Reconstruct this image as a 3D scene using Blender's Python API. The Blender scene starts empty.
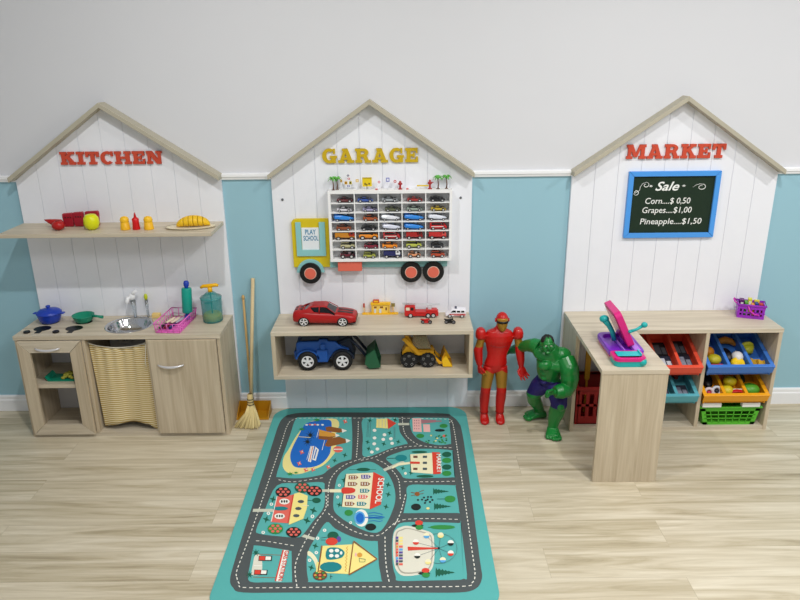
import bpy, bmesh, math, random
from mathutils import Matrix, Vector, Euler
S = bpy.context.scene
COL = S.collection
PI = math.pi
R = math.radians
random.seed(7)

# ------------------------------------------------------------------ camera
cam_d = bpy.data.cameras.new('camera'); cam = bpy.data.objects.new('camera', cam_d); COL.objects.link(cam)
cam_d.sensor_width = 36; cam_d.lens = 697.85/800*36; cam_d.clip_start = .05
_p, _yaw, _roll = .333, .0048, -.0115
_f = Vector((0, math.cos(_p), -math.sin(_p))); _u = Vector((0, math.sin(_p), math.cos(_p))); _r = Vector((1, 0, 0))
_r2 = _r*math.cos(_roll)+_u*math.sin(_roll); _u2 = _u*math.cos(_roll)-_r*math.sin(_roll)
_M = Matrix.Rotation(_yaw, 3, 'Z')
_r2, _u2, _f = _M@_r2, _M@_u2, _M@_f
cam.matrix_world = Matrix(((_r2.x, _u2.x, -_f.x, 0), (_r2.y, _u2.y, -_f.y, -3.1454), (_r2.z, _u2.z, -_f.z, 1.6532), (0, 0, 0, 1)))
S.camera = cam
# ------------------------------------------------------------------ world, lamps, exposure
w = bpy.data.worlds.new('world'); S.world = w; w.use_nodes = True
w.node_tree.nodes['Background'].inputs[0].default_value = (.88, .94, 1, 1)
w.node_tree.nodes['Background'].inputs[1].default_value = .37
def lamp(name, loc, size, power, color=(1, .985, .97), rot=(0, 0, 0), shape='DISK', sy=None):
    d = bpy.data.lights.new(name, 'AREA'); d.shape = shape; d.size = size; d.energy = power; d.color = color
    if sy: d.size_y = sy
    o = bpy.data.objects.new(name, d); COL.objects.link(o); o.location = loc; o.rotation_euler = rot
    return o
lamp('downlight', (-.70, -1.50, 2.66), .07, 21)
lamp('downlight', (1.10, -1.50, 2.66), .07, 20)
lamp('downlight', (2.85, -1.50, 2.66), .07, 30)
lamp('fill_panel', (1.1, -2.9, 2.66), 1.0, 46, (1, 1, 1), shape='RECTANGLE', sy=.8)  # added fill light brightening the front of the floor, no known ceiling fixture
S.view_settings.view_transform = 'Standard'; S.view_settings.look = 'None'
S.view_settings.gamma = 1; S.view_settings.use_curve_mapping = False
S.view_settings.exposure = 0.0

# ------------------------------------------------------------------ materials
def lin(c):
    if isinstance(c, str):
        c = c.lstrip('#'); c = [int(c[i:i+2], 16)/255 for i in (0, 2, 4)]
    return tuple((x/12.92 if x <= .04045 else ((x+.055)/1.055)**2.4) for x in c[:3])+(1,)
MATS = {}
def mat(col, rough=.45, metal=0, trans=0, name=None, noise=.04, nscale=60, alpha=1, ior=1.45, coat=0, emit=0):
    key = (col, rough, metal, trans, alpha, coat, noise)
    if key in MATS: return MATS[key]
    m = bpy.data.materials.new(name or 'paint'); m.use_nodes = True
    nt = m.node_tree; b = nt.nodes['Principled BSDF']
    b.inputs['Base Color'].default_value = lin(col); b.inputs['Roughness'].default_value = rough
    b.inputs['Metallic'].default_value = metal; b.inputs['Transmission Weight'].default_value = trans
    b.inputs['Alpha'].default_value = alpha; b.inputs['IOR'].default_value = ior; b.inputs['Coat Weight'].default_value = coat
    if noise:
        tc = nt.nodes.new('ShaderNodeTexCoord'); n = nt.nodes.new('ShaderNodeTexNoise'); n.inputs['Scale'].default_value = nscale
        mx = nt.nodes.new('ShaderNodeMix'); mx.data_type = 'RGBA'; mx.blend_type = 'MULTIPLY'; mx.inputs[0].default_value = 1
        rp = nt.nodes.new('ShaderNodeMapRange'); rp.inputs[3].default_value = 1-noise; rp.inputs[4].default_value = 1+noise*.5
        nt.links.new(tc.outputs['Object'], n.inputs['Vector']); nt.links.new(n.outputs['Fac'], rp.inputs[0])
        mx.inputs[6].default_value = lin(col); nt.links.new(rp.outputs[0], mx.inputs[7]); nt.links.new(mx.outputs[2], b.inputs['Base Color'])
    MATS[key] = m
    return m
def wood(name, c1, c2, axis, scale=1.0, rough=.5, fine=.35):
    m = bpy.data.materials.new(name); m.use_nodes = True; nt = m.node_tree; b = nt.nodes['Principled BSDF']
    tc = nt.nodes.new('ShaderNodeTexCoord'); mp = nt.nodes.new('ShaderNodeMapping')
    s = [38*scale]*3; s['xyz'.index(axis)] = 2.2*scale; mp.inputs['Scale'].default_value = s
    n = nt.nodes.new('ShaderNodeTexNoise'); n.inputs['Scale'].default_value = 1; n.inputs['Detail'].default_value = 5; n.inputs['Distortion'].default_value = .6
    mp2 = nt.nodes.new('ShaderNodeMapping'); s2 = [160*scale]*3; s2['xyz'.index(axis)] = 5*scale; mp2.inputs['Scale'].default_value = s2
    n2 = nt.nodes.new('ShaderNodeTexNoise'); n2.inputs['Scale'].default_value = 1; n2.inputs['Detail'].default_value = 2
    ad = nt.nodes.new('ShaderNodeMix'); ad.data_type = 'FLOAT'; ad.inputs[0].default_value = fine
    cr = nt.nodes.new('ShaderNodeValToRGB'); e = cr.color_ramp.elements
    e[0].position = .33; e[0].color = lin(c1); e[1].position = .68; e[1].color = lin(c2)
    L = nt.links.new
    L(tc.outputs['Object'], mp.inputs[0]); L(mp.outputs[0], n.inputs['Vector']); L(tc.outputs['Object'], mp2.inputs[0]); L(mp2.outputs[0], n2.inputs['Vector'])
    L(n.outputs['Fac'], ad.inputs[2]); L(n2.outputs['Fac'], ad.inputs[3]); L(ad.outputs[0], cr.inputs[0]); L(cr.outputs[0], b.inputs['Base Color'])
    b.inputs['Roughness'].default_value = rough
    return m
OAKX = wood('oak_laminate', '#b8ab94', '#d8cdb8', 'x'); OAKY = wood('oak_laminate', '#b8ab94', '#d8cdb8', 'y'); OAKZ = wood('oak_laminate', '#b3a389', '#cfc1a8', 'z')
ROOFM = mat('#b4ae9b', .55, noise=.06, nscale=25)
WHITEB = mat('#eceef4', .5, noise=.03, nscale=12)
WHITE = mat('#f0f0f0', .5, noise=0)
BLACK = mat('#0b0b0d', .45, noise=0); RUBBER = mat('#121214', .7, noise=.1)
CHROME = mat('#dedee2', .3, .5, noise=0)
GLASSD = mat('#14171c', .12, noise=0)
TRUCKTEAL = mat('#8cc7c8', .55)
YEL = mat('#f2b705', .35, noise=.02)
REDP = mat('#c61713', .3, coat=.3, noise=.02); REDW = mat('#cb4a31', .5)

# ------------------------------------------------------------------ mesh builder
class MB:
    def __init__(s, m=None): s.v = []; s.f = []; s.fm = []; s.sm = []; s.mats = []; s.T = Matrix.Identity(4); s.cur = 0; s.mat(m or WHITE)
    def mat(s, m):
        if m not in s.mats: s.mats.append(m)
        s.cur = s.mats.index(m); return s
    def xf(s, loc=(0, 0, 0), rot=(0, 0, 0), sc=(1, 1, 1)):
        s.T = Matrix.Translation(loc)@Euler(rot).to_matrix().to_4x4()@Matrix.Diagonal((*sc, 1)); return s
    def add(s, vs, fs, smooth=False):
        o = len(s.v); s.v += [tuple(s.T@Vector(v)) for v in vs]
        for f in fs: s.f.append([o+i for i in f]); s.fm.append(s.cur); s.sm.append(smooth)
        return s
    def box(s, x0, y0, z0, x1, y1, z1):
        return s.add([(x0, y0, z0), (x1, y0, z0), (x1, y1, z0), (x0, y1, z0), (x0, y0, z1), (x1, y0, z1), (x1, y1, z1), (x0, y1, z1)],
                     [(0, 3, 2, 1), (4, 5, 6, 7), (0, 1, 5, 4), (1, 2, 6, 5), (2, 3, 7, 6), (3, 0, 4, 7)])
    def prism(s, pts, a, b, ax='y'):
        """pts in the two other axes; extruded from a to b along ax."""
        def P(p, t): return (p[0], t, p[1]) if ax == 'y' else ((p[0], p[1], t) if ax == 'z' else (t, p[0], p[1]))
        n = len(pts); vs = [P(p, a) for p in pts]+[P(p, b) for p in pts]
        return s.add(vs, [tuple(range(n)), tuple(reversed(range(n, 2*n)))]+[(i, i+n, (i+1) % n+n, (i+1) % n) for i in range(n)])
    def flat(s, pts, z): return s.add([(x, y, z) for x, y in pts], [tuple(range(len(pts)))])
    def loft(s, rings, caps=True, smooth=True, closed=False):
        n = len(rings[0]); vs = [p for r in rings for p in r]; fs = []
        m = len(rings)
        for k in range(m if closed else m-1):
            k2 = (k+1) % m
            for i in range(n): fs.append((k*n+i, k*n+(i+1) % n, k2*n+(i+1) % n, k2*n+i))
        s.add(vs, fs, smooth)
        if caps and not closed: o = len(s.v)-len(vs); s.f += [list(range(o+n-1, o-1, -1)), list(range(o+(m-1)*n, o+m*n))]; s.fm += [s.cur]*2; s.sm += [False]*2
        return s
    def tube(s, pts, r, n=8, closed=False, caps=True):
        P = [Vector(p) for p in pts]; rr = r if isinstance(r, (list, tuple)) else [r]*len(P); rings = []
        up = Vector((0, 0, 1)); prev = None
        for i, p in enumerate(P):
            a = P[i-1] if (i or closed) else p; b = P[(i+1) % len(P)] if (i < len(P)-1 or closed) else p
            d = (b-a).normalized()
            if prev is None: x = d.cross(up if abs(d.z) < .9 else Vector((1, 0, 0))).normalized()
            else: x = (prev-d*prev.dot(d)).normalized()
            prev = x; y = d.cross(x)
            rings.append([tuple(p+x*rr[i]*math.cos(2*PI*k/n)+y*rr[i]*math.sin(2*PI*k/n)) for k in range(n)])
        return s.loft(rings, caps, True, closed)
    def cyl(s, p0, p1, r0, r1=None, n=20): return s.tube([p0, p1], [r0, r0 if r1 is None else r1], n)
    def lathe(s, prof, c=(0, 0, 0), n=24):
        rings = [[(c[0]+r*math.cos(2*PI*k/n), c[1]+r*math.sin(2*PI*k/n), c[2]+z) for k in range(n)] for r, z in prof]
        return s.loft(rings, False)
    def ell(s, c, rx, ry=None, rz=None, n=18, m=10):
        ry = rx if ry is None else ry; rz = rx if rz is None else rz
        rings = []
        for j in range(m+1):
            t = PI*j/m; q = max(math.sin(t), .001)
            rings.append([(c[0]+rx*q*math.cos(2*PI*k/n), c[1]+ry*q*math.sin(2*PI*k/n), c[2]-rz*math.cos(t)) for k in range(n)])
        return s.loft(rings, True)
    def text(s, txt, size, depth=.001, shear=0, bold=0, spacing=1):
        cu = bpy.data.curves.new('t', 'FONT'); cu.body = txt; cu.size = size; cu.extrude = depth/2; cu.shear = shear; cu.offset = bold; cu.resolution_u = 3; cu.space_character = spacing
        o = bpy.data.objects.new('t', cu); COL.objects.link(o); dg = bpy.context.evaluated_depsgraph_get()
        me = bpy.data.meshes.new_from_object(o.evaluated_get(dg)); bpy.data.objects.remove(o); bpy.data.curves.remove(cu)
        xs = [v.co.x for v in me.vertices] or [0]
        s.add([tuple(v.co) for v in me.vertices], [tuple(p.vertices) for p in me.polygons]); wd = (min(xs), max(xs)); bpy.data.meshes.remove(me)
        return wd
    def build(s, name, parent=None, bevel=0, loc=None, seg=2, recalc=True):
        me = bpy.data.meshes.new(name); me.from_pydata(s.v, [], s.f)
        for m in s.mats: me.materials.append(m)
        for p, mi, sm in zip(me.polygons, s.fm, s.sm): p.material_index = mi; p.use_smooth = sm
        if recalc:
            b = bmesh.new(); b.from_mesh(me); bmesh.ops.recalc_face_normals(b, faces=b.faces); b.to_mesh(me); b.free()
        o = bpy.data.objects.new(name, me); COL.objects.link(o)
        if loc: o.location = loc
        if parent: o.parent = parent
        if bevel:
            bv = o.modifiers.new('bevel', 'BEVEL'); bv.width = bevel; bv.segments = seg; bv.limit_method = 'ANGLE'; bv.angle_limit = R(40)
        return o
def tag(o, label, cat, group=None):
    o['label'] = label; o['category'] = cat
    if group: o['group'] = group
    return o
def thing(name, label, cat, loc=(0, 0, 0), rz=0, group=None, rot=None):
    o = bpy.data.objects.new(name, None); o.empty_display_size = .05; COL.objects.link(o); o.location = loc; o.rotation_euler = rot or (0, 0, rz)
    return tag(o, label, cat, group)
def struct(name, mb, bevel=0):
    o = mb.build(name, bevel=bevel); o['kind'] = 'structure'; return o

# ------------------------------------------------------------------ the room
wl = mat('#d8d9dd', .6, noise=.02, nscale=3); bl = mat('#98c2d0', .5, noise=.03, nscale=3)
b = MB(wl); b.box(-3.2, 0, 1.165, 3.2, .08, 2.7); b.mat(bl); b.box(-3.2, 0, 0, 3.2, .08, 1.165); struct('wall_back', b)
b = MB(mat('#f2f2f2', .8, noise=0)); b.box(-3.2, -4.2, 2.7, 3.2, .08, 2.75); struct('ceiling', b)
# plank floor
m = bpy.data.materials.new('vinyl_planks'); m.use_nodes = True; nt = m.node_tree; pb = nt.nodes['Principled BSDF']; L = nt.links.new
tc = nt.nodes.new('ShaderNodeTexCoord'); mp = nt.nodes.new('ShaderNodeMapping'); mp.inputs['Location'].default_value = (.28, .02, 0)
br = nt.nodes.new('ShaderNodeTexBrick'); br.offset = .37; br.inputs['Scale'].default_value = 1; br.inputs['Mortar Size'].default_value = .0007; br.inputs['Mortar Smooth'].default_value = .3
br.inputs['Brick Width'].default_value = 1.22; br.inputs['Row Height'].default_value = .152; br.inputs['Color1'].default_value = (0, 0, 0, 1); br.inputs['Color2'].default_value = (1, 1, 1, 1); br.inputs['Mortar'].default_value = (.35, .35, .35, 1)
br.inputs['Bias'].default_value = 0
L(tc.outputs['Object'], mp.inputs[0]); L(mp.outputs[0], br.inputs['Vector'])
cmb = nt.nodes.new('ShaderNodeVectorMath'); cmb.operation = 'MULTIPLY_ADD'; cmb.inputs[1].default_value = (3.1, 5.3, 9)
L(br.outputs['Color'], cmb.inputs[0]); L(tc.outputs['Object'], cmb.inputs[2])
mp2 = nt.nodes.new('ShaderNodeMapping'); mp2.inputs['Scale'].default_value = (1.5, 19, 1)
L(cmb.outputs[0], mp2.inputs[0])
n1 = nt.nodes.new('ShaderNodeTexNoise'); n1.inputs['Scale'].default_value = 1; n1.inputs['Detail'].default_value = 8; n1.inputs['Roughness'].default_value = .62; n1.inputs['Distortion'].default_value = 1.1
L(mp2.outputs[0], n1.inputs['Vector'])
mp3 = nt.nodes.new('ShaderNodeMapping'); mp3.inputs['Scale'].default_value = (3, 75, 1); L(cmb.outputs[0], mp3.inputs[0])
n2 = nt.nodes.new('ShaderNodeTexNoise'); n2.inputs['Scale'].default_value = 1; n2.inputs['Detail'].default_value = 4; L(mp3.outputs[0], n2.inputs['Vector'])
mixf = nt.nodes.new('ShaderNodeMix'); mixf.data_type = 'FLOAT'; mixf.inputs[0].default_value = .22; L(n1.outputs['Fac'], mixf.inputs[2]); L(n2.outputs['Fac'], mixf.inputs[3])
pl = nt.nodes.new('ShaderNodeMath'); pl.operation = 'MULTIPLY_ADD'; pl.inputs[1].default_value = .06; L(br.outputs['Color'], pl.inputs[0]); L(mixf.outputs[0], pl.inputs[2])
cr = nt.nodes.new('ShaderNodeValToRGB'); e = cr.color_ramp.elements
e[0].position = .34; e[0].color = lin('#998c71'); e[1].position = .70; e[1].color = lin('#dad1bc')
q = e.new(.46); q.color = lin('#b8ac91'); q = e.new(.56); q.color = lin('#c8bda5')
L(pl.outputs[0], cr.inputs[0])
mo = nt.nodes.new('ShaderNodeMix'); mo.data_type = 'RGBA'; mo.inputs[7].default_value = lin('#8d8068'); mfm = nt.nodes.new('ShaderNodeMath'); mfm.operation = 'MULTIPLY'; mfm.inputs[1].default_value = .5
L(br.outputs['Fac'], mfm.inputs[0]); L(mfm.outputs[0], mo.inputs[0]); L(cr.outputs[0], mo.inputs[6]); L(mo.outputs[2], pb.inputs['Base Color'])
pb.inputs['Roughness'].default_value = .42
b = MB(m); b.box(-3.2, -4.2, -.05, 3.2, .08, 0); struct('floor', b)
# dado rail and baseboard between the house panels
SEG = [(-3.2, -1.733), (-.811, -.5876), (.3152, .760), (1.680, 3.2)]
tr = mat('#f1f2f4', .4, noise=0)
for i, (x0, x1) in enumerate(SEG):
    b = MB(tr); b.prism([(0, 1.146), (-.010, 1.148), (-.013, 1.158), (-.017, 1.161), (-.017, 1.172), (0, 1.176)], x0, x1, 'x'); struct('trim_%d' % (i+1), b)
    b = MB(tr); b.prism([(0, 0), (-.013, 0), (-.013, .058), (-.0095, .064), (-.0095, .078), (-.006, .084), (0, .084)], x0, x1, 'x'); struct('baseboard_back_%d' % (i+1), b)

# ------------------------------------------------------------------ house shaped panels
def house(label, x0, x1, ax=0):
    cx = (x0+x1)/2; hw = (x1-x0)/2; zt = 1.469; ze = 1.156; ang = math.atan2(zt-ze, hw)
    t = thing('house_panel', label, 'wall panel', (cx, 0, 0), group=None)
    top = lambda x: zt-(zt-ze)*((x-ax)/(hw-ax) if x > ax else (ax-x)/(hw+ax))
    b = MB(WHITEB); n = 9; pw = 2*hw/n
    for k in range(n):
        a = -hw+k*pw; c = a+pw; g = .0010
        pts = [(a+g, .002), (c-g, .002), (c-g, top(c))]+([(ax, zt)] if a < ax < c else [])+[(a+g, top(a))]
        b.prism(pts, -.0155, -.0125)
    b.prism([(-hw, .002), (hw, .002), (hw, ze), (ax, zt), (-hw, ze)], -.0125, -.0004)
    b.build('board', t, bevel=.0004, seg=1)
    th = .0175/math.cos(ang)
    for s in (-1, 1):
        b = MB(ROOFM); e = hw+.004
        b.prism([(ax, zt), (s*e, ze-.002), (s*e, ze-.002+th), (ax, zt+th)], -.072, -.0004)
        b.build('roof_board', t, bevel=.001, seg=1)
    return t
KX, GX, MX = -1.272, -.1362, 1.220
house('white planked house shaped panel behind the toy kitchen, beige roof edge', -1.7326, -.811, -.018)
house('white planked house shaped panel behind the toy garage, beige roof edge', -.5876, .3152)
house('white planked house shaped panel behind the toy market, beige roof edge', .760, 1.680)

# ------------------------------------------------------------------ slab serif letters (unit height), union of overlapping plates
def arc(cx, cy, rx, ry, t, a0, a1, n=14, ty=None):
    ty = ty or t; o = []
    for k in range(n+1):
        a = R(a0+(a1-a0)*k/n); o.append((cx+rx*math.cos(a), cy+ry*math.sin(a)))
    for k in range(n, -1, -1):
        a = R(a0+(a1-a0)*k/n); o.append((cx+(rx-t)*math.cos(a), cy+(ry-ty)*math.sin(a)))
    return o
rc = lambda x0, y0, x1, y1: [(x0, y0), (x1, y0), (x1, y1), (x0, y1)]
GL = {
 'I': (.56, [rc(.14, 0, .42, 1), rc(0, 0, .56, .2), rc(0, .8, .56, 1)]),
 'K': (1.08, [rc(.1, 0, .38, 1), rc(0, 0, .48, .19), rc(0, .81, .48, 1), [(.34, .40), (.34, .62), (.68, .95), (.98, .95), (.56, .52)], [(.42, .55), (.66, .62), (1.02, .1), (.72, .1)], rc(.58, .81, 1.03, 1), rc(.60, 0, 1.08, .19)]),
 'T': (.95, [rc(.335, 0, .615, 1), rc(.2, 0, .75, .19), rc(0, .8, .95, 1), [(0, .58), (.17, .58), (.24, .85), (0, .85)], [(.95, .58), (.78, .58), (.71, .85), (.95, .85)]]),
 'C': (.92, [arc(.48, .5, .48, .52, .28, 52, 312, 20, .2), rc(.74, .62, .9, 1)]),
 'H': (1.16, [rc(.1, 0, .38, 1), rc(.78, 0, 1.06, 1), rc(.3, .41, .85, .59), rc(0, 0, .48, .19), rc(0, .81, .48, 1), rc(.68, 0, 1.16, .19), rc(.68, .81, 1.16, 1)]),
 'E': (.92, [rc(.1, 0, .38, 1), rc(0, 0, .9, .2), rc(0, .8, .88, 1), rc(.3, .42, .62, .58), rc(.56, .33, .68, .67), [(.9, .0), (.9, .4), (.78, .4), (.7, .1)], [(.88, 1), (.88, .64), (.76, .64), (.68, .9)]]),
 'N': (1.12, [rc(.08, 0, .3, 1), rc(.8, 0, 1.02, 1), [(.06, 1), (.42, 1), (1.02, 0), (.72, 0)], rc(0, 0, .42, .19), rc(0, .81, .36, 1), rc(.68, .81, 1.12, 1)]),
 'G': (1.02, [arc(.5, .5, .5, .52, .29, 52, 330, 22, .2), rc(.78, .64, .92, 1), rc(.7, 0, .96, .46), rc(.54, .34, 1.04, .5)]),
 'A': (1.12, [[(.1, .05), (.34, .05), (.62, .92), (.42, 1)], [(.42, 1), (.68, 1), (1.04, .05), (.74, .05)], rc(.28, .22, .8, .38), rc(0, 0, .44, .18), rc(.62, 0, 1.12, .18), rc(.3, .84, .64, 1)]),
 'R': (1.08, [rc(.1, 0, .38, 1), rc(0, 0, .48, .19), rc(0, .81, .56, 1), arc(.54, .71, .39, .29, .26, -90, 90, 12, .17), rc(.3, .42, .56, .59), [(.5, .5), (.8, .5), (.98, .1), (.68, .1)], rc(.66, 0, 1.08, .18)]),
 'M': (1.36, [rc(.1, 0, .32, 1), rc(1.0, 0, 1.28, 1), [(.06, 1), (.42, 1), (.78, .12), (.56, .12)], [(.9, 1), (1.1, 1), (.76, .12), (.58, .12)], rc(0, 0, .44, .19), rc(0, .81, .4, 1), rc(.9, .81, 1.36, 1), rc(.88, 0, 1.38, .19)])}
def word(txt, x0, x1, z0, h, m, where, colour):
    gap = .10; tot = sum(GL[c][0] for c in txt)+gap*(len(txt)-1); k = (x1-x0)/tot; x = x0
    ordi = ['first', 'second', 'third', 'fourth', 'fifth', 'sixth', 'seventh']; seen = {}
    for i, c in enumerate(txt):
        wd, polys = GL[c]; b = MB(m)
        for j, p in enumerate(polys):
            b.prism([((u-wd/2)*k, v*h) for u, v in p], -.0095-.0002*j, -.0001*j)
        o = b.build('sign_letter', None, loc=(x+wd*k/2, -.0157, z0))
        seen[c] = seen.get(c, 0)+1
        extra = '' if txt.count(c) == 1 else (' before the letter %s' % txt[i+1] if i+1 < len(txt) else ' at the end')
        tag(o, '%s wooden letter %s of the %s sign%s, %s from left' % (colour, c, where, extra, ordi[i]), 'letter', 'letters of the %s sign' % where)
        x += (wd+gap)*k
word('KITCHEN', -1.512, -1.060, 1.224, .056, REDW, 'KITCHEN', 'red')
word('GARAGE', -.352, .073, 1.219, .062, mat('#c9a90c', .5), 'GARAGE', 'mustard yellow')
word('MARKET', .992, 1.428, 1.223, .062, REDW, 'MARKET', 'red')
for x, s in ((-.541, 'left'), (.264, 'right')):
    b = MB(mat('#6d7076', .35, .8, noise=0)); b.lathe([(0.0001, -.003), (.0055, -.003), (.0055, .001)], n=12)
    o = b.build('screw', loc=(x, -.0165, 1.057)); o.rotation_euler = (R(-90), 0, 0); tag(o, 'small grey screw head in the garage panel, %s of the truck shelf' % s, 'screw', 'screws')
# ================================================================== KITCHEN
def plate_with_hole(b, x0, y0, x1, y1, z0, z1, cx, cy, r, n=48):
    outer = []; inner = []
    for k in range(n):
        a = 2*PI*k/n; dx, dy = math.cos(a), math.sin(a)
        t = min([(x1-cx)/dx if dx > 1e-9 else 1e9, (x0-cx)/dx if dx < -1e-9 else 1e9, (y1-cy)/dy if dy > 1e-9 else 1e9, (y0-cy)/dy if dy < -1e-9 else 1e9])
        outer.append([cx+dx*t, cy+dy*t]); inner.append((cx+dx*r, cy+dy*r))
    for qx, qy in ((x0, y0), (x1, y0), (x1, y1), (x0, y1)):
        i = min(range(n), key=lambda i: (outer[i][0]-qx)**2+(outer[i][1]-qy)**2); outer[i] = [qx, qy]
    vs = [(x, y, z) for z in (z1, z0) for x, y in outer]+[(x, y, z) for z in (z1, z0) for x, y in inner]
    fs = []
    for k in range(n):
        j = (k+1) % n
        fs += [(k, j, 2*n+j, 2*n+k), (n+k, 3*n+k, 3*n+j, n+j), (k, n+k, n+j, j), (2*n+k, 2*n+j, 3*n+j, 3*n+k)]
    b.add(vs, fs)
def handle(parent, x0, x1, y, z, drop=.006, r=.0046):
    b = MB(CHROME); n = 12
    b.tube([(x0+(x1-x0)*k/n, y-.016*math.sin(PI*k/n)**.6, z-drop*math.sin(PI*k/n)) for k in range(n+1)], [r*(.8+.6*math.sin(PI*k/n)) for k in range(n+1)], 8)
    return b.build('handle', parent)
K = thing('kitchen_cabinet', 'light oak toy kitchen cabinet with stove burners, round sink and two doors', 'cabinet', (KX, 0, 0))
yb = -.017; D = .268; X = lambda x: x-KX
for x in (-1.735, -.8325): b = MB(OAKZ); b.box(X(x), -D, 0, X(x)+.0155, yb, .487); b.build('side_panel', K, bevel=.0008, seg=1)
for x in (-1.436, -1.150): b = MB(OAKZ); b.box(X(x), -D, .018, X(x)+.0135, yb, .487); b.build('divider', K, bevel=.0008, seg=1)
b = MB(OAKX); b.box(X(-1.7193), -D+.002, .0, X(-.8327), yb, .018); b.build('bottom_panel', K, bevel=.0008, seg=1)
b = MB(OAKX); plate_with_hole(b, X(-1.737), -.272, X(-.815), yb, .487, .5055, X(-1.265), -.140, .097); b.build('worktop', K)
b = MB(mat('#d4d5da', .08, 1, noise=.02)); b.lathe([(.108, .5058), (.106, .5085), (.099, .5075), (.094, .500), (.088, .475), (.070, .452), (.03, .446), (.012, .446), (.0001, .4462)], (X(-1.265), -.140, 0), 40)
sk = b.build('sink', K); sm_ = sk.data.materials[0].copy(); sk.data.materials[0] = sm_; nt = sm_.node_tree; vo = nt.nodes.new('ShaderNodeTexVoronoi'); vo.inputs['Scale'].default_value = 38; vo.feature = 'SMOOTH_F1'; bu = nt.nodes.new('ShaderNodeBump'); bu.inputs['Strength'].default_value = .12; bu.inputs['Distance'].default_value = .002; nt.links.new(vo.outputs['Distance'], bu.inputs['Height']); nt.links.new(bu.outputs[0], nt.nodes['Principled BSDF'].inputs['Normal']); b = MB(mat('#3c3d42', .3, 1, noise=0)); b.lathe([(.0001, .4475), (.013, .4475), (.015, .4465)], (X(-1.265), -.140, 0), 16); b.build('drain', sk)
# oven door: a mitred frame round an open window
x0, x1, z0, z1 = -1.7185, -1.437, .018, .483; ox0, ox1, oz0, oz1 = -1.668, -1.489, .067, .430
dr = MB(OAKZ).build('door', K)
def mit(name, pts, m):
    b = MB(m); b.prism([(X(p[0]), p[1]) for p in pts], -D-.0165, -D-.0005); return b
b = MB(OAKZ); g = .0006
for pts, mm in (([(x0, z0), (ox0, oz0), (ox0, oz1), (x0, z1)], OAKZ), ([(x1, z0), (x1, z1), (ox1, oz1), (ox1, oz0)], OAKZ), ([(x0, z1), (ox0, oz1), (ox1, oz1), (x1, z1)], OAKX), ([(x0, z0), (x1, z0), (ox1, oz0), (ox0, oz0)], OAKX)):
    cxm = sum(p[0] for p in pts)/4; czm = sum(p[1] for p in pts)/4
    b.mat(mm); b.prism([(X(p[0]+(cxm-p[0])*.006), p[1]+(czm-p[1])*.006) for p in pts], -D-.0165, -D-.0005)
bpy.data.objects.remove(dr); dr = b.build('door', K, bevel=.0006, seg=1)
handle(dr, X(-1.640), X(-1.530), -D-.0165, .452)
b = MB(OAKX); b.box(X(-1.7193), -D+.004, .247, X(-1.4367), yb, .265); b.build('shelf', K)
b = MB(OAKZ); b.box(X(-1.1355), -D-.0165, .020, X(-.834), -D-.0005, .484); d2 = b.build('door', K, bevel=.0008, seg=1)
handle(d2, X(-1.102), X(-.987), -D-.0165, .366)
# stove graphics
def disc(mb, cx, cy, rx, ry, z0, z1, n=24): mb.prism([(cx+rx*math.cos(2*PI*k/n), cy+ry*math.sin(2*PI*k/n)) for k in range(n)], z0, z1, 'z')
for (bx, by, tab) in ((-1.648, -.178, 1), (-1.503, -.178, 1), (-1.652, -.095, 0), (-1.493, -.095, 0)):
    b = MB(BLACK); disc(b, X(bx), by, .038, .032, .5056, .5072)
    if tab: b.box(X(bx)-.010, by-.058, .5056, X(bx)+.014, by-.025, .5070)
    b.build('burner', K)
for bx, by in ((-1.694, -.228), (-1.563, -.228)):
    b = MB(BLACK); disc(b, X(bx), by, .0145, .014, .5056, .514); b.build('knob', K, bevel=.002)
# faucet and little lime tap on the worktop
tp = MB(mat('#eef0f2', .2, noise=0)); t = thing('toy_faucet', 'white plastic toy faucet on a clear stem behind the sink', 'faucet', (-1.272, -.040, .5056))
CLR = mat('#dfe6ea', .08, 0, .85, noise=0)
b = MB(CLR); b.tube([(0, 0, 0), (.001, 0, .04), (-.002, 0, .085)], [.0075, .009, .012], 12); b.build('stem', t)
b = tp; b.ell((-.004, 0, .103), .016, .014, .018); b.tube([(-.008, 0, .10), (-.018, -.016, .10), (-.020, -.024, .088), (-.020, -.026, .076)], [.010, .010, .009, .008], 10); b.tube([(0, 0, .112), (.008, -.004, .124), (.022, -.006, .134)], [.009, .008, .006], 8); b.build('spout', t)
t = thing('toy_tap', 'tiny lime green tap knob on a clear stem right of the white faucet', 'tap', (-1.213, -.034, .5056))
b = MB(CLR); b.cyl((0, 0, 0), (0, 0, .085), .006, .0075, 12); b.build('stem', t)
b = MB(mat('#c3cf24', .35)); b.ell((0, 0, .100), .0085, .0085, .016, 12, 8); b.build('knob', t)
b = MB(mat('#f0cf83', .9, noise=.12, nscale=300)); b.box(-.019, -.012, 0, .019, .012, .022); o = b.build('sponge', loc=(-1.170, -.045, .5056), bevel=.004); tag(o, 'small pale yellow sponge on the worktop between sink and pink rack', 'sponge')
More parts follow.
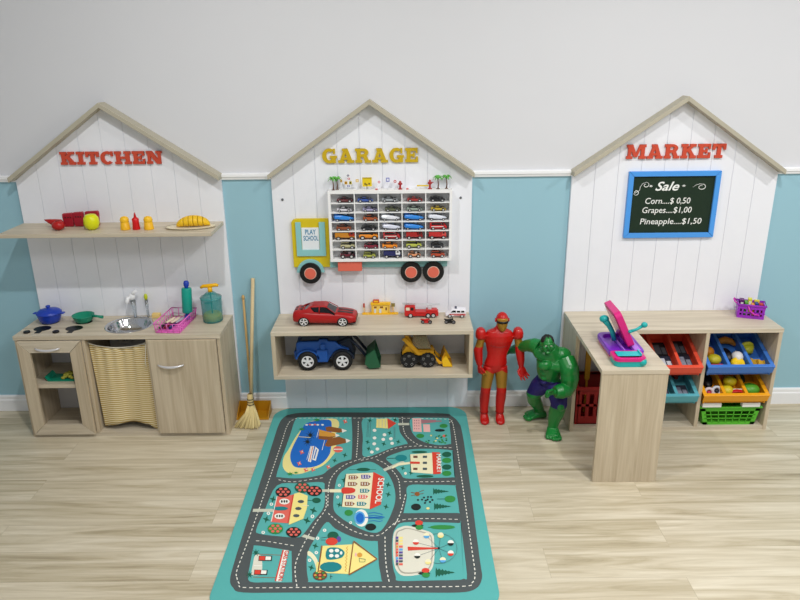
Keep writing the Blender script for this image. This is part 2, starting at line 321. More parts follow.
# pot
BLU = mat('#1c3fb0', .35, noise=.02); t = thing('toy_pot', 'blue toy cooking pot with lid on the back left burner', 'pot', (-1.650, -.095, .5073))
b = MB(BLU); b.lathe([(.0001, 0), (.034, 0), (.043, .006), (.051, .030), (.053, .044), (.055, .046)], n=28); b.build('pot_body', t)
b = MB(BLU); b.lathe([(.056, .045), (.055, .050), (.045, .059), (.02, .066), (.007, .067), (.006, .071), (.011, .076), (.009, .081), (.0001, .082)], n=28); b.build('lid', t)
for s in (-1, 1):
    b = MB(BLU); b.box(s*.050 if s < 0 else .050, -.012, .042, s*.072, .012, .047) if s > 0 else b.box(-.072, -.012, .042, -.050, .012, .047); b.build('handle', t, bevel=.003)
TG = mat('#0d8a6d', .35, noise=.02); t = thing('toy_pan', 'green toy frying pan on the back right burner', 'pan', (-1.493, -.095, .5073))
b = MB(TG); b.lathe([(.0001, 0), (.030, 0), (.040, .010), (.048, .030), (.050, .034), (.047, .033), (.037, .012), (.0001, .004)], n=28); b.build('pan_body', t)
b = MB(TG); b.tube([(.046, -.005, .030), (.070, -.012, .030), (.098, -.018, .028)], [.008, .006, .008], 8); b.build('handle', t)
# pink dish rack
PK = mat('#f074cc', .4, noise=.02); t = thing('dish_rack', 'pink plastic wire dish rack holding toy cutlery and the rolling pin', 'dish rack', (-1.044, -.150, .5056), R(-4))
W2, L2, H2 = .054, .102, .046; b = MB(PK)
rim = lambda w_, l_, z: [(-w_, -l_, z), (w_, -l_, z), (w_, l_, z), (-w_, l_, z)]
b.tube(rim(W2+.006, L2+.006, H2), .0028, 6, True); b.tube(rim(W2, L2, .004), .0025, 6, True); b.tube(rim(W2+.003, L2+.003, .02), .0016, 6, True)
for k in range(9):
    y = -L2+2*L2*k/8
    for s in (-1, 1): b.cyl((s*W2, y, .003), (s*(W2+.006), y, H2), .0016, n=6)
    b.cyl((-W2, y, .003), (W2, y, .003), .0016, n=6)
for k in range(5):
    x = -W2+2*W2*k/4
    for s in (-1, 1): b.cyl((x, s*L2, .003), (x, s*(L2+.006), H2), .0016, n=6)
    b.cyl((x, -L2, .0035), (x, L2, .0035), .0014, n=6)
b.build('basket', t)
b = MB(PK); b.box(-W2+.003, -L2+.003, .001, W2-.003, L2-.003, .0022); b.build('tray', t)
for i, (xa, c, hd) in enumerate(((-.036, '#efe0c0', '#1b1b22'), (-.014, '#e9d8c0', '#7c1c28'), (.008, '#b9b9c4', '#23306b'))):
    t = thing('toy_knife' if i != 1 else 'toy_spoon', ['toy knife with cream blade and dark end, left in the pink rack', 'toy spoon with cream bowl and dark red end in the pink rack', 'grey toy knife with blue end, right in the pink rack'][i], 'cutlery', (-1.044+xa, -.155, .5125), R(-12), group='toy cutlery in the pink rack')
    b = MB(mat(hd, .4)); b.tube([(0, -.070, .008), (0, -.015, .010)], [.0065, .005], 8); b.build('handle', t)
    b = MB(mat(c, .4)); b.ell((0, .025, .012), .009 if i != 1 else .012, .045, .003, 12, 6); b.build('blade' if i != 1 else 'bowl', t)
t = thing('rolling_pin', 'teal toy rolling pin with blue handles standing in the pink rack', 'rolling pin', (-1.004, -.105, .5135), rot=(R(-3), R(3), 0))
b = MB(mat('#0f9a88', .35, noise=.02)); b.lathe([(.0001, .036), (.021, .037), (.023, .041), (.023, .150), (.021, .154), (.0001, .155)], n=24); b.build('barrel', t)
for z, d in ((.036, -1), (.155, 1)):
    b = MB(BLU); b.lathe([(.008, z), (.009, z+d*.006), (.012, z+d*.012), (.013, z+d*.024), (.009, z+d*.033), (.0001, z+d*.0355)], n=16); b.build('handle', t)
# blender jar
t = thing('toy_blender', 'translucent teal toy chopper jar with yellow handle, right end of kitchen worktop', 'blender', (-.888, -.098, .5056))
b = MB(mat('#2f9696', .12, 0, 0, noise=0, alpha=.55)); b.lathe([(.0001, .002), (.044, .002), (.046, .006), (.0475, .112), (.044, .118), (.020, .140), (.010, .144)], n=32)
b.lathe([(.049, .110), (.050, .118), (.046, .122)], n=32); b.build('jar', t)
b = MB(mat('#d8c60c', .45)); b.lathe([(.0001, .008), (.041, .008), (.043, .030), (.036, .041), (.0001, .038)], n=24); b.build('filling', t)
b = MB(mat('#176a6b', .3)); b.cyl((0, 0, .03), (0, 0, .145), .0035, n=8); b.box(-.030, -.002, .085, 0, .002, .090); b.build('shaft', t)
b = MB(YEL); b.cyl((0, 0, .142), (0, 0, .166), .0105, n=14); b.tube([(-.042, 0, .163), (-.030, 0, .170), (0, 0, .172), (.030, 0, .176), (.040, 0, .172)], [.006, .008, .009, .008, .006], 10); b.build('crank_handle', t)
# curtain
m = bpy.data.materials.new('curtain_cloth'); m.use_nodes = True; nt = m.node_tree; pb = nt.nodes['Principled BSDF']; L = nt.links.new
tc = nt.nodes.new('ShaderNodeTexCoord'); wv = nt.nodes.new('ShaderNodeTexWave'); wv.bands_direction = 'Z'; wv.inputs['Scale'].default_value = 30; wv.inputs['Distortion'].default_value = .8; wv.inputs['Detail'].default_value = 1; wv.inputs['Detail Scale'].default_value = 1.2
cr = nt.nodes.new('ShaderNodeValToRGB'); e = cr.color_ramp.elements; e[0].position = .1; e[0].color = lin('#ece6cc'); e[1].position = .85; e[1].color = lin('#b99a58'); q = e.new(.35); q.color = lin('#d6bd78'); q = e.new(.6); q.color = lin('#ccb16c')
ck = nt.nodes.new('ShaderNodeTexWave'); ck.bands_direction = 'X'; ck.inputs['Scale'].default_value = 60; ck.inputs['Distortion'].default_value = 1
mx = nt.nodes.new('ShaderNodeMix'); mx.data_type = 'RGBA'; mx.blend_type = 'MULTIPLY'; mx.inputs[0].default_value = .04
for a in (wv, ck): L(tc.outputs['Object'], a.inputs['Vector'])
L(wv.outputs['Fac'], cr.inputs[0]); L(cr.outputs[0], mx.inputs[6]); L(ck.outputs['Color'], mx.inputs[7]); L(mx.outputs[2], pb.inputs['Base Color']); pb.inputs['Roughness'].default_value = .9
t = thing('curtain', 'yellow patterned cloth curtain hanging under the toy sink', 'curtain', (-1.29, -.240, 0)); b = MB(m)
nu, nv = 60, 24; vs = []; fs = []
for j in range(nv+1):
    v = j/nv
    for i in range(nu+1):
        u = i/nu
        zt = .459-.026*math.sin(PI*u)**.7; zb = .034+.022*math.sin(min(u, .9)/.9*PI*.85)-max(0, (u-.84)/.16)*.034
        xl = -1.421+.012*v; xr = -1.153
        f = .0035*(1-v)**2*math.sin(u*38+2.2*v)+.008*math.sin(u*11+1+v)*(.35+.65*v)
        vs.append((xl+(xr-xl)*u+1.29, f, zt+(zb-zt)*v))
for j in range(nv):
    for i in range(nu): a = j*(nu+1)+i; fs.append((a, a+1, a+nu+2, a+nu+1))
b.add(vs, fs, True); cl = b.build('cloth', t, recalc=False); sd = cl.modifiers.new('thick', 'SOLIDIFY'); sd.thickness = .0012
b = MB(mat('#e9e4d4', .8)); b.tube([(-1.421+1.29+.268*k/14, -.006, .463-.026*math.sin(PI*k/14)**.7) for k in range(15)], .0018, 6); b.tube([(.132, -.012, .462), (.130, -.018, .42), (.122, -.019, .37), (.124, -.018, .345)], .0016, 6); b.build('drawstring', t)
# green tray with food in the oven
t = thing('food_tray', 'green toy tray on the oven shelf behind the left door', 'tray', (-1.560, -.195, .2655)); t.scale = (1.05, .75, 1.15); b = MB(TG); b.prism([(-.075, .0), (.075, .0), (.088, .020), (.083, .020), (.072, .005), (-.072, .005), (-.083, .020), (-.088, .020)], -.05, .05); b.build('tray_body', t)
b = MB(mat('#a9a63c', .7, noise=.3, nscale=90))
for k in range(26): a = random.uniform(0, 6.28); r_ = random.uniform(0, .038); b.ell((r_*math.cos(a), r_*math.sin(a)*.8, .010+.022*(1-r_/.038)*random.uniform(.6, 1)), .011, .009, .007, 8, 5)
o = b.build('noodles', loc=(-1.550, -.195, .2675)); tag(o, 'heap of yellow green toy noodles on the green tray in the oven', 'food')

# wall shelf
b = MB(OAKX); b.box(-.4585, -.235, 0, .4585, -.0162, .0165); o = b.build('wall_shelf', loc=(-1.2765, 0, .9435), bevel=.0008, seg=1); tag(o, 'light oak wall shelf under the KITCHEN sign carrying toy food', 'shelf')
ZS = .960
RD = mat('#b01414', .35, noise=.05); RD2 = mat('#a01428', .45, noise=.05)
# crimson basket shaped tomato slices behind, round red tomato and lime apple in front
t = thing('toy_tomato', 'round glossy red toy tomato at left of the wall shelf', 'toy food', (-1.503, -.160, ZS)); b = MB(RD); b.ell((0, 0, .021), .028, .026, .021); b.build('fruit', t); b = MB(mat('#7d0f0c', .5)); b.ell((0, 0, .040), .010, .010, .004, 10, 5); b.build('stem_end', t)
def redblock(x, y, w_, h, lab, rz=0):
    t = thing('toy_meat_slice', lab, 'toy food', (x, y, ZS), rz, group='red toy food slices'); b = MB(RD2); b.prism([(-w_*.42, 0), (w_*.42, 0), (w_*.5, h*.8), (w_*.46, h), (-w_*.5, h*.96), (-w_*.52, h*.7)], -.010, .010); b.build('slice', t, bevel=.004)
    b = MB(mat('#3c0508', .6)); 
    for q in (-.22, .02, .25): b.ell((w_*q, -.0105, h*.68), .0035, .0015, .0035, 8, 5)
    b.build('spot', t)
redblock(-1.487, -.090, .046, .062, 'dark red toy slice standing behind the tomato', R(8)); redblock(-1.441, -.088, .046, .066, 'dark red toy slice standing in the middle behind tomato and apple', R(4)); redblock(-1.381, -.085, .060, .069, 'dark red toy slice standing partly hidden behind the lime apple')
t = thing('toy_pepper_half', 'flat pointed dark red toy pepper piece left behind the tomato', 'toy food', (-1.540, -.112, ZS)); t.scale = (1.25, 1.2, 1.2); b = MB(RD); b.loft([[(x, .016*k*math.cos(a), .018+z+.014*k*math.sin(a)) for a in [2*PI*i/10 for i in range(10)]] for x, k, z in ((-.036, .1, .012), (-.020, .6, .006), (.005, 1, 0), (.022, .9, 0), (.030, .3, 0))]); b.build('flesh', t)
t = thing('toy_apple', 'lime yellow toy apple on the wall shelf right of the red slices', 'toy food', (-1.358, -.155, ZS)); b = MB(mat('#dde00c', .3, noise=.03)); b.lathe([(.0001, .003), (.014, 0), (.027, .010), (.033, .030), (.031, .052), (.021, .066), (.009, .069), (.0001, .065)], n=24); b.build('fruit', t)
b = MB(mat('#7b8e1c', .5)); b.tube([(-.024, -.020, .010), (-.026, -.021, .030), (-.022, -.017, .050)], .0012, 6); b.build('cut_line', t)
for i, (x, s) in enumerate(((-1.211, 'left'), (-1.108, 'right'))):
    t = thing('condiment_shaker', 'small orange yellow toy shaker %s of the red ketchup bottle' % s, 'shaker', (x, -.160, ZS), group='toy shakers'); b = MB(mat('#f0b81c', .45)); b.lathe([(.0001, 0), (.021, 0), (.021, .003), (.0175, .036), (.0001, .036)], n=20); b.build('shaker_body', t)
    b = MB(mat('#f4c022', .4)); b.lathe([(.0185, .036), (.019, .044), (.015, .054), (.006, .058), (.0001, .0585)], n=20); b.build('cap', t)
t = thing('ketchup_bottle', 'small red toy ketchup bottle between two yellow shakers', 'bottle', (-1.163, -.160, ZS)); b = MB(mat('#cf1012', .35)); b.lathe([(.0001, 0), (.016, 0), (.0165, .004), (.014, .030), (.015, .046), (.007, .054), (.0001, .055)], n=20); b.build('bottle_body', t); b = MB(mat('#b50d10', .35)); b.lathe([(.006, .053), (.005, .062), (.0022, .074), (.0001, .075)], n=12); b.build('nozzle', t)
t = thing('bread_plate', 'cream oval toy plate at the right end of the wall shelf', 'plate', (-.932, -.140, ZS), R(7)); b = MB(mat('#e6dcc0', .55)); n = 36
b.loft([[(rx*math.cos(2*PI*k/n), ry*math.sin(2*PI*k/n), z) for k in range(n)] for rx, ry, z in ((.095, .044, 0), (.108, .056, .006), (.110, .058, .009), (.098, .046, .006), (.001, .001, .003))], False); b.build('dish', t)
t = thing('toy_bread', 'yellow toy bread loaf cut in slices on the cream plate', 'toy food', (-.920, -.135, ZS+.0065), R(10))
cuts = [-.072, -.040, -.018, .002, .022, .043, .072]
for k in range(6):
    b = MB(mat('#f0c01c', .45, noise=.15, nscale=40)); a, c = cuts[k]+.0008, cuts[k+1]-.0008; rings = []
    for q in range(5):
        x = a+(c-a)*q/4; s_ = math.sqrt(max(.02, 1-(x/.0745)**2)); rings.append([(x, .030*s_*math.cos(u), .024*s_+.024*s_*math.sin(u)) for u in [2*PI*i/16 for i in range(16)]])
    b.loft(rings); b.build('slice', t)

# broom and dustpan
STRAW = mat('#ead79c', .8, noise=.25, nscale=400); STICK = mat('#d8c296', .6, noise=.12, nscale=80)
t = thing('toy_broom', 'small straw broom with long wooden stick leaning on the blue wall', 'broom', (-.735, -.138, 0))
b = MB(STICK); b.tube([(.0, -.002, .105), (.013, .060, .38), (.029, .128, .685)], .0085, 10); b.build('broomstick', t)
b = MB(mat('#dcc489', .8)); b.lathe([(.0145, .090), (.0155, .118), (.0125, .148), (.009, .152)], (0, -.012, 0), 16); b.build('ferrule', t)
for z in (.098, .112, .126):
    b = MB(mat('#16151a', .6)); b.lathe([(.0160, z-.002), (.0168, z), (.0160, z+.002)], (0, -.012, 0), 16); b.build('binding', t)
b = MB(STRAW); random.seed(11)
for k in range(190):
    u = random.uniform(-1, 1); v = random.uniform(-1, 1)
    x1 = -.014+u*.062; y1 = -.062+v*.022-.012*u; z1 = .002+.004*random.random()+(.006 if u > .5 else 0)
    b.tube([(u*.011, -.012+v*.010, .100), (u*.026-.002, -.022+v*.014, .055), (x1, y1, z1)], [.0014, .002, .0022], 5)
b.build('bristles', t)
t = thing('toy_dustpan', 'yellow dustpan with long thin wooden stick behind the straw broom', 'dustpan', (-.738, -.058, 0))
YP = mat('#bf8610', .45)
b = MB(YP); b.box(-.078, -.072, .001, .078, .018, .005); b.box(-.078, .014, .004, .078, .018, .060); b.prism([(-.072, .004), (.018, .004), (.018, .060), (-.05, .022)], -.078, -.074, 'x'); b.prism([(-.072, .004), (.018, .004), (.018, .060), (-.05, .022)], .074, .078, 'x'); b.build('pan', t)
b = MB(mat('#c9a56a', .6, noise=.1)); b.tube([(-.016, .010, .055), (-.018, .024, .30), (-.020, .040, .585)], [.0065, .006, .0055], 8); b.ell((-.020, .040, .592), .008, .008, .013, 10, 6); b.build('stick', t)
# ================================================================== GARAGE
def vehicle(t, Ln, kind, c1, c2, wheel=None, rough=.28):
    """toy car parts under empty t; nose towards +x, length Ln."""
    body = mat(c1, rough, coat=.4, noise=.05); acc = mat(c2, .4, noise=.05)
    P = {'sports': (.43, [(-.5, .36, .10, .20), (-.46, .41, .07, .245), (-.22, .43, .06, .225), (.12, .43, .06, .215), (.38, .40, .06, .175), (.5, .33, .08, .13)], [(-.36, .36, .225), (-.16, .31, .305), (.02, .31, .30), (.22, .38, .21)]),
         'sedan': (.40, [(-.5, .36, .12, .26), (-.46, .40, .08, .29), (-.2, .41, .07, .27), (.15, .41, .07, .27), (.42, .39, .07, .235), (.5, .33, .10, .19)], [(-.38, .36, .27), (-.22, .31, .395), (.04, .31, .40), (.22, .36, .265)]),
         'suv': (.41, [(-.5, .38, .14, .30), (-.47, .41, .11, .33), (-.1, .42, .11, .32), (.2, .42, .11, .31), (.44, .39, .11, .29), (.5, .35, .13, .24)], [(-.47, .37, .31), (-.42, .34, .45), (.08, .34, .46), (.22, .38, .31)]),
         'van': (.40, [(-.5, .38, .10, .40), (-.48, .40, .08, .48), (.1, .41, .08, .48), (.3, .40, .08, .40), (.44, .39, .08, .27), (.5, .35, .10, .20)], None),
         'truck': (.38, [(-.5, .36, .16, .30), (-.48, .38, .14, .32), (.1, .38, .14, .30), (.5, .38, .12, .30)], None),
         'jet': (.30, [(-.5, .10, .20, .30), (-.42, .24, .12, .34), (-.1, .30, .10, .34), (.2, .28, .08, .28), (.42, .18, .10, .20), (.5, .08, .12, .15)], [(-.05, .18, .31), (.04, .14, .40), (.12, .13, .38), (.26, .18, .25)]),
         'rod': (.42, [(-.5, .30, .12, .30), (-.40, .34, .12, .34), (-.05, .34, .12, .30), (.1, .28, .12, .28), (.4, .22, .12, .26), (.5, .18, .14, .22)], [(-.38, .28, .32), (-.30, .25, .46), (-.08, .25, .46), (.02, .28, .29)])}
    hwf, secs, cab = P[kind]; wy = min(1, .0262/((hwf+.056)*Ln))
    def ring(x, hw, zb, zt):
        return [(x*Ln, s*hw*Ln*q*wy, (zb+(zt-zb)*z)*Ln) for s, q, z in ((-1, .85, 0), (1, .85, 0), (1, 1, .22), (1, .97, .70), (1, .80, 1), (-1, .80, 1), (-1, .97, .70), (-1, 1, .22))]
    b = MB(body); b.loft([ring(*q) for q in secs], smooth=False)
    if kind == 'jet':
        b.xf(sc=(Ln, Ln*min(wy, .6), Ln)); b.prism([(-.46, .28), (-.50, .46), (-.40, .46), (-.14, .32)], -.02, .02); b.mat(acc); b.box(-.30, -.318, .19, .30, -.30, .225); b.box(-.30, .30, .19, .30, .318, .225); b.mat(body); b.prism([(-.42, -.42), (-.25, -.44), (.10, -.2), (.10, .2), (-.25, .44), (-.42, .42)], .16, .20, 'z'); b.xf()
    if kind == 'truck':
        b.xf(sc=(Ln, Ln*wy, Ln)); b.mat(acc); b.prism([(.22, .30), (.22, .50), (.40, .50), (.49, .36), (.49, .14), (.22, .14)], -.37, .37); b.mat(body); b.box(-.5, -.37, .22, .18, .37, .46); b.xf()
    if kind == 'rod': b.xf(sc=(Ln, Ln*wy, Ln)); b.mat(acc); b.box(.06, -.10, .26, .22, .10, .42); b.box(-.5, -.36, .30, -.46, .36, .40); b.xf()
    b.build('vehicle_body', t, bevel=Ln*.012, seg=1)
    b = MB(GLASSD)
    if cab:
        def cr(x, hw, z): return [(x*Ln, s*hw*Ln*wy, zz*Ln) for s, zz in ((-1, .18), (1, .18), (1, z), (-1, z))]
        b.loft([cr(x, h, z) for x, h, z in cab], smooth=False); b.build('window', t)
        b = MB(body if kind != 'jet' else acc); (xa, ha, za), (xb, hb, zb) = cab[1], cab[2]
        b.loft([[(x*Ln, s*(h+.008)*Ln*wy, z_*Ln) for s, z_ in ((-1, z-.018), (1, z-.018), (1, z+.006), (-1, z+.006))] for x, h, z in ((xa-.02, ha, za), (xb+.02, hb, zb))], smooth=False); b.build('roof', t)
    elif kind == 'van':
        b.xf(sc=(Ln, Ln*wy, Ln)); b.box(-.40, -.407, .31, .18, .407, .42); b.prism([(.205, .42), (.24, .43), (.37, .30), (.205, .30)], -.405, .405); b.xf(); b.build('window', t)
        b = MB(acc); b.xf(sc=(Ln, Ln*wy, Ln)); b.box(-.42, -.412, .19, .30, .412, .235); b.xf(); b.build('stripe', t)
    else:
        b.xf(sc=(Ln, Ln*wy, Ln)); b.box(.28, -.376, .36, .40, .376, .46); b.xf(); b.build('window', t)
    wr = wheel or {'rod': .15, 'suv': .125, 'truck': .11}.get(kind, .098)
    if kind == 'jet': wr = .07
    for x in ((-.31, .31) if kind != 'truck' else (-.32, .34)):
        for s in (-1, 1):
            hw = hwf*Ln*wy*(.75 if kind == 'jet' else .93); w_ = MB(RUBBER); w_.cyl((x*Ln, s*(hw-.07*Ln), wr*Ln), (x*Ln, s*(hw+.05*Ln), wr*Ln), wr*Ln, n=14)
            w_.mat(CHROME); w_.cyl((x*Ln, s*(hw+.05*Ln), wr*Ln), (x*Ln, s*(hw+.056*Ln), wr*Ln), wr*Ln*.58, n=10); w_.build('wheel', t)
# truck shaped wall shelf
CR = mat('#df6a55', .5)
T = thing('truck_shelf', 'white shelf shaped like a truck trailer with yellow cab, hung on the garage panel', 'wall shelf', (0, 0, 0))
bx0, bx1, bz0, bz1, fy = -.330, .222, .779, 1.103, -.078
b = MB(WHITE); b.box(bx0, -.0225, bz0, bx1, -.016, bz1); b.build('back_board', T)
b = MB(WHITE)
for a in ((bx0, fy, bz0, bx0+.012, -.0225, bz1), (bx1-.012, fy, bz0, bx1, -.0225, bz1), (bx0+.012, fy, bz1-.013, bx1-.012, -.0225, bz1), (bx0+.012, fy, bz0, bx1-.012, -.0225, bz0+.013)): b.box(*a)
b.build('frame', T, bevel=.0006, seg=1)
iw = (bx1-bx0-.024)/5; ih = (bz1-bz0-.026)/7
for k in range(1, 7): b = MB(WHITE); b.box(bx0+.012, fy+.002, bz0+.013+k*ih-.0022, bx1-.012, -.0225, bz0+.013+k*ih+.0022); b.build('shelf_board', T)
for k in range(1, 5): b = MB(WHITE); b.box(bx0+.012+k*iw-.0022, fy+.0024, bz0+.013, bx0+.012+k*iw+.0022, -.0225, bz1-.013); b.build('divider', T)
CY = mat('#d9c117', .5, noise=.03)
def rrect(x0, z0, x1, z1, rtl, rtr, rbr=0, rbl=0, n=6):
    o = []
    for cx, cz, r_, a0 in ((x1-rtr, z1-rtr, rtr, 0), (x0+rtl, z1-rtl, rtl, 90), (x0+rbl, z0+rbl, rbl, 180), (x1-rbr, z0+rbr, rbr, 270)):
        if r_ == 0: o.append((cx, cz)); continue
        for k in range(n+1): a = R(a0+90*k/n); o.append((cx+r_*math.cos(a), cz+r_*math.sin(a)))
    return o
b = MB(CY); b.prism(rrect(-.506, .742, -.336, .970, .022, .006, .002, .003), -.032, -.016); cabp = b.build('cab', T, bevel=.001, seg=1)
b = MB(TRUCKTEAL); b.prism([(-.487, .956), (-.487, .797), (-.353, .797), (-.353, .956), (-.380, .956), (-.380, .826), (-.463, .826), (-.463, .956)], -.040, -.0322); fr = b.build('window_frame', cabp, bevel=.0008, seg=1)
b = MB(mat('#e9eef2', .6, noise=.02)); b.prism(rc(-.461, .8265, -.382, .930), -.0345, -.0322); pp = b.build('paper_sign', T)
b = MB(mat('#1d7fa8', .6, noise=0))
for s_, z_, x_ in (('PLAY', .899, -.445), ('SCHOOL', .870, -.4565)):
    e = MB().text(s_, .03, .0004, bold=.0006); wd = .046 if s_ == 'PLAY' else .064; k = wd/(e[1]-e[0])
    b.xf((-.4215-wd/2-e[0]*k, -.0349, z_), (R(90), 0, 0), (k, 1, 1)); b.text(s_, .032, .0004, bold=.0006)
b.xf(); b.build('lettering', pp)
b = MB(TRUCKTEAL); b.prism([(-.428+.064*math.cos(R(a)), .718+.064*math.sin(R(a))) for a in range(0, 181, 9)], -.042, -.0325); b.build('mudguard', T, bevel=.001, seg=1)
b = MB(mat('#86bcbb', .55)); b.box(-.337, -.038, .741, .205, -.0165, .7787); b.build('chassis', T)
b = MB(CR); b.box(-.298, -.070, .732, -.188, -.0385, .7780); b.build('side_box', T, bevel=.002)
for x, y in ((-.428, -.0425), (.038, -.0385), (.141, -.0385)):
    z = .718; b = MB(BLACK); n = 40
    b.prism([(x+.0495*math.cos(2*PI*k/n), z+.0495*math.sin(2*PI*k/n)) for k in range(n)], y-.012, y); wh = b.build('wheel', T, bevel=.001, seg=1)
    b = MB(mat('#e7cbb9', .5, noise=0)); b.prism([(x+.028*math.cos(2*PI*k/n), z+.028*math.sin(2*PI*k/n)) for k in range(n)], y-.0145, y-.0121)
    b.mat(CR); b.prism([(x+.0255*math.cos(2*PI*k/n), z+.0255*math.sin(2*PI*k/n)) for k in range(n)], y-.0165, y-.0146); b.build('hub_cap', wh)
# thirty-five toy vehicles, one per cell: (px left, px right) of each car
W = ['top', 'second', 'third', 'fourth', 'fifth', 'sixth', 'bottom']; Cn = ['first', 'second', 'middle', 'fourth', 'last']
G = [
 [(335.8, 352.4, 'sports', '#5e1a20', '#222222', 'dark red'), (356.5, 373, 'sports', '#3553a0', '#6aa84a', 'blue and green'), (381, 398, 'sports', '#9aa0a4', '#111111', 'silver and black'), (407, 423, 'sports', '#a02f2c', '#222222', 'red'), (430, 446, 'sports', '#17181c', '#333333', 'black')],
 [(335, 351, 'sports', '#c9c7cf', '#d8b13c', 'white'), (361.4, 377, 'sports', '#9b96b8', '#333333', 'lavender grey'), (384.4, 400, 'sports', '#5d6147', '#222222', 'dark olive'), (406.5, 423, 'sports', '#8f9c92', '#333333', 'pale green grey'), (431, 447, 'sports', '#b59b2b', '#111111', 'black and yellow')],
 [(331.7, 353.8, 'jet', '#2a86dd', '#bfe0ff', 'bright blue winged'), (362, 377.6, 'sedan', '#a4512a', '#222222', 'copper brown'), (380, 400, 'jet', '#e4e6ee', '#9fb0c8', 'white winged'), (403.4, 424.5, 'jet', '#2a86dd', '#bfe0ff', 'bright blue winged'), (428, 448, 'jet', '#dfe3ee', '#9fb0c8', 'white winged')],
 [(334, 349.7, 'sedan', '#8e4a2a', '#222222', 'rust brown'), (359.6, 375.4, 'sports', '#14161f', '#2b4fb0', 'black'), (381, 401, 'jet', '#d9dcec', '#8fa0c0', 'white winged'), (403.4, 424.5, 'jet', '#2a86dd', '#bfe0ff', 'bright blue winged'), (430, 448, 'van', '#c4181c', '#f2d8d8', 'red')],
 [(332.6, 353.8, 'truck', '#c98321', '#a8301c', 'orange brown'), (357, 377.6, 'suv', '#e58a1d', '#222222', 'orange'), (382, 400, 'van', '#b8191f', '#e8e0d8', 'dark red'), (405.6, 423, 'truck', '#a81c1c', '#7d1214', 'red and black'), (429, 447.5, 'truck', '#c0282a', '#d8504a', 'red')],
 [(337.6, 353, 'suv', '#b9b48a', '#222222', 'beige'), (362, 377, 'sedan', '#7c1c34', '#222222', 'maroon'), (380.8, 397, 'sedan', '#ea8a1c', '#222222', 'orange'), (405.6, 422, 'suv', '#b5bb4e', '#222222', 'lime green'), (431, 445, 'sedan', '#24262b', '#222222', 'dark grey')],
 [(337, 352, 'rod', '#6b1c2c', '#b9a0a8', 'maroon'), (361, 374, 'suv', '#a3a845', '#222222', 'olive green'), (382, 400, 'truck', '#1b2360', '#e8eaf0', 'navy blue'), (407.6, 421, 'rod', '#e39a6c', '#efe6e0', 'orange and white'), (431.3, 446, 'suv', '#b5472a', '#222222', 'orange red')]]
KN = {'sports': 'low toy sports car', 'sedan': 'toy saloon car', 'jet': 'toy jet', 'van': 'toy van', 'truck': 'toy lorry', 'suv': 'toy jeep', 'rod': 'toy hot rod'}
KO = {'sports': 'toy_sports_car', 'sedan': 'toy_car', 'jet': 'toy_jet', 'van': 'toy_van', 'truck': 'toy_lorry', 'suv': 'toy_jeep', 'rod': 'toy_hot_rod'}
for r_, row in enumerate(G):
    for c_, (p0, p1, kind, a, c2, cn) in enumerate(row):
        x = -.330+((p0+p1)/2-327)*.00439; Ln = (p1-p0)*.00439*.97
        z = bz0+.013+(6-r_)*ih+(.0022 if r_ < 6 else 0)
        lo, hi = bx0+.012+c_*iw+.003, bx0+.012+(c_+1)*iw-.003; x = max(lo+Ln/2, min(hi-Ln/2, x))
        t = thing(KO[kind], '%s %s, %s row, %s cell of truck shelf' % (cn, KN[kind], W[r_], Cn[c_]), 'toy car', (x, -.0502, z+.0002), group='toy vehicles in the truck shelf')
        vehicle(t, Ln, kind, a, c2)
        t.scale = (1, 1, min(1, .0365/({'jet': .465, 'suv': .468, 'truck': .505, 'van': .485, 'rod': .465}.get(kind, .41)*Ln)))
# little things on top of the truck shelf
TZ = 1.1032
LEAF = mat('#62b84a', .5, noise=.3, nscale=60)
for i, (x, y, sc_, lab) in enumerate(((-.306, -.050, 1.0, 'tiny toy palm tree at the far left end on top of the truck shelf'), (-.290, -.036, .95, 'tiny toy palm tree just right of the leftmost palm on the truck shelf'), (.160, -.046, 1.0, 'tiny toy palm tree left of the rightmost palm on the truck shelf'), (.198, -.040, 1.02, 'tiny toy palm tree at the far right end on top of the truck shelf'))):
    t = thing('toy_palm_tree', lab, 'toy tree', (x, y, TZ), group='toy palm trees'); b = MB(mat('#6b4a3c', .7, noise=.2)); b.tube([(0, 0, 0), (.002, 0, .02), (-.001, 0, .042*sc_)], [.0035, .0028, .002], 8); b.lathe([(.0001, 0), (.008, 0), (.008, .002), (.0001, .003)], n=10); b.build('trunk', t)
    b = MB(LEAF)
    for k in range(9):
        a = 2*PI*k/9+i; l_ = .025*sc_; h = .042*sc_; dx, dy = math.cos(a), math.sin(a)*.7; pts = [(0, h), (.5, h+.011), (1, h+.001)] if k % 2 else [(0, h), (.45, h+.016), (.9, h+.010)]
        b.add([(0, 0, h), (dx*l_*.5-dy*.007, dy*l_*.5+dx*.007, pts[1][1]), (dx*l_, dy*l_, pts[2][1]-.004), (dx*l_*.5+dy*.007, dy*l_*.5-dx*.007, pts[1][1]), (dx*l_*.5, dy*l_*.5, pts[1][1]+.002)], [(0, 1, 4), (1, 2, 4), (2, 3, 4), (3, 0, 4)])
    b.ell((0, 0, h+.002), .004, n=8, m=5); lf = b.build('leaves', t, recalc=False); sd = lf.modifiers.new('t', 'SOLIDIFY'); sd.thickness = .0008
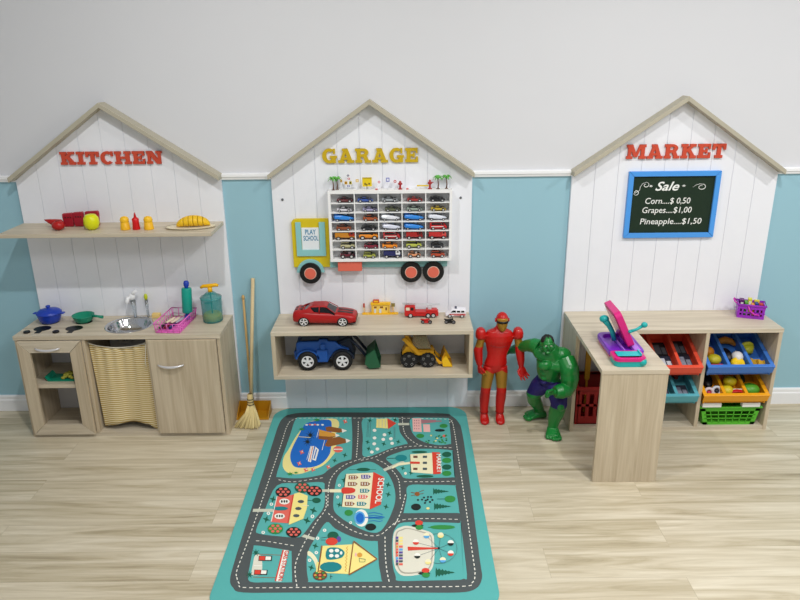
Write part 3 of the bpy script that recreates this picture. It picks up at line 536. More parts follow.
def sign(x, z, w_, h, shape, c1, c2, lab, post=True):
    t = thing('toy_road_sign', lab, 'toy sign', (x, -.045, TZ), group='toy road signs'); zc = z-TZ
    b = MB(mat('#e6e8ea', .3, noise=0)); b.cyl((0, 0, 0), (0, 0, zc-h/2), .0013, n=6); b.lathe([(.0001, 0), (.006, 0), (.005, .0015), (.0001, .002)], n=10); b.build('post', t)
    n = {'o': 16, 's': 4, 'd': 4, 't': 3}[shape]; ph = {'o': 0, 's': PI/4, 'd': 0, 't': PI/2}[shape]; q = 1.0 if shape in 'otd' else 1.414
    pt = lambda s_: [(w_/2*q*s_*math.cos(2*PI*k/n+ph), zc+h/2*q*s_*math.sin(2*PI*k/n+ph)) for k in range(n)]
    b = MB(mat(c1, .5, noise=0)); b.prism(pt(1), -.001, .001); b.mat(mat(c2, .5, noise=0)); b.prism(pt(.55), -.0016, -.0010); b.build('board', t)
sign(-.270, 1.143, .008, .012, 's', '#c9a21a', '#8b6d1a', 'tiny narrow yellow toy sign beside the left palm trees on the truck shelf')
sign(-.239, 1.166, .011, .009, 'o', '#3b3550', '#c4c0d0', 'tiny dark round toy sign, highest one on the truck shelf')
sign(-.236, 1.152, .012, .010, 'o', '#b5263c', '#ead0d4', 'tiny red toy sign right below the highest dark sign')
sign(-.249, 1.134, .013, .013, 's', '#d8a81c', '#8a5a1a', 'tiny yellow square toy sign, left of a pair under the red sign')
sign(-.229, 1.134, .012, .013, 's', '#c8b61c', '#3c3a20', 'tiny yellow square toy sign, right of a pair under the red sign')
sign(-.238, 1.120, .012, .007, 's', '#5a5ea0', '#c8cae0', 'tiny low blue toy sign under the pair of yellow signs')
sign(-.199, 1.143, .013, .013, 's', '#d8b15a', '#efe0b0', 'tiny orange framed toy sign between yellow pair and large yellow board')
t = thing('toy_billboard', 'largest yellow toy board with dark zigzag edge on the truck shelf', 'toy sign', (-.155, -.045, TZ)); b = MB(mat('#e3c714', .5, noise=0)); b.box(-.021, -.0012, .014, .021, .0012, .054); b.mat(mat('#6b5a1a', .5, noise=0))
for k in range(7): b.prism([(-.020+.0058*k, .053), (-.0155+.0058*k, .053), (-.018+.0058*k, .047)], -.0018, -.0012)
b.box(-.012, -.0018, .020, -.006, -.0012, .030); b.box(-.004, -.0018, .018, .001, -.0012, .026); b.box(.006, -.0018, .022, .013, -.0012, .030); b.build('board', t); b = MB(mat('#dfe3e6', .4, noise=0)); b.box(-.010, -.002, 0, -.006, .002, .014); b.box(.006, -.002, 0, .010, .002, .014); b.build('leg', t)
sign(-.102, 1.136, .013, .013, 'd', '#c3263c', '#f4e4e6', 'tiny red diamond toy sign right of the large yellow board')
sign(-.063, 1.146, .015, .018, 's', '#6d74b8', '#e4e6f4', 'tiny blue and white square toy sign right of the red diamond sign')
sign(-.031, 1.138, .013, .013, 'o', '#b81c24', '#f0d8d8', 'tiny round red toy sign left of the red hydrant figure')
for x, h, lab, arm in ((-.008, .038, 'tiny dark red toy hydrant figure near the middle top of the truck shelf', 0), (.124, .042, 'tiny dark red toy figure with a sideways arm left of the right palms', 1)):
    t = thing('toy_hydrant', lab, 'toy figure', (x, -.045, TZ)); b = MB(mat('#a5141c', .4)); b.lathe([(.0001, 0), (.0095, 0), (.0095, .003), (.0045, .004), (.0045, h*.45), (.0085, h*.55), (.0085, h*.72), (.0045, h*.80), (.0055, h*.9), (.0001, h)], n=12); b.tube([(-.010, 0, h*.62), (.010, 0, h*.62)], .003, 8)
    if arm: b.tube([(0, 0, h*.66), (.016, 0, h*.70)], .002, 6)
    b.build('hydrant_body', t)
for x, lab in ((-.114, 'tiny red and white toy cone under the red diamond sign'), (.024, 'tiny red and white toy cone right of the hydrant figure')):
    t = thing('toy_cone', lab, 'toy cone', (x, -.047, TZ)); b = MB(mat('#c01c24', .5, noise=0)); b.box(-.005, -.005, 0, .005, .005, .0045); b.build('base', t); b = MB(mat('#f2e6e6', .5, noise=0)); b.lathe([(.0035, .0045), (.002, .011), (.0001, .012)], n=10); b.build('cone', t)
t = thing('toy_barrier', 'tiny yellow toy barrier bar lying left of the red figure with arm', 'toy sign', (.092, -.046, TZ)); b = MB(mat('#d8bb1e', .5, noise=0)); b.box(-.026, -.001, .012, .026, .001, .018); b.build('bar', t)
b = MB(mat('#e6e8ea', .3, noise=0)); b.box(-.023, -.002, 0, -.021, .002, .012); b.box(.021, -.002, 0, .023, .002, .012); b.build('leg', t)

# open garage shelf
GS = thing('open_shelf', 'light oak open box shelf mounted on the garage panel, full of toy vehicles', 'shelf', (-.1403, 0, 0))
hw = .4523; zt_, zb_ = .507, .276
b = MB(OAKX); b.box(-hw, -.2585, zt_-.018, hw, -.0162, zt_); b.build('top_board', GS, bevel=.0008, seg=1)
b = MB(OAKX); b.box(-hw, -.2585, zb_, hw, -.0162, zb_+.018); b.build('bottom_board', GS, bevel=.0008, seg=1)
for x in (-hw, hw-.018): b = MB(OAKZ); b.box(x, -.2585, zb_+.0181, x+.018, -.0162, zt_-.0181); b.build('side_board', GS, bevel=.0008, seg=1)
FZ = zb_+.0182; TP = zt_+.0003
# red muscle car on top
def ringc(x, hw, zb, zt, sh=.72, L=1):
    return [(x, s*hw*q, zb+(zt-zb)*z) for s, q, z in ((-1, .80, 0), (1, .80, 0), (1, .96, .10), (1, 1, .45), (1, .97, .80), (1, sh+.12, .97), (1, sh*.5, 1.0), (-1, sh*.5, 1.0), (-1, sh+.12, .97), (-1, .97, .80), (-1, 1, .45), (-1, .96, .10))]
t = thing('toy_muscle_car', 'large red toy muscle car with black stripes, left on the garage shelf top', 'toy car', (-.358, -.135, TP), R(-2)); t.scale = (1, 1, .9)
RC = mat('#a81012', .35, noise=.02)
b = MB(RC); b.loft([ringc(*q) for q in ((-.143, .045, .028, .058), (-.139, .051, .020, .072), (-.120, .054, .017, .079), (-.07, .056, .015, .074), (-.02, .055, .014, .069), (.05, .055, .014, .067), (.09, .055, .014, .064), (.125, .053, .015, .057), (.140, .048, .018, .050), (.145, .040, .024, .042))]); bd = b.build('vehicle_body', t)
b = MB(GLASSD); cs_ = ((-.098, .044, .074), (-.055, .037, .099), (.0, .037, .101), (.052, .047, .066))
b.loft([[(x, s*h_*q, z_) for s, q, z_ in ((-1, 1.12, .058), (1, 1.12, .058), (1, 1, z-.004), (1, .85, z), (-1, .85, z), (-1, 1, z-.004))] for x, h_, z in cs_], smooth=False); b.build('window', t)
b = MB(RC); b.loft([[(x, s*h_*q, z_) for s, q, z_ in ((-1, 1.03, z-.004), (1, 1.03, z-.004), (1, .88, z+.0016), (-1, .88, z+.0016))] for x, h_, z in ((-.074, .040, .0895), (-.055, .037, .0995), (.0, .037, .1015), (.014, .0385, .097))], smooth=False)
for s in (-1, 1):
    b.tube([(.0135, s*.039, .096), (.053, s*.049, .067)], .0022, 5); b.tube([(-.020, s*.0385, .099), (-.022, s*.049, .066)], .0025, 5)
    b.loft([[(-.115, s*.046, .073), (-.115, s*.052, .071), (-.115, s*.046, .070)], [(-.064, s*.0385, .096), (-.040, s*.051, .069), (-.07, s*.05, .069)]], smooth=False)
b.build('roof', t)
b = MB(mat('#15100f', .35, noise=0))
for s in (-1, 1):
    b.add([(.060, s*.008, .0682), (.060, s*.026, .0678), (.128, s*.022, .0580), (.128, s*.007, .0584)], [(0, 1, 2, 3)]); b.add([(-.100, s*.008, .0797), (-.100, s*.024, .0792), (-.134, s*.022, .0760), (-.134, s*.008, .0765)], [(0, 1, 2, 3)])
sp = b.build('racing_stripe', bd, recalc=False); sd = sp.modifiers.new('t', 'SOLIDIFY'); sd.thickness = .0012; sd.offset = 0
b = MB(mat('#101013', .4, noise=0)); b.box(.134, -.034, .026, .1462, .034, .036); b.box(.120, -.049, .014, .143, .049, .020); b.build('grille', t)
b = MB(mat('#f1ead8', .2, noise=0))
for s in (-1, 1): b.ell((.137, s*.038, .041), .006, .008, .004, 10, 6)
b.build('headlight', t)
def spoked_wheel(t, x, y, z, r, wd, s, rimc, rimf=.66, spokes=5, tyre=RUBBER):
    b = MB(tyre); n = 28; prof = [(r*.62, 0), (r*.93, 0), (r, wd*.2), (r, wd*.8), (r*.93, wd), (r*.62, wd)]
    rg = [[(x+q*math.cos(2*PI*k/n), y+s*(o_-wd/2), z+q*math.sin(2*PI*k/n)) for k in range(n)] for q, o_ in prof]; b.loft(rg, False, True, True)
    b.cyl((x, y-s*wd*.45, z), (x, y+s*wd*.10, z), r*.63, n=20); wh = b.build('wheel', t)
    b = MB(rimc); rg = [[(x+q*math.cos(2*PI*k/n), y+s*(wd/2+o_), z+q*math.sin(2*PI*k/n)) for k in range(n)] for q, o_ in ((r*rimf, -.003), (r*rimf, .0012), (r*(rimf-.10), .0012), (r*(rimf-.13), -.003))]; b.loft(rg, False, True, True)
    for k in range(spokes):
        a = 2*PI*k/spokes+.3; ca, sa = math.cos(a), math.sin(a); w0, w1 = r*.08, r*.15; r1 = r*(rimf-.04)
        b.add([(x+ca*q*0+sa*w0*u-(-ca)*0, y+s*(wd/2+dy), z-ca*w0*u) if q == 0 else (x+ca*r1+sa*w1*u, y+s*(wd/2+dy), z+sa*r1-ca*w1*u) for dy in (.0006, -.004) for q, u in ((0, -1), (0, 1), (1, 1), (1, -1))], [(0, 1, 2, 3), (7, 6, 5, 4), (0, 4, 5, 1), (1, 5, 6, 2), (2, 6, 7, 3), (3, 7, 4, 0)])
    b.cyl((x, y+s*(wd/2-.004), z), (x, y+s*(wd/2+.002), z), r*.17, n=12); b.build('rim', wh)
SIL = mat('#e4e4e6', .3, .3, noise=0)
for x in (-.092, .085):
    for s in (-1, 1): spoked_wheel(t, x, s*.049, .0245, .0245, .014, s, SIL, .76)
for s in (-1, 1):
    for x in (-.092, .085): b = MB(BLACK); b.prism([(x+.0255*math.cos(R(a)), .0225+.0255*math.sin(R(a))) for a in range(-20, 201, 11)], s*.0515, s*.0562); b.build('wheel_arch', t)
# gas station
YG = mat('#f2be22', .4, noise=.02); t = thing('toy_gas_station', 'yellow toy petrol station with side signs at the back of the garage shelf', 'toy building', (-.108, -.030, TP))
b = MB(YG); b.box(-.086, -.012, 0, .084, .012, .004); b.box(-.048, -.010, .004, .046, .010, .008); b.build('base', t)
b = MB(mat('#f4cf5c', .4, noise=.02)); b.box(-.038, -.006, .008, .040, .008, .050); b.build('wall', t)
b = MB(YG); b.box(-.046, -.011, .048, .048, .011, .057); b.box(-.042, -.012, .008, -.038, .006, .050); b.box(.040, -.012, .008, .044, .006, .050); b.build('canopy', t)
b = MB(mat('#c84a1c', .5, noise=0)); b.box(-.034, -.006, .057, -.006, .006, .071); b.mat(YG); b.box(-.030, -.0068, .060, -.010, -.006, .068); b.build('roof_sign', t)
b = MB(mat('#8a5418', .5, noise=0)); b.box(-.030, -.0072, .031, -.018, -.006, .039); b.box(-.002, -.0072, .031, .012, -.006, .039); b.mat(mat('#d9e0e6', .4, noise=0)); b.box(-.030, -.010, .008, -.021, -.0065, .027); b.box(-.006, -.010, .008, .004, -.0065, .027); b.mat(mat('#6b2c14', .5, noise=0)); b.box(.024, -.0072, .020, .030, -.006, .034); b.build('pump_and_window', t)
for x, h, c in ((-.078, .045, '#b83a1c'), (.060, .048, '#8a7a3c')):
    b = MB(YG); b.cyl((x, 0, .004), (x, 0, h), .0018, n=8); b.box(x-.008, -.006, 0, x+.008, .006, .006); b.build('sign_post', t)
    b = MB(mat(c, .5, noise=0)); b.box(x-.004 if x < 0 else x-.009, -.002, h-.012, x+.004 if x < 0 else x+.009, .002, h+(.008 if x < 0 else .004)); b.build('sign_board', t)
# fire engine
t = thing('toy_fire_engine', 'red toy fire engine with clear ladder on the garage shelf top', 'toy truck', (.086, -.072, TP), R(-1))
FR = mat('#c8201f', .35, noise=.03)
b = MB(FR); b.box(-.078, -.020, .009, .078, .020, .022); b.box(-.030, -.021, .022, .078, .021, .030); b.box(.02, -.019, .030, .072, .019, .038); b.build('chassis', t, bevel=.002)
b = MB(FR); b.prism([(-.080, .010), (-.080, .052), (-.074, .060), (-.034, .060), (-.030, .054), (-.030, .010)], -.022, .022); b.build('cab', t, bevel=.0025)
b = MB(mat('#e6dcc0', .3, noise=0)); b.box(-.073, -.0226, .038, -.056, .0226, .052); b.mat(GLASSD); b.box(-.051, -.0226, .038, -.038, .0226, .052); b.build('window', t)
b = MB(mat('#e9edf0', .3, .0, .3, noise=0))
for s in (-.007, .007): b.tube([(-.090, s, .064), (.088, s, .060)], .0018, 6)
for k in range(12): b.tube([(-.085+.015*k, -.007, .0637-.0003*k), (-.085+.015*k, .007, .0637-.0003*k)], .0012, 5)
b.box(.03, -.006, .038, .046, .006, .059); b.build('ladder', t)
for x in (-.052, .030, .054):
    for s in (-1, 1): spoked_wheel(t, x, s*.018, .0115, .0115, .009, s, SIL, .6)
# ambulance
t = thing('toy_ambulance', 'white toy ambulance with red stripe at the right end of the garage shelf', 'toy van', (.246, -.078, TP), R(178))
WP = mat('#eceaf0', .3, noise=0)
b = MB(WP); b.loft([ringc(*q) for q in ((-.047, .019, .010, .036), (-.045, .020, .007, .042), (.010, .021, .007, .044), (.020, .021, .007, .042), (.036, .020, .007, .026), (.046, .018, .008, .021), (.049, .014, .011, .017))], smooth=False); b.build('vehicle_body', t)
b = MB(GLASSD); b.box(-.038, -.0212, .028, -.024, .0212, .036); b.box(-.019, -.0212, .028, -.004, .0212, .036); b.prism([(.001, .028), (.001, .037), (.014, .038), (.025, .028)], -.0212, .0212); b.build('window', t)
b = MB(REDP); b.box(-.044, -.0214, .017, .030, .0214, .021); b.box(-.044, -.0214, .0125, .010, .0214, .0145); b.build('stripe', t)
b = MB(mat('#3a3f58', .3, noise=0)); b.box(-.004, -.010, .043, .006, .010, .049); b.build('siren', t)
for x in (-.028, .029):
    for s in (-1, 1): spoked_wheel(t, x, s*.017, .0095, .0095, .008, s, SIL, .6)
for x, y, c, lab in ((.106, -.168, '#c01c1c', 'tiny red toy motorbike in front of the red fire engine'), (.213, -.172, '#141416', 'tiny black toy motorbike in front of the white ambulance')):
    t = thing('toy_motorbike', lab, 'toy motorbike', (x, y, TP), R(-8)); m1 = mat(c, .35)
    for q in (-.017, .016): spoked_wheel(t, q, 0, .009, .009, .005, -1, mat('#8a8a90', .3, .6, noise=0), .6)
    b = MB(m1); b.tube([(-.028, 0, .022), (-.012, 0, .019), (.004, 0, .021), (.014, 0, .024)], [.003, .0045, .0055, .003], 8); b.tube([(.010, 0, .026), (.016, 0, .010)], .002, 6); b.box(-.010, -.006, .006, .008, .006, .017); b.build('bike_frame', t)
    b = MB(BLACK); b.tube([(.010, -.011, .029), (.010, .011, .029)], .0016, 6); b.build('handlebar', t)
# blue loader with dark green bucket
DB = mat('#174f9e', .4, noise=.03); NV = mat('#0e1a30', .45, noise=.03)
t = thing('toy_loader', 'large blue toy loader tractor with green bucket inside the garage shelf', 'toy tractor', (-.370, -.140, FZ))
b = MB(DB); b.prism([(-.125, .055), (-.125, .128), (-.112, .136), (-.02, .138), (-.018, .148), (.020, .148), (.022, .138), (.055, .136), (.085, .110), (.118, .098), (.122, .060), (.03, .060), (.022, .038), (-.030, .038), (-.038, .060)], -.046, .046); b.build('vehicle_body', t, bevel=.006)
b = MB(DB); b.box(-.030, -.060, .040, .020, -.0465, .100); b.box(-.012, -.058, .1005, .010, -.0465, .128); b.build('step', t, bevel=.003); b = MB(DB); b.box(-.137, -.034, .045, -.1255, .034, .085); b.build('bumper', t, bevel=.003)
b = MB(NV); b.prism([(-.105, .1365), (-.095, .165), (-.070, .180), (.060, .180), (.080, .150), (.060, .1365), (.0225, .1370), (.0225, .1495), (-.0195, .1495), (-.0195, .1390)], -.040, .040); b.build('cab', t, bevel=.005)
for s in (-1, 1):
    b = MB(NV); b.tube([(.070, s*.036, .125), (.120, s*.036, .150), (.150, s*.036, .120), (.195, s*.036, .060)], .007, 8); b.build('lift_arm', t)
for x in (-.072, .088):
    for s in (-1, 1): spoked_wheel(t, x, s*.052, .046, .046, .030, s, mat('#dfe0e2', .45, noise=0), .62)
    b = MB(DB) if x < 0 else MB(NV); b.prism([(x+.056*math.cos(R(a)), .046+.056*math.sin(R(a))) for a in range(10, 171, 10)]+[(x+.049*math.cos(R(a)), .046+.049*math.sin(R(a))) for a in range(170, 9, -10)], -.060, .060); b.build('mudguard', t)
b = MB(NV); b.prism([(.060, .062), (.060, .178), (.100, .178), (.128, .140), (.140, .062)], -.030, .030); b.build('front_frame', t, bevel=.004)
GB = mat('#1f5a3b', .45, noise=.05); b = MB(GB)
prof = [(.190, .028), (.210, .006), (.262, .012), (.214, .011), (.198, .032), (.204, .064), (.238, .105), (.196, .068)]
b.prism(prof, -.058, .058)
for s in (-1, 1): b.prism([(.191, .030), (.211, .006), (.263, .012), (.236, .103), (.198, .066)], s*.058, s*.062)
b.build('bucket', t)
# yellow loader
YL = mat('#e0a412', .4, noise=.03)
t = thing('toy_loader', 'yellow toy wheel loader with black wheels and yellow bucket inside the garage shelf', 'toy tractor', (.076, -.135, FZ))
b = MB(YL); b.prism([(-.083, .057), (-.083, .070), (-.066, .100), (-.048, .104), (-.010, .080), (.062, .078), (.066, .072), (.060, .057)], -.032, .032); b.build('vehicle_body', t, bevel=.004)
for s in (-1, 1):
    b = MB(YL); b.prism([(-.085, .140), (-.070, .148), (-.058, .140), (.000, .074), (.060, .078), (.074, .050), (.094, .028), (.110, .030), (.106, .018), (.088, .014), (.064, .044), (.052, .062), (-.012, .060)], s*.034, s*.042); b.build('lift_arm', t, bevel=.0015, seg=1)
b = MB(mat('#c9b48a', .08, 0, .7, noise=0)); b.prism([(-.040, .106), (-.030, .150), (.030, .150), (.052, .085), (-.01, .085)], -.028, .028); b.build('windshield', t, bevel=.004)
b = MB(YL); b.prism([(-.060, .104), (-.072, .150), (-.058, .156), (-.030, .107)], -.030, .030); b.build('seat_back', t, bevel=.003)
for x in (-.052, .036):
    for s in (-1, 1):
        b = MB(RUBBER); b.cyl((x, s*.024, .037), (x, s*.048, .037), .037, n=20)
        for k in range(14): a = 2*PI*k/14; b.box(x+.036*math.cos(a)-.002, min(s*.025, s*.047), .038+.036*math.sin(a)-.002, x+.036*math.cos(a)+.002, max(s*.025, s*.047), .038+.036*math.sin(a)+.002)
        wh = b.build('wheel', t); b = MB(mat('#9a9a98', .4, noise=0))
        for k in range(5):
            a = 2*PI*k/5+.3; c0 = (x+.023*math.cos(a), s*.0485, .037+.023*math.sin(a)); tx, tz = -math.sin(a)*.005, math.cos(a)*.005
            b.tube([(c0[0]-tx-math.cos(a)*.004, c0[1], c0[2]-tz-math.sin(a)*.004), (c0[0]-tx+math.cos(a)*.004, c0[1], c0[2]-tz+math.sin(a)*.004), (c0[0]+tx+math.cos(a)*.004, c0[1], c0[2]+tz+math.sin(a)*.004), (c0[0]+tx-math.cos(a)*.004, c0[1], c0[2]+tz-math.sin(a)*.004)], .0010, 5, True)
        b.build('wheel_nut', wh)
b = MB(BLACK); b.box(-.083, -.030, .018, .066, .030, .0560); b.build('chassis', t)
b = MB(mat('#d89a14', .4, noise=.04)); b.prism([(.100, .040), (.104, .010), (.108, .004), (.150, .004), (.150, .007), (.112, .009), (.106, .040), (.118, .072), (.112, .074)], -.044, .044); b.mat(mat('#f2c21c', .35, noise=0))
for s in (-1, 1): b.prism([(.101, .036), (.106, .005), (.150, .004), (.120, .060)], s*.044, s*.048)
b.build('bucket', t)
# ================================================================== MARKET
BF = mat('#4c9bea', .4, noise=.03); CH = mat('#f0f2ee', .8, noise=.1, nscale=500)
t = thing('chalkboard', 'green chalkboard price list in a bright blue frame under the MARKET sign', 'chalkboard', (1.2165, -.0160, 1.016))
hw, hh, fw = .205, .1515, .0225; x = 1.2165
b = MB(BF)
for pts in ([(-hw, hh), (hw, hh), (hw-fw, hh-fw), (-hw+fw, hh-fw)], [(-hw, -hh), (-hw+fw, -hh+fw), (hw-fw, -hh+fw), (hw, -hh)], [(-hw, -hh), (-hw, hh), (-hw+fw, hh-fw), (-hw+fw, -hh+fw)], [(hw, -hh), (hw-fw, -hh+fw), (hw-fw, hh-fw), (hw, hh)]):
    cx = sum(p[0] for p in pts)/4; cz = sum(p[1] for p in pts)/4
    b.prism([(p[0]+(cx-p[0])*.004, p[1]+(cz-p[1])*.004) for p in pts], -.015, 0)
b.build('frame', t, bevel=.0015)
b = MB(mat('#122a18', .8, noise=.12, nscale=14)); b.box(-hw+fw-.001, -.006, -hh+fw-.001, hw-fw+.001, -.001, hh-fw+.001); bo = b.build('board', t)
def chalk(s_, x0, x1, z, size, shear=.12, bold=.0001):
    b = MB(CH)
    probe = MB(CH); e = probe.text(s_, size, .0006, shear, bold); k = (x1-x0)/(e[1]-e[0])
    b.xf((x0-1.2165-e[0]*k, -.0064, z-1.016), (R(90), 0, 0), (k, 1, 1)); b.text(s_, size, .0006, shear, bold); b.xf(); b.build('chalk_line', bo)
chalk('Sale', 1.136, 1.243, 1.081, .056, .35, .0009)
chalk('Corn....$ 0,50', 1.097, 1.300, 1.021, .0385); chalk('Grapes....$1,00', 1.088, 1.311, .979, .0385); chalk('Pineapple....$1,50', 1.083, 1.362, .927, .0385)
def curl(pts, r=.0013): b = MB(CH); b.tube([(px-1.2165, -.0066, pz-1.016) for px, pz in pts], [r*(.5+.8*math.sin(PI*i/(len(pts)-1))) for i in range(len(pts))], 6); b.build('chalk_flourish', bo)
curl([(1.052+.010*math.cos(R(a))*(1-a/900), 1.072+.010*math.sin(R(a))*(1-a/900)) for a in range(200, -200, -25)][::-1]+[(1.066, 1.082), (1.068, 1.098), (1.076, 1.112), (1.092, 1.119)])
curl([(1.092+.016*math.cos(R(a))*(1-(90-a)/520), 1.106+.013*math.sin(R(a))*(1-(90-a)/520)) for a in range(90, -300, -25)])
curl([(1.3+.0*a, 1.0999) for a in (0, 1)]+[(1.298+.013*math.cos(R(a))*(1-(a-60)/560), 1.099+.011*math.sin(R(a))*(1-(a-60)/560)) for a in range(60, 440, 25)])
curl([(1.303, 1.094), (1.316, 1.104), (1.332, 1.109), (1.348, 1.107)]+[(1.342+.020*math.cos(R(a))*(1-(70-a)/620), 1.095+.014*math.sin(R(a))*(1-(70-a)/620)) for a in range(70, -330, -25)])
for sx in (1.115, 1.262):
    b = MB(CH)
    for a in (0, 60, 120): b.tube([(sx-1.2165-.008*math.cos(R(a)), -.0066, 1.101-1.016-.0055*math.sin(R(a))), (sx-1.2165+.008*math.cos(R(a)), -.0066, 1.101-1.016+.0055*math.sin(R(a)))], .0013, 6)
    b.build('chalk_star', bo)

Mk = thing('market_cabinet', 'light oak L shaped toy market counter with cubby shelves and a desk leg', 'counter', (1.227, 0, 0)); X = lambda x: x-1.227
D = .265; yb = -.0165
tops = [(X(.767), -.682), (X(1.030), -.682), (X(1.030), -.2665), (X(1.687), -.2665), (X(1.687), yb), (X(.767), yb)]
b = MB(OAKX); b.prism(tops, .4865, .5048, 'z'); b.build('worktop', Mk, bevel=.0008, seg=1)
for x0 in (.769, 1.668): b = MB(OAKZ); b.box(X(x0), -D, 0, X(x0)+.017, yb, .4863); b.build('side_panel', Mk, bevel=.0008, seg=1)
for x0 in (1.030, 1.346): b = MB(OAKZ); b.box(X(x0), -D, .0185, X(x0)+.017, yb, .4863); b.build('divider', Mk, bevel=.0008, seg=1)
b = MB(OAKX); b.box(X(.7862), -D+.001, 0, X(1.6678), yb, .0183); b.build('bottom_panel', Mk, bevel=.0008, seg=1)
b = MB(OAKZ); b.box(X(.769), -.680, 0, X(1.028), -.663, .4863); b.build('desk_leg', Mk, bevel=.0008, seg=1)

def toybin(label, x0, x1, zf, col, rz=0, ndiv=2, ang=22):
    """open tray tilted towards the front; local: y from 0 (front) to L, z up"""
    w_ = x1-x0; Lb = .235; h = .052; tk = .005; m = mat(col, .4, noise=.02)
    t = thing('storage_bin', label, 'bin', ((x0+x1)/2, -.264, zf), rot=(R(ang), 0, 0), group='tilted plastic toy bins')
    b = MB(m); hw = w_/2
    b.box(-hw+.012, .004, 0, hw-.012, Lb, tk)
    b.prism([(0.0, h), (.012, h), (.012, 0), (.006, 0)], -hw+.008, hw-.008, 'x'); b.box(-hw+.008, Lb-.006, 0, hw-.008, Lb, h)
    for s in (-1, 1): b.box(min(s*(hw-.008), s*(hw-.014)), .0, .0, max(s*(hw-.008), s*(hw-.014)), Lb, h)
    b.build('tray', t)
    b = MB(m); b.box(-hw, -.004, h-.002, hw, .013, h+.004); b.box(-hw, Lb-.008, h-.002, hw, Lb+.003, h+.004)
    for s in (-1, 1): b.box(min(s*hw, s*(hw-.018)), .013, h-.002, max(s*hw, s*(hw-.018)), Lb-.008, h+.004)
    b.box(-hw+.002, -.004, h-.036, hw-.002, .0, h-.002); b.build('rim', t, bevel=.0015)
    for k in range(1, ndiv+1):
        x = -hw+w_*k/(ndiv+1); b = MB(m); b.box(x-.007, .013, .006, x+.007, Lb-.008, h+.002); b.build('divider', t)
    M = Matrix.Translation(((x0+x1)/2, -.264, zf))@Matrix.Rotation(R(ang), 4, 'X')
    def at(u, v, dz=0):     # u across 0..1, v along 0 (front)..1 (back)
        return tuple(M@Vector((-hw+.016+u*(w_-.032), .016+v*(Lb-.03), tk+.001+dz)))
    return at
aO = toybin('orange red tilted bin with dark packets, upper middle cubby of the market counter', 1.0485, 1.3450, .281, '#e5533a', ang=22)
aT = toybin('turquoise tilted bin with dark toys, below the orange red bin', 1.0485, 1.3450, .138, '#58a9b6', ang=22)
aB = toybin('blue tilted bin with toy food, upper right cubby of the market counter', 1.3645, 1.6655, .281, '#3f78cc', ang=22)
aY = toybin('orange yellow tilted bin with toy fruit, below the blue bin', 1.3645, 1.6655, .138, '#eda211', ang=22)
RT = (R(22), 0, 0)
def put(name, label, cat, at, u, v, dz, fn, rz=0, group='toy food in the bins'):
    p = at(u, v, dz); t = thing(name, label, cat, p, rot=(R(22), 0, rz), group=group); fn(t)
    if name not in ('toy_packet', 'small_toy'): t.scale = (1.22, 1.22, 1.22)
    return t
def ellf(part, col, rx, ry, rz_, rough=.4):
    def f(t): b = MB(mat(col, rough, noise=.06)); b.ell((0, 0, rz_), rx, ry, rz_); b.build(part, t)
    return f
def packet(col, w_, l_, h, strip='#c9ccd6'):
    def f(t):
        b = MB(mat(col, .3, noise=.3, nscale=120)); b.box(-w_/2, -l_/2, 0, w_/2, l_/2, h); b.build('pack', t, bevel=.001, seg=1)
        b = MB(mat(strip, .35, noise=.4, nscale=200)); b.box(-w_*.42, -l_*.42, h, w_*.05, l_*.30, h+.0006); b.box(w_*.12, -l_*.42, h, w_*.42, l_*.1, h+.0006); b.build('print', t)
    return f
put('toy_packet', 'grey printed packet in the left part of the orange red bin', 'packet', aO, .16, .22, .0, packet('#6b5a4a', .062, .09, .012), group='packets in the bins')
put('toy_packet', 'dark red packet behind the grey one in the orange red bin', 'packet', aO, .16, .72, .0, packet('#5a1714', .062, .09, .012, '#7c2a20'), group='packets in the bins')
put('toy_packet', 'dark blue grey packet at the front middle of the orange red bin', 'packet', aO, .50, .22, .0, packet('#2c3040', .066, .085, .016), group='packets in the bins')
put('toy_packet', 'black packet behind the blue grey one in the orange red bin', 'packet', aO, .50, .66, .0, packet('#1c1e24', .064, .085, .014, '#55585f'), group='packets in the bins')
put('toy_packet', 'dark packet at the front right of the orange red bin', 'packet', aO, .84, .25, .0, packet('#2a2c38', .066, .09, .018, '#8c90a0'), group='packets in the bins')
put('toy_packet', 'very dark packet at the back right of the orange red bin', 'packet', aO, .84, .70, .0, packet('#23252b', .062, .085, .014, '#5c6068'), group='packets in the bins')
put('toy_packet', 'dark purple packet in the middle part of the turquoise bin', 'packet', aT, .50, .30, .0, packet('#2c2438', .064, .10, .014, '#6b6680'), group='packets in the bins')
put('toy_packet', 'slate packet at the front right of the turquoise bin', 'packet', aT, .84, .22, .0, packet('#3a3f4c', .064, .07, .014, '#8a8fa0'), group='packets in the bins')
def redtoy(t): b = MB(mat('#8a1f14', .4, noise=.2)); b.tube([(-.02, .02, .014), (0, 0, .018), (.022, .012, .016)], [.008, .014, .007], 8); b.ell((0, -.012, .018), .010, .010, .008); b.build('toy_body', t)
put('small_toy', 'dark red small toy behind the slate packet in the turquoise bin', 'toy', aT, .84, .66, .0, redtoy)
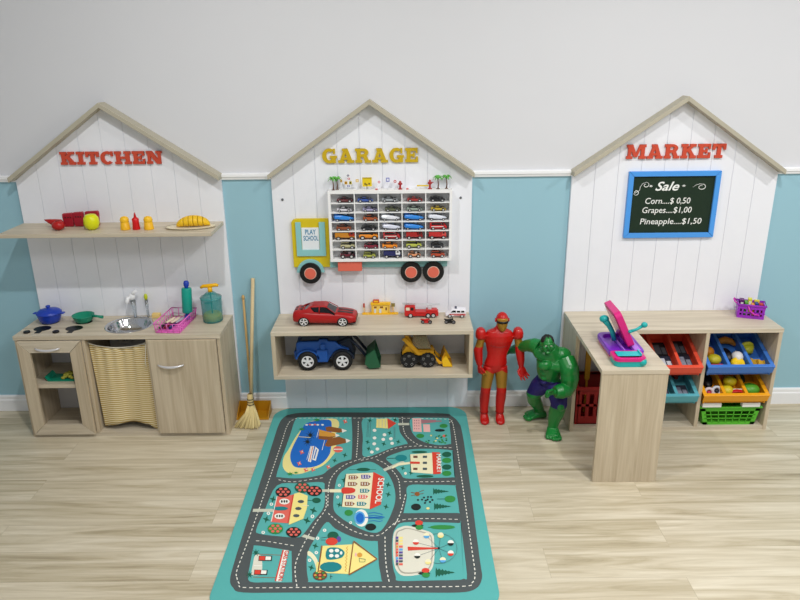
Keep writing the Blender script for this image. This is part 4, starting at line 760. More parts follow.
# blue bin
put('toy_orange', 'orange toy ball at the left back of the blue bin', 'toy food', aB, .12, .50, 0, ellf('fruit', '#e08a18', .021, .021, .020))
def melon(t):
    b = MB(mat('#b3a81e', .45, noise=.1)); b.ell((0, .012, .018), .026, .022, .018); b.build('skin', t); b = MB(mat('#a8201c', .5)); b.box(-.030, -.016, .004, .028, -.006, .014); b.build('flesh', t, bevel=.003)
put('toy_melon', 'olive yellow toy fruit with red cut edge, left front of the blue bin', 'toy food', aB, .14, .16, .010, melon)
def crois(t): b = MB(mat('#c47e22', .5, noise=.2)); b.tube([(-.036, -.012, .010), (-.026, .006, .014), (0, .014, .016), (.024, .006, .014), (.036, -.010, .010)], [.005, .012, .015, .012, .006], 10); b.build('pastry', t)
put('toy_croissant', 'brown orange toy croissant at the middle back of the blue bin', 'toy food', aB, .50, .80, .004, crois)
put('toy_aubergine', 'near black toy aubergine in the middle of the blue bin', 'toy food', aB, .42, .42, 0, ellf('fruit', '#14101a', .018, .034, .016))
put('toy_egg', 'white toy egg in the middle of the blue bin', 'toy food', aB, .56, .32, .004, ellf('egg', '#d5d3d4', .021, .024, .020, .3))
def cupf(t): b = MB(mat('#ecc51e', .4)); b.lathe([(.0001, 0), (.022, 0), (.026, .006), (.025, .014), (.019, .024), (.012, .020), (.0001, .018)], n=20); b.build('ring_body', t)
put('toy_doughnut', 'yellow toy doughnut at the middle front of the blue bin', 'toy food', aB, .52, .13, .012, cupf)
def cup2(t): b = MB(mat('#b7b62a', .45)); b.tube([(0, -.010, .006), (0, .012, .022)], [.019, .028], 20); b.ell((0, .0125, .023), .027, .010, .026); b.build('fruit', t)
put('toy_pear', 'green yellow toy pear at the back right of the blue bin', 'toy food', aB, .80, .55, .002, cup2)
def chips(c):
    def f(t):
        b = MB(mat(c, .5, noise=.15)); b.xf(rot=(.5, .2, .4)); b.prism([(.026*math.cos(k*PI/5)*(1 if k % 2 else .6), .026*math.sin(k*PI/5)*(1 if k % 2 else .6)+.0) for k in range(10)], .0, .010, 'z'); b.xf(); b.build('slice', t, bevel=.002)
    return f
put('toy_banana', 'mustard toy banana piece at the right front of the blue bin', 'toy food', aB, .80, .16, .012, chips('#b38a1c')); put('toy_star_fruit', 'golden star shaped toy slice, rightmost at the front of the blue bin', 'toy food', aB, .92, .12, .012, chips('#cf9f22'))
# yellow bin
def ringf(c1, c2):
    def f(t):
        b = MB(mat(c1, .4)); b.xf(rot=(.9, 0, 0)); b.tube([(.015*math.cos(2*PI*k/14), .015*math.sin(2*PI*k/14), .0) for k in range(14)], .006, 8, True); b.xf(); b.build('ring_body', t); b = MB(mat(c2, .5)); b.ell((0, 0, 0), .009, .009, .006, 10, 6); b.build('core', t)
    return f
put('toy_onion_slice', 'pink and white round toy slice at the left front of the yellow bin', 'toy food', aY, .10, .12, .024, ringf('#d8c6c8', '#b02a44')); put('toy_fish', 'white rimmed dark toy piece right of the pink slice in the yellow bin', 'toy food', aY, .24, .16, .026, ringf('#c9cad0', '#1a1c22'))
put('toy_aubergine', 'black toy vegetable at the left back of the yellow bin', 'toy food', aY, .16, .55, .0, ellf('fruit', '#151016', .022, .045, .016))
put('toy_lemon', 'upper yellow toy lemon in the middle of the yellow bin', 'toy food', aY, .53, .42, .006, ellf('fruit', '#d9c31c', .026, .021, .020)); put('toy_lemon', 'lower yellow toy lemon beside the left divider of the yellow bin', 'toy food', aY, .42, .17, .004, ellf('fruit', '#cdb81c', .023, .024, .019))
put('toy_carrot', 'orange toy carrot at the middle back of the yellow bin', 'toy food', aY, .42, .74, .002, ellf('root', '#d4571c', .016, .034, .014))
def wm(t): b = MB(mat('#c01818', .45)); b.prism([(-.026, 0), (.026, 0), (.020, .010), (0, .014), (-.020, .010)], -.008, .006); b.build('flesh', t, bevel=.002); b = MB(mat('#e8e0c8', .5)); b.box(-.027, .0062, .0, .027, .010, .010); b.build('rind', t)
put('toy_watermelon_slice', 'red toy watermelon slice at the middle front of the yellow bin', 'toy food', aY, .56, .10, .026, wm)
put('toy_avocado', 'dark green toy avocado at the right back of the yellow bin', 'toy food', aY, .74, .55, .004, ellf('fruit', '#13261a', .020, .028, .017))
put('toy_lettuce', 'bright green toy lettuce half at the right front of the yellow bin', 'toy food', aY, .82, .18, .006, ellf('leaf_ball', '#4f9424', .034, .026, .020)); put('toy_orange', 'orange toy piece at the far back right of the yellow bin', 'toy food', aY, .88, .78, .0, ellf('fruit', '#cc7a1a', .022, .022, .014))

# baskets
def grid_basket(t, w0, w1, d, h, m, nx, nz, bar=.004, back=True, side_bar=True):
    """w0 bottom half width, w1 top half width"""
    b = MB(m); H = lambda z: w0+(w1-w0)*z/h
    b.prism([(-w0, 0), (w0, 0), (H(.014), .014), (-H(.014), .014)], -d, -d+.004); b.prism([(-H(h-.022), h-.022), (H(h-.022), h-.022), (w1, h), (-w1, h)], -d, -d+.004)
    for s in (-1, 1): b.prism([(s*w0, 0), (s*(w0-.020), 0), (s*(w1-.020), h), (s*w1, h)], -d, -d+.004)
    for k in range(1, nx): u = -1+2*k/nx; b.prism([(u*(w0-.01)-bar/2, .01), (u*(w0-.01)+bar/2, .01), (u*(w1-.01)+bar/2, h-.02), (u*(w1-.01)-bar/2, h-.02)], -d, -d+.003)
    for k in range(1, nz): z = .014+(h-.036)*k/nz; b.box(-H(z)+.01, -d, z-bar/2, H(z)-.01, -d+.0032, z+bar/2)
    for s in (-1, 1): b.prism([(s*w0, 0), (s*(w0-.004), 0), (s*(w1-.004), h), (s*w1, h)], -d+.004, d)
    b.prism([(-w0, 0), (w0, 0), (w1, h), (-w1, h)], d, d+.004); b.box(-w0, -d+.004, 0, w0, d, .004)
    b.build('basket_body', t)
    b = MB(m); z0 = h-.006
    b.box(-w1-.006, -d-.006, z0, w1+.006, -d+.004, h+.003); b.box(-w1-.006, d, z0, w1+.006, d+.008, h+.003)
    for s in (-1, 1): b.box(min(s*(w1-.004), s*(w1+.006)), -d+.004, z0, max(s*(w1-.004), s*(w1+.006)), d, h+.003)
    b.build('rim', t, bevel=.0012, seg=1)
t = thing('shopping_basket', 'green plastic toy basket with two white handles in the lower right cubby', 'basket', (1.515, -.148, .0186)); GN = mat('#55b42c', .4, noise=.03)
grid_basket(t, .118, .139, .100, .092, GN, 7, 3, .0032)
for xa, xb in ((-.138, -.050), (.045, .128)):
    b = MB(mat('#e6e6e2', .4, noise=0)); b.box(xa, -.113, .0955, xb, -.088, .117); b.build('handle', t, bevel=.003)
t = thing('shopping_basket', 'dark red plastic toy basket in the left cubby behind the desk leg', 'basket', (.908, -.150, .0186)); RB = mat('#8f1011', .45, noise=.03)
b = MB(RB); w0, w1, h, d = .095, .108, .190, .082
b.box(-w0-.004, -d, 0, w0+.004, -d+.004, .040); b.box(-w1+.004, -d, .155, w1-.004, -d+.004, h)
b.box(-w1+.004, -d, .092, w1-.004, -d+.004, .104)
for k in range(6): u = -w0+.004+k*(2*w0-.008)/5; b.box(u-.008, -d, .040, u+.008, -d+.004, .155)
for s in (-1, 1): b.box(min(s*w0, s*w1), -d, 0, max(s*w0, s*w1), d, h)
b.box(-w1, d, 0, w1, d+.004, h); b.box(-w0, -d, 0, w0, d, .004); b.build('basket_body', t)
b = MB(RB); b.box(-w1-.006, -d-.007, h-.012, w1+.006, -d+.003, h+.003); b.box(-w1-.006, d, h-.012, w1+.006, d+.008, h+.003)
for s in (-1, 1): b.box(min(s*(w1-.002), s*(w1+.006)), -d, h-.012, max(s*(w1-.002), s*(w1+.006)), d, h+.003)
b.build('rim', t, bevel=.0015)
t = thing('toy_paddle', 'yellow plastic toy tool standing in the dark red basket', 'toy tool', (.872, -.120, .024)); b = MB(mat('#b98a10', .5)); b.prism([(-.014, .34), (-.012, .18), (-.005, .165), (-.005, .0), (.005, .0), (.005, .165), (.012, .18), (.014, .34)], -.006, .006); b.build('tool_body', t, bevel=.002)
b = MB(mat('#b58a10', .4)); b.cyl((0, 0, .34), (0, 0, .385), .010, .007, 12); b.build('grip', t)
# purple basket with little cartons
PU = mat('#9a2bbf', .35, noise=.03); t = thing('toy_basket', 'small purple and magenta toy basket full of cartons on the market counter', 'basket', (1.606, -.106, .505), R(-20)); t.scale = (1.08, 1.08, 1.35)
b = MB(PU); hx, hy, h = .054, .034, .048
for s in (-1, 1):
    b.prism([(s*hy*.86, 0), (s*hy*.86-s*.003, 0), (s*hy-s*.003, h), (s*hy, h)], -hx*.88, -hx*.80, 'x'); b.prism([(s*hy*.86, 0), (s*hy*.86-s*.003, 0), (s*hy-s*.003, h), (s*hy, h)], hx*.80, hx*.88, 'x')
    b.prism([(-hx*.9, 0), (hx*.9, 0), (hx*.92, .010), (-hx*.92, .010)], s*hy*.88, s*hy*.80); b.prism([(-hx*.98, .034), (hx*.98, .034), (hx, h), (-hx, h)], s*hy*.98, s*hy*.90)
    for k in range(7): u = -.9+1.8*k/6; b.prism([(u*hx-.0025, .008), (u*hx+.0025, .008), (u*hx*1.02+.0035, .036), (u*hx*1.02-.0035, .036)], s*hy*.93, s*hy*.85)
    b.prism([(-hx, .018), (hx, .018), (hx, .023), (-hx, .023)], s*hy*.93, s*hy*.86)
    b.prism([(-hy*.88, 0), (hy*.88, 0), (hy, h), (-hy, h)], s*hx*.97, s*hx*.90, 'x')
b.box(-hx*.9, -hy*.86, 0, hx*.9, hy*.86, .003); b.tube([(x*(hx+.002), y*(hy+.002), h) for x, y in ((-1, -1), (1, -1), (1, 1), (-1, 1))], .0032, 6, True); b.build('basket_body', t)
MG = mat('#cc2fb4', .35, noise=.03)
b = MB(MG); b.tube([(-hx-.002, -.02, h), (-hx-.012, -.02, h+.006), (-hx-.016, 0, h+.010), (-hx-.012, .02, h+.008), (-hx-.002, .022, h)], .0028, 6); b.build('handle', t)
b = MB(MG); b.tube([(-.015, -hy-.004, h-.002), (-.006, -hy-.008, h-.018), (.012, -hy-.010, h-.028), (.030, -hy-.008, h-.030)], .003, 6); b.build('handle', t)
cart = [(-.040, .004, .018, .034, .062, '#5e1466', 'deep purple'), (-.022, -.002, .014, .040, .056, '#4e9a2a', 'leaf green'), (-.006, .010, .016, .026, .066, '#d7d43a', 'yellow topped'), (.006, -.008, .015, .028, .050, '#e08a2a', 'orange'), (.021, -.004, .014, .034, .054, '#243a8c', 'navy blue'), (.024, .018, .022, .012, .060, '#d9cf3c', 'lemon yellow'), (.040, -.002, .018, .030, .052, '#b8352f', 'brick red')]
cz, sz = math.cos(R(-20)), math.sin(R(-20))
for x, y, w_, l_, h_, c, cn in cart:
    o_ = (1.606+x*cz-y*sz, -.106+x*sz+y*cz, .509)
    t = thing('toy_carton', 'tiny %s toy carton standing in the purple basket' % cn, 'carton', o_, R(-20), group='toy cartons in the purple basket')
    b = MB(mat(c, .45, noise=.1)); h_ *= 1.22; b.box(-w_/2, -l_/2, 0, w_/2, l_/2, h_); b.build('box', t, bevel=.001, seg=1)
    b = MB(mat('#e8e4dc', .5)); b.box(-w_*.3, -l_/2-.0005, h_*.66, w_*.3, -l_/2, h_*.86); b.build('print', t)
# toy cash register
t = thing('toy_cash_register', 'purple, pink and turquoise toy cash register on the market desk', 'cash register', (.895, -.480, .505)); PUR = mat('#7a25bd', .3, noise=.02); PNK = mat('#d31f7a', .3, noise=.02); TQ = mat('#17a8a6', .3, noise=.02)
b = MB(PNK); b.loft([rrect_ for rrect_ in [[(x, y, z) for x, y in rrect(-.068*k, -.100*k, .070*k, .118*k, .03, .03, .03, .03)] for z, k in ((0, .93), (.012, .98))]], smooth=False); b.build('base_band', t)
b = MB(PUR); b.loft([[(x, y, z) for x, y in rrect(-.070*k, -.103*k, .072*k, .120*k, .032, .032, .03, .03)] for z, k in ((.0122, .99), (.026, 1.0), (.032, .97), (.032, .80), (.020, .74))], smooth=False); b.build('base', t)
b = MB(mat('#b06be0', .3)); b.box(-.010, -.085, .0205, -.004, .06, .033); b.box(.030, -.090, .0205, .056, .02, .036); b.build('keypad', t, bevel=.002)
# tilted screen slab
b = MB(PNK); n_ = 10; pts = []
x0, z0, x1, z1 = .030, .034, -.040, .178; dx, dz = x1-x0, z1-z0; ln = math.hypot(dx, dz); nx_, nz_ = dz/ln*.014, -dx/ln*.014
rr = rrect(-.085, 0, .085, ln, .022, .022, .012, .012)
def slab(s_, off, inset=0): return [(x0+dx*(v/ln)+nx_*off, .030+u, z0+dz*(v/ln)+nz_*off) for u, v in s_]
b.loft([slab(rr, -1), slab(rr, 1)], smooth=False); b.build('screen_case', t, bevel=.0025)
b = MB(mat('#c01f74', .2)); rr2 = rrect(-.070, .015, .070, ln-.014, .012, .012, .008, .008); b.loft([slab(rr2, -1.16), slab(rr2, -1.01)], smooth=False); b.build('screen', t)
b = MB(PUR); b.box(.010, .0, .0205, .050, .060, .040); b.build('screen_foot', t, bevel=.004)
b = MB(TQ); b.tube([(-.020, .020, .034), (-.030, .024, .070), (-.044, .030, .095), (-.060, .036, .116)], [.010, .010, .011, .014], 10); b.ell((-.064, .038, .122), .020, .018, .016, 14, 8); b.build('scanner', t)
b = MB(TQ); b.tube([(.016, -.055, .102), (.040, -.055, .110), (.062, -.055, .124)], [.007, .006, .007], 8); b.ell((.070, -.056, .130), .013, .012, .012, 12, 8); b.ell((.016, -.055, .102), .009, .009, .007, 10, 6); b.build('microphone', t)
b = MB(TQ); b.xf((-.012, .014, 0)); b.loft([[(x, y, z) for x, y in rrect(-.058, -.190, .062, -.108, .014, .014, .022, .022)] for z in (.001, .022)], smooth=False); b.ell((.050, -.180, .0175), .017, .017, .0165, 14, 8); b.build('drawer_base', t)
b = MB(PNK); b.xf((-.012, .014, .011)); b.loft([[(x, y, z) for x, y in rrect(-.060+i_, -.192+i_, .064-i_, -.106-i_, .014, .014, .022, .022)] for z, i_ in ((.0122, 0), (.024, 0), (.026, .012), (.018, .016))], smooth=False); b.build('drawer', t)
b = MB(mat('#23b9c0', .3)); b.xf((-.012, .014, .011)); b.box(-.044, -.168, .0262, .046, -.122, .0285); b.box(.046, -.165, .0262, .052, -.118, .034); b.build('drawer_tray', t, bevel=.002)

# ================================================================== two action figures (plain generic stand-ins)
def fuse(src, mats, pick, name, parent, vox=.002, it=3, fac=.5):
    """one continuous surface from overlapping limbs"""
    tmp = src.build('s'); md = tmp.modifiers.new('r', 'REMESH'); md.mode = 'VOXEL'; md.voxel_size = vox; md.use_smooth_shade = True
    if it: sm = tmp.modifiers.new('m', 'SMOOTH'); sm.iterations = it; sm.factor = fac
    dg = bpy.context.evaluated_depsgraph_get(); dg.update(); me = bpy.data.meshes.new_from_object(tmp.evaluated_get(dg)); bpy.data.objects.remove(tmp)
    me.name = name; me.materials.clear()
    for m_ in mats: me.materials.append(m_)
    for p in me.polygons: p.use_smooth = True; p.material_index = pick(p.center) if pick else 0
    o = bpy.data.objects.new(name, me); COL.objects.link(o); o.parent = parent; return o
def hand(b, c, d, side, size, curl, palm_n, spread=.35):
    c, d, side, pn = Vector(c), Vector(d).normalized(), Vector(side).normalized(), Vector(palm_n).normalized(); s_ = size
    side = (side-d*side.dot(d)).normalized(); pn = (pn-d*pn.dot(d)-side*pn.dot(side)).normalized()
    n = 14; rings = []
    for v, w_, h_ in ((-.2, .24, .24), (.15, .36, .25), (.5, .47, .24), (.8, .44, .20), (.88, .36, .14)): rings.append([tuple(c+d*v*s_+side*w_*s_*math.cos(a)+pn*h_*s_*math.sin(a)) for a in [2*PI*k/n for k in range(n)]])
    b.loft(rings)
    for k, ln in enumerate((.72, .84, .77, .60)):
        u = .34-.225*k; p = c+d*s_*.72+side*s_*u; dd = (d+side*u*spread).normalized(); pts = [p]; a = 0
        for q in range(3): a += curl*(.6+.3*q); pts.append(pts[-1]+(dd*math.cos(a)+pn*math.sin(a))*s_*ln*(.44, .34, .26)[q])
        b.tube(pts, [s_*.135, s_*.13, s_*.12, s_*.09], 8); b.ell(tuple(pts[-1]), s_*.09, n=8, m=5)
    p = c+d*s_*.2+side*s_*.25; pts = [p, p+(side*.75+d*.45+pn*.2)*s_*.36, p+(side*.8+d*1.0+pn*.5)*s_*.45, p+(side*.72+d*1.5+pn*.8)*s_*.46]
    b.tube(pts, [s_*.17, s_*.16, s_*.13, s_*.09], 8); b.ell(tuple(pts[-1]), s_*.09, n=8, m=5)
def rings_z(cx, cy, rows, n=24):
    return [[(cx+dx+w_*math.cos(a), cy+dy+d_*math.sin(a), z) for a in [2*PI*k/n for k in range(n)]] for z, dx, dy, w_, d_ in rows]
RR = mat('#bb100b', .34, coat=.08, noise=.02); GO = mat('#a67a28', .32, .3, noise=.03); DR = mat('#7e100e', .35, noise=.02)
FX, FY = .430, -.150
def F(x, y, z): return (x-FX, y, z)
t = thing('toy_figure', 'standing red toy robot figure with gold thighs and arm bands by the blue wall', 'action figure', (FX, FY, 0))
b = MB(RR)
b.loft(rings_z(0, 0, [(.258, -.006, 0, .020, .022), (.275, -.002, 0, .044, .030), (.300, 0, 0, .054, .034), (.330, .004, 0, .047, .030), (.352, .006, 0, .047, .029), (.385, .010, .002, .057, .033), (.418, .012, .000, .066, .038), (.445, .012, .000, .066, .037), (.462, .012, 0, .056, .030), (.474, .014, 0, .030, .022), (.486, .016, -.002, .020, .018), (.505, .018, -.004, .019, .018)]))
for s, pts in ((-1, [(.372, 0, .452, .024), (.360, .002, .425, .0185), (.354, .004, .392, .0185), (.346, -.002, .366, .0215), (.350, -.010, .325, .0185), (.354, -.014, .298, .0135)]), (1, [(.514, 0, .448, .024), (.530, .002, .425, .0185), (.536, .004, .388, .0185), (.541, -.002, .360, .0215), (.546, -.008, .320, .0185), (.548, -.012, .290, .0130)])):
    b.tube([F(x, y, z) for x, y, z, r in pts], [p[3] for p in pts], 16)
hand(b, F(.354, -.016, .292), (.10, -.15, -1), (.5, -1, 0), .040, 1.05, (1, .3, 0)); hand(b, F(.549, -.014, .286), (.30, -.2, -1), (-1, -.3, 0), .042, .38, (.4, -1, 0), spread=1.0)
for pts in ([(.402, 0, .285, .030), (.397, 0, .250, .030), (.391, -.002, .200, .026), (.386, -.006, .158, .0235), (.384, .002, .120, .0245), (.383, .003, .080, .0215), (.384, .002, .035, .0185)], [(.456, 0, .285, .030), (.459, 0, .250, .030), (.461, -.002, .200, .026), (.462, -.006, .158, .0235), (.461, .002, .120, .0245), (.459, .003, .080, .0215), (.459, .002, .035, .0185)]):
    b.tube([F(x, y, z) for x, y, z, r in pts], [p[3] for p in pts], 18)
for x in (.384, .459):
    b.loft([[F(x+w_*math.cos(a), y, max(.0006, z+h_*math.sin(a))) for a in [2*PI*k/14 for k in range(14)]] for y, w_, z, h_ in ((.026, .010, .013, .013), (.014, .018, .022, .024), (-.010, .021, .020, .023), (-.030, .0225, .012, .014), (-.046, .019, .009, .010), (-.054, .008, .007, .006))])
hx, hy, hz = .452-FX, -.006, .514
b.ell((hx, hy, hz+.006), .029, .033, .036, 24, 16); b.ell((hx, hy-.011, hz-.022), .020, .021, .022, 18, 10)
def pick(c):
    if .182 < c.z < .275-.7*abs(abs(c.x+.008)-.034) and abs(c.x+.008) < .075 and c.y < .030: return 1
    if .386 < c.z < .424 and (c.x < -.056 or c.x > .084): return 1
    return 0
fuse(b, [RR, GO], pick, 'body', t)
b = MB(GO); n_ = 16
b.loft([[(hx+w_*math.cos(a), hy-.008-d_*abs(math.sin(a))**.75, hz+z_) for a in [PI+PI*k/n_ for k in range(n_+1)]] for z_, w_, d_ in ((-.043, .007, .0225), (-.036, .0165, .0265), (-.018, .0225, .0275), (.004, .0255, .0275), (.016, .0235, .0272), (.021, .012, .0262))], False); fp = b.build('face_plate', t, recalc=False); sd = fp.modifiers.new('t', 'SOLIDIFY'); sd.thickness = .002; sd.offset = 0
b = MB(GO); b.loft([[(hx-.003, hy-.0355, hz+.004), (hx+.003, hy-.0355, hz+.004), (hx, hy-.037, hz+.006)], [(hx-.0045, hy-.034, hz-.011), (hx+.0045, hy-.034, hz-.011), (hx, hy-.041, hz-.011)]], smooth=False); b.build('nose', fp)
b = MB(BLACK); b.loft([[(hx+.0262*math.cos(a), hy-.008-.0292*abs(math.sin(a))**.75, hz+z_) for a in [PI+PI*(k+1)/18 for k in range(17)]] for z_ in (-.003, .008)], False); vz = b.build('visor', fp, recalc=False); sd = vz.modifiers.new('t', 'SOLIDIFY'); sd.thickness = .002; sd.offset = 0
for s in (-1, 1):
    b = MB(RR); b.cyl((hx+s*.027, hy, hz+.004), (hx+s*.0325, hy, hz+.004), .009, n=14); b.build('ear', t)
    b = MB(RR); cx = (.357 if s < 0 else .529)-FX
    b.loft([[(cx+w_*math.cos(a)*abs(math.cos(a))**-.35 if abs(math.cos(a)) > .01 else cx, .002+d_*math.sin(a), z) for a in [2*PI*k/20+.01 for k in range(20)]] for z, w_, d_ in ((.428, .022, .024), (.434, .0245, .027), (.452, .0245, .027), (.468, .020, .022), (.476, .011, .013))]); b.build('shoulder_pad', t)
b = MB(DR); b.tube([F(.398, -.037, .405), F(.428, -.0405, .397), F(.456, -.0405, .397), F(.486, -.037, .405)], .0011, 6); b.build('chest_seam', t)
for x in (.384, .459):
    b = MB(DR); b.tube([F(x+.0205*math.cos(a), .001+.0205*math.sin(a), .046) for a in [2*PI*k/16 for k in range(16)]], .0012, 6, True); b.build('boot_seam', t)

GRN = mat('#0f7a30', .3, coat=.2, noise=.10, nscale=30); SHO = mat('#1b1260', .55, noise=.1, nscale=120); HAIR = mat('#14120f', .6, noise=.2)
t = thing('toy_figure', 'crouching muscular green toy figure with black hair and dark blue shorts', 'action figure', (.665, -.250, 0))
def G_(x, y, z): return (x-.665, y+.250, z)
b = MB(GRN)
T_ = lambda pts, n=18: b.tube([G_(*p[:3]) for p in pts], [p[3] for p in pts], n)
T_([(.672, -.215, .215, .050), (.668, -.225, .255, .048), (.662, -.240, .300, .056), (.668, -.250, .350, .068), (.672, -.250, .385, .055), (.650, -.270, .428, .030)])
b.ell(G_(.660, -.262, .385), .066, .040, .038); b.ell(G_(.705, -.262, .388), .048, .038, .036); b.ell(G_(.622, -.250, .395), .040, .036, .034)
for c, r_ in ((G_(.632, -.300, .352), .034), (G_(.690, -.300, .346), .038)): b.ell(c, r_, r_*.55, r_*.70)
for z, w_ in ((.305, .019), (.280, .018), (.256, .017)):
    for s in (-1, 1): b.ell(G_(.655+s*.019, -.278+.25*(.30-z), z), w_, .016, .012)
# right arm (far right in view) and fist in front
T_([(.722, -.285, .372, .044), (.735, -.315, .345, .042), (.738, -.325, .300, .040), (.735, -.325, .265, .036), (.722, -.338, .250, .034), (.695, -.350, .250, .034), (.668, -.358, .250, .026)])
b.ell(G_(.733, -.330, .335), .036, .030, .044)
hand(b, G_(.664, -.358, .250), (-1, -.15, 0), (0, -.5, 1), .042, 1.25, (0, -1, -.4))
# left arm reaching behind the red figure
T_([(.615, -.240, .412, .040), (.592, -.215, .415, .034), (.568, -.185, .402, .028), (.545, -.145, .378, .023), (.525, -.110, .352, .022), (.508, -.080, .332, .016)])
hand(b, G_(.506, -.078, .330), (-1, .35, -.5), (0, .2, 1), .034, .6, (0, -.4, -1))
# legs
T_([(.650, -.215, .228, .048), (.628, -.205, .200, .044), (.606, -.195, .160, .034), (.616, -.175, .120, .033), (.640, -.145, .075, .027), (.655, -.130, .035, .022)])
T_([(.692, -.235, .225, .050), (.702, -.275, .198, .045), (.704, -.300, .158, .037), (.698, -.290, .115, .036), (.690, -.285, .070, .028), (.686, -.285, .035, .023)])
b.ell(G_(.604, -.212, .162), .022, .020, .022); b.ell(G_(.704, -.322, .160), .024, .018, .024)
for (ax, ay, dx, dy, s_) in ((.655, -.130, -1, -.1, 1.22), (.686, -.285, -.12, -1, 1.15)):
    d = Vector((dx, dy, 0)).normalized(); q = Vector((-d.y, d.x, 0)); rings = []
    for v, w_, h_ in ((-.026, .014, .024), (-.010, .022, .040), (.010, .025, .040), (.032, .030, .028), (.048, .032, .020)):
        rings.append([tuple(Vector(G_(ax, ay, 0))+d*v*s_+q*w_*s_*math.cos(a)+Vector((0, 0, .0006+h_*s_*(.5+.5*math.sin(a))))) for a in [2*PI*k/16 for k in range(16)]])
    b.loft(rings)
    for k in range(5): c = Vector(G_(ax, ay, 0))+d*(.050+(.005 if k in (1, 2) else -.0015*k))*s_+q*(.024-.012*k)*s_; r_ = (.010, .0085, .008, .0075, .007)[k]*s_; b.ell((c.x, c.y, r_), r_*.95 if abs(d.x) < .5 else r_*1.5, r_*1.5 if abs(d.x) < .5 else r_*.95, r_, 12, 8)
hc = Vector(G_(.634, -.300, .458)); V_ = lambda x, y, z: tuple(hc+Vector((x, y, z)))
b.ell(V_(0, 0, .004), .027, .031, .034, 20, 14); b.ell(V_(-.001, -.010, -.022), .023, .022, .018, 16, 10); b.ell(V_(0, -.028, .009), .021, .006, .0055, 14, 8); b.ell(V_(-.001, -.034, -.005), .0062, .0068, .009, 12, 8); b.ell(V_(-.001, -.031, -.030), .012, .006, .007, 12, 8)
for s in (-1, 1): b.ell(V_(s*.028, .004, -.001), .005, .007, .010, 10, 8); b.ell(V_(s*.016, -.024, -.010), .009, .007, .009, 10, 8)
def pickg(c):
    x, y, z = c.x+.665, c.y-.250, c.z
    hem = .150 if x > .660 else .172
    return 1 if hem < z < .262-.15*(x-.665) and y > -.335 and x < .757 else 0
bd = fuse(b, [GRN, SHO], pickg, 'body', t, .0021, 2)
b = MB(HAIR); rg = []
for z_, k in ((.006, 1.10), (.016, 1.09), (.027, .93), (.036, .62), (.041, .1)):
    rg.append([V_(.0268*k*math.cos(a), .004+(.0310*k-.004*(math.sin(a) < 0))*math.sin(a), z_+.0015*math.sin(7*a)-(.018 if math.sin(a) > .2 and z_ == .006 else -.006 if z_ == .006 else 0)) for a in [2*PI*i/28 for i in range(28)]])
b.loft(rg); b.build('hair', t)
for s in (-1, 1):
    b = MB(mat('#dfe3d2', .3, noise=0)); b.ell(V_(s*.0105, -.0285, .0015), .0048, .0035, .0024, 10, 6); b.mat(BLACK); b.ell(V_(s*.0105, -.0318, .0015), .0017, .001, .0017, 8, 5); b.build('eye', t)
b = MB(mat('#0a3a18', .5, noise=0)); b.tube([V_(-.010, -.0318, -.020), V_(0, -.0345, -.019), V_(.010, -.0318, -.020)], .0013, 6); b.build('mouth', t)

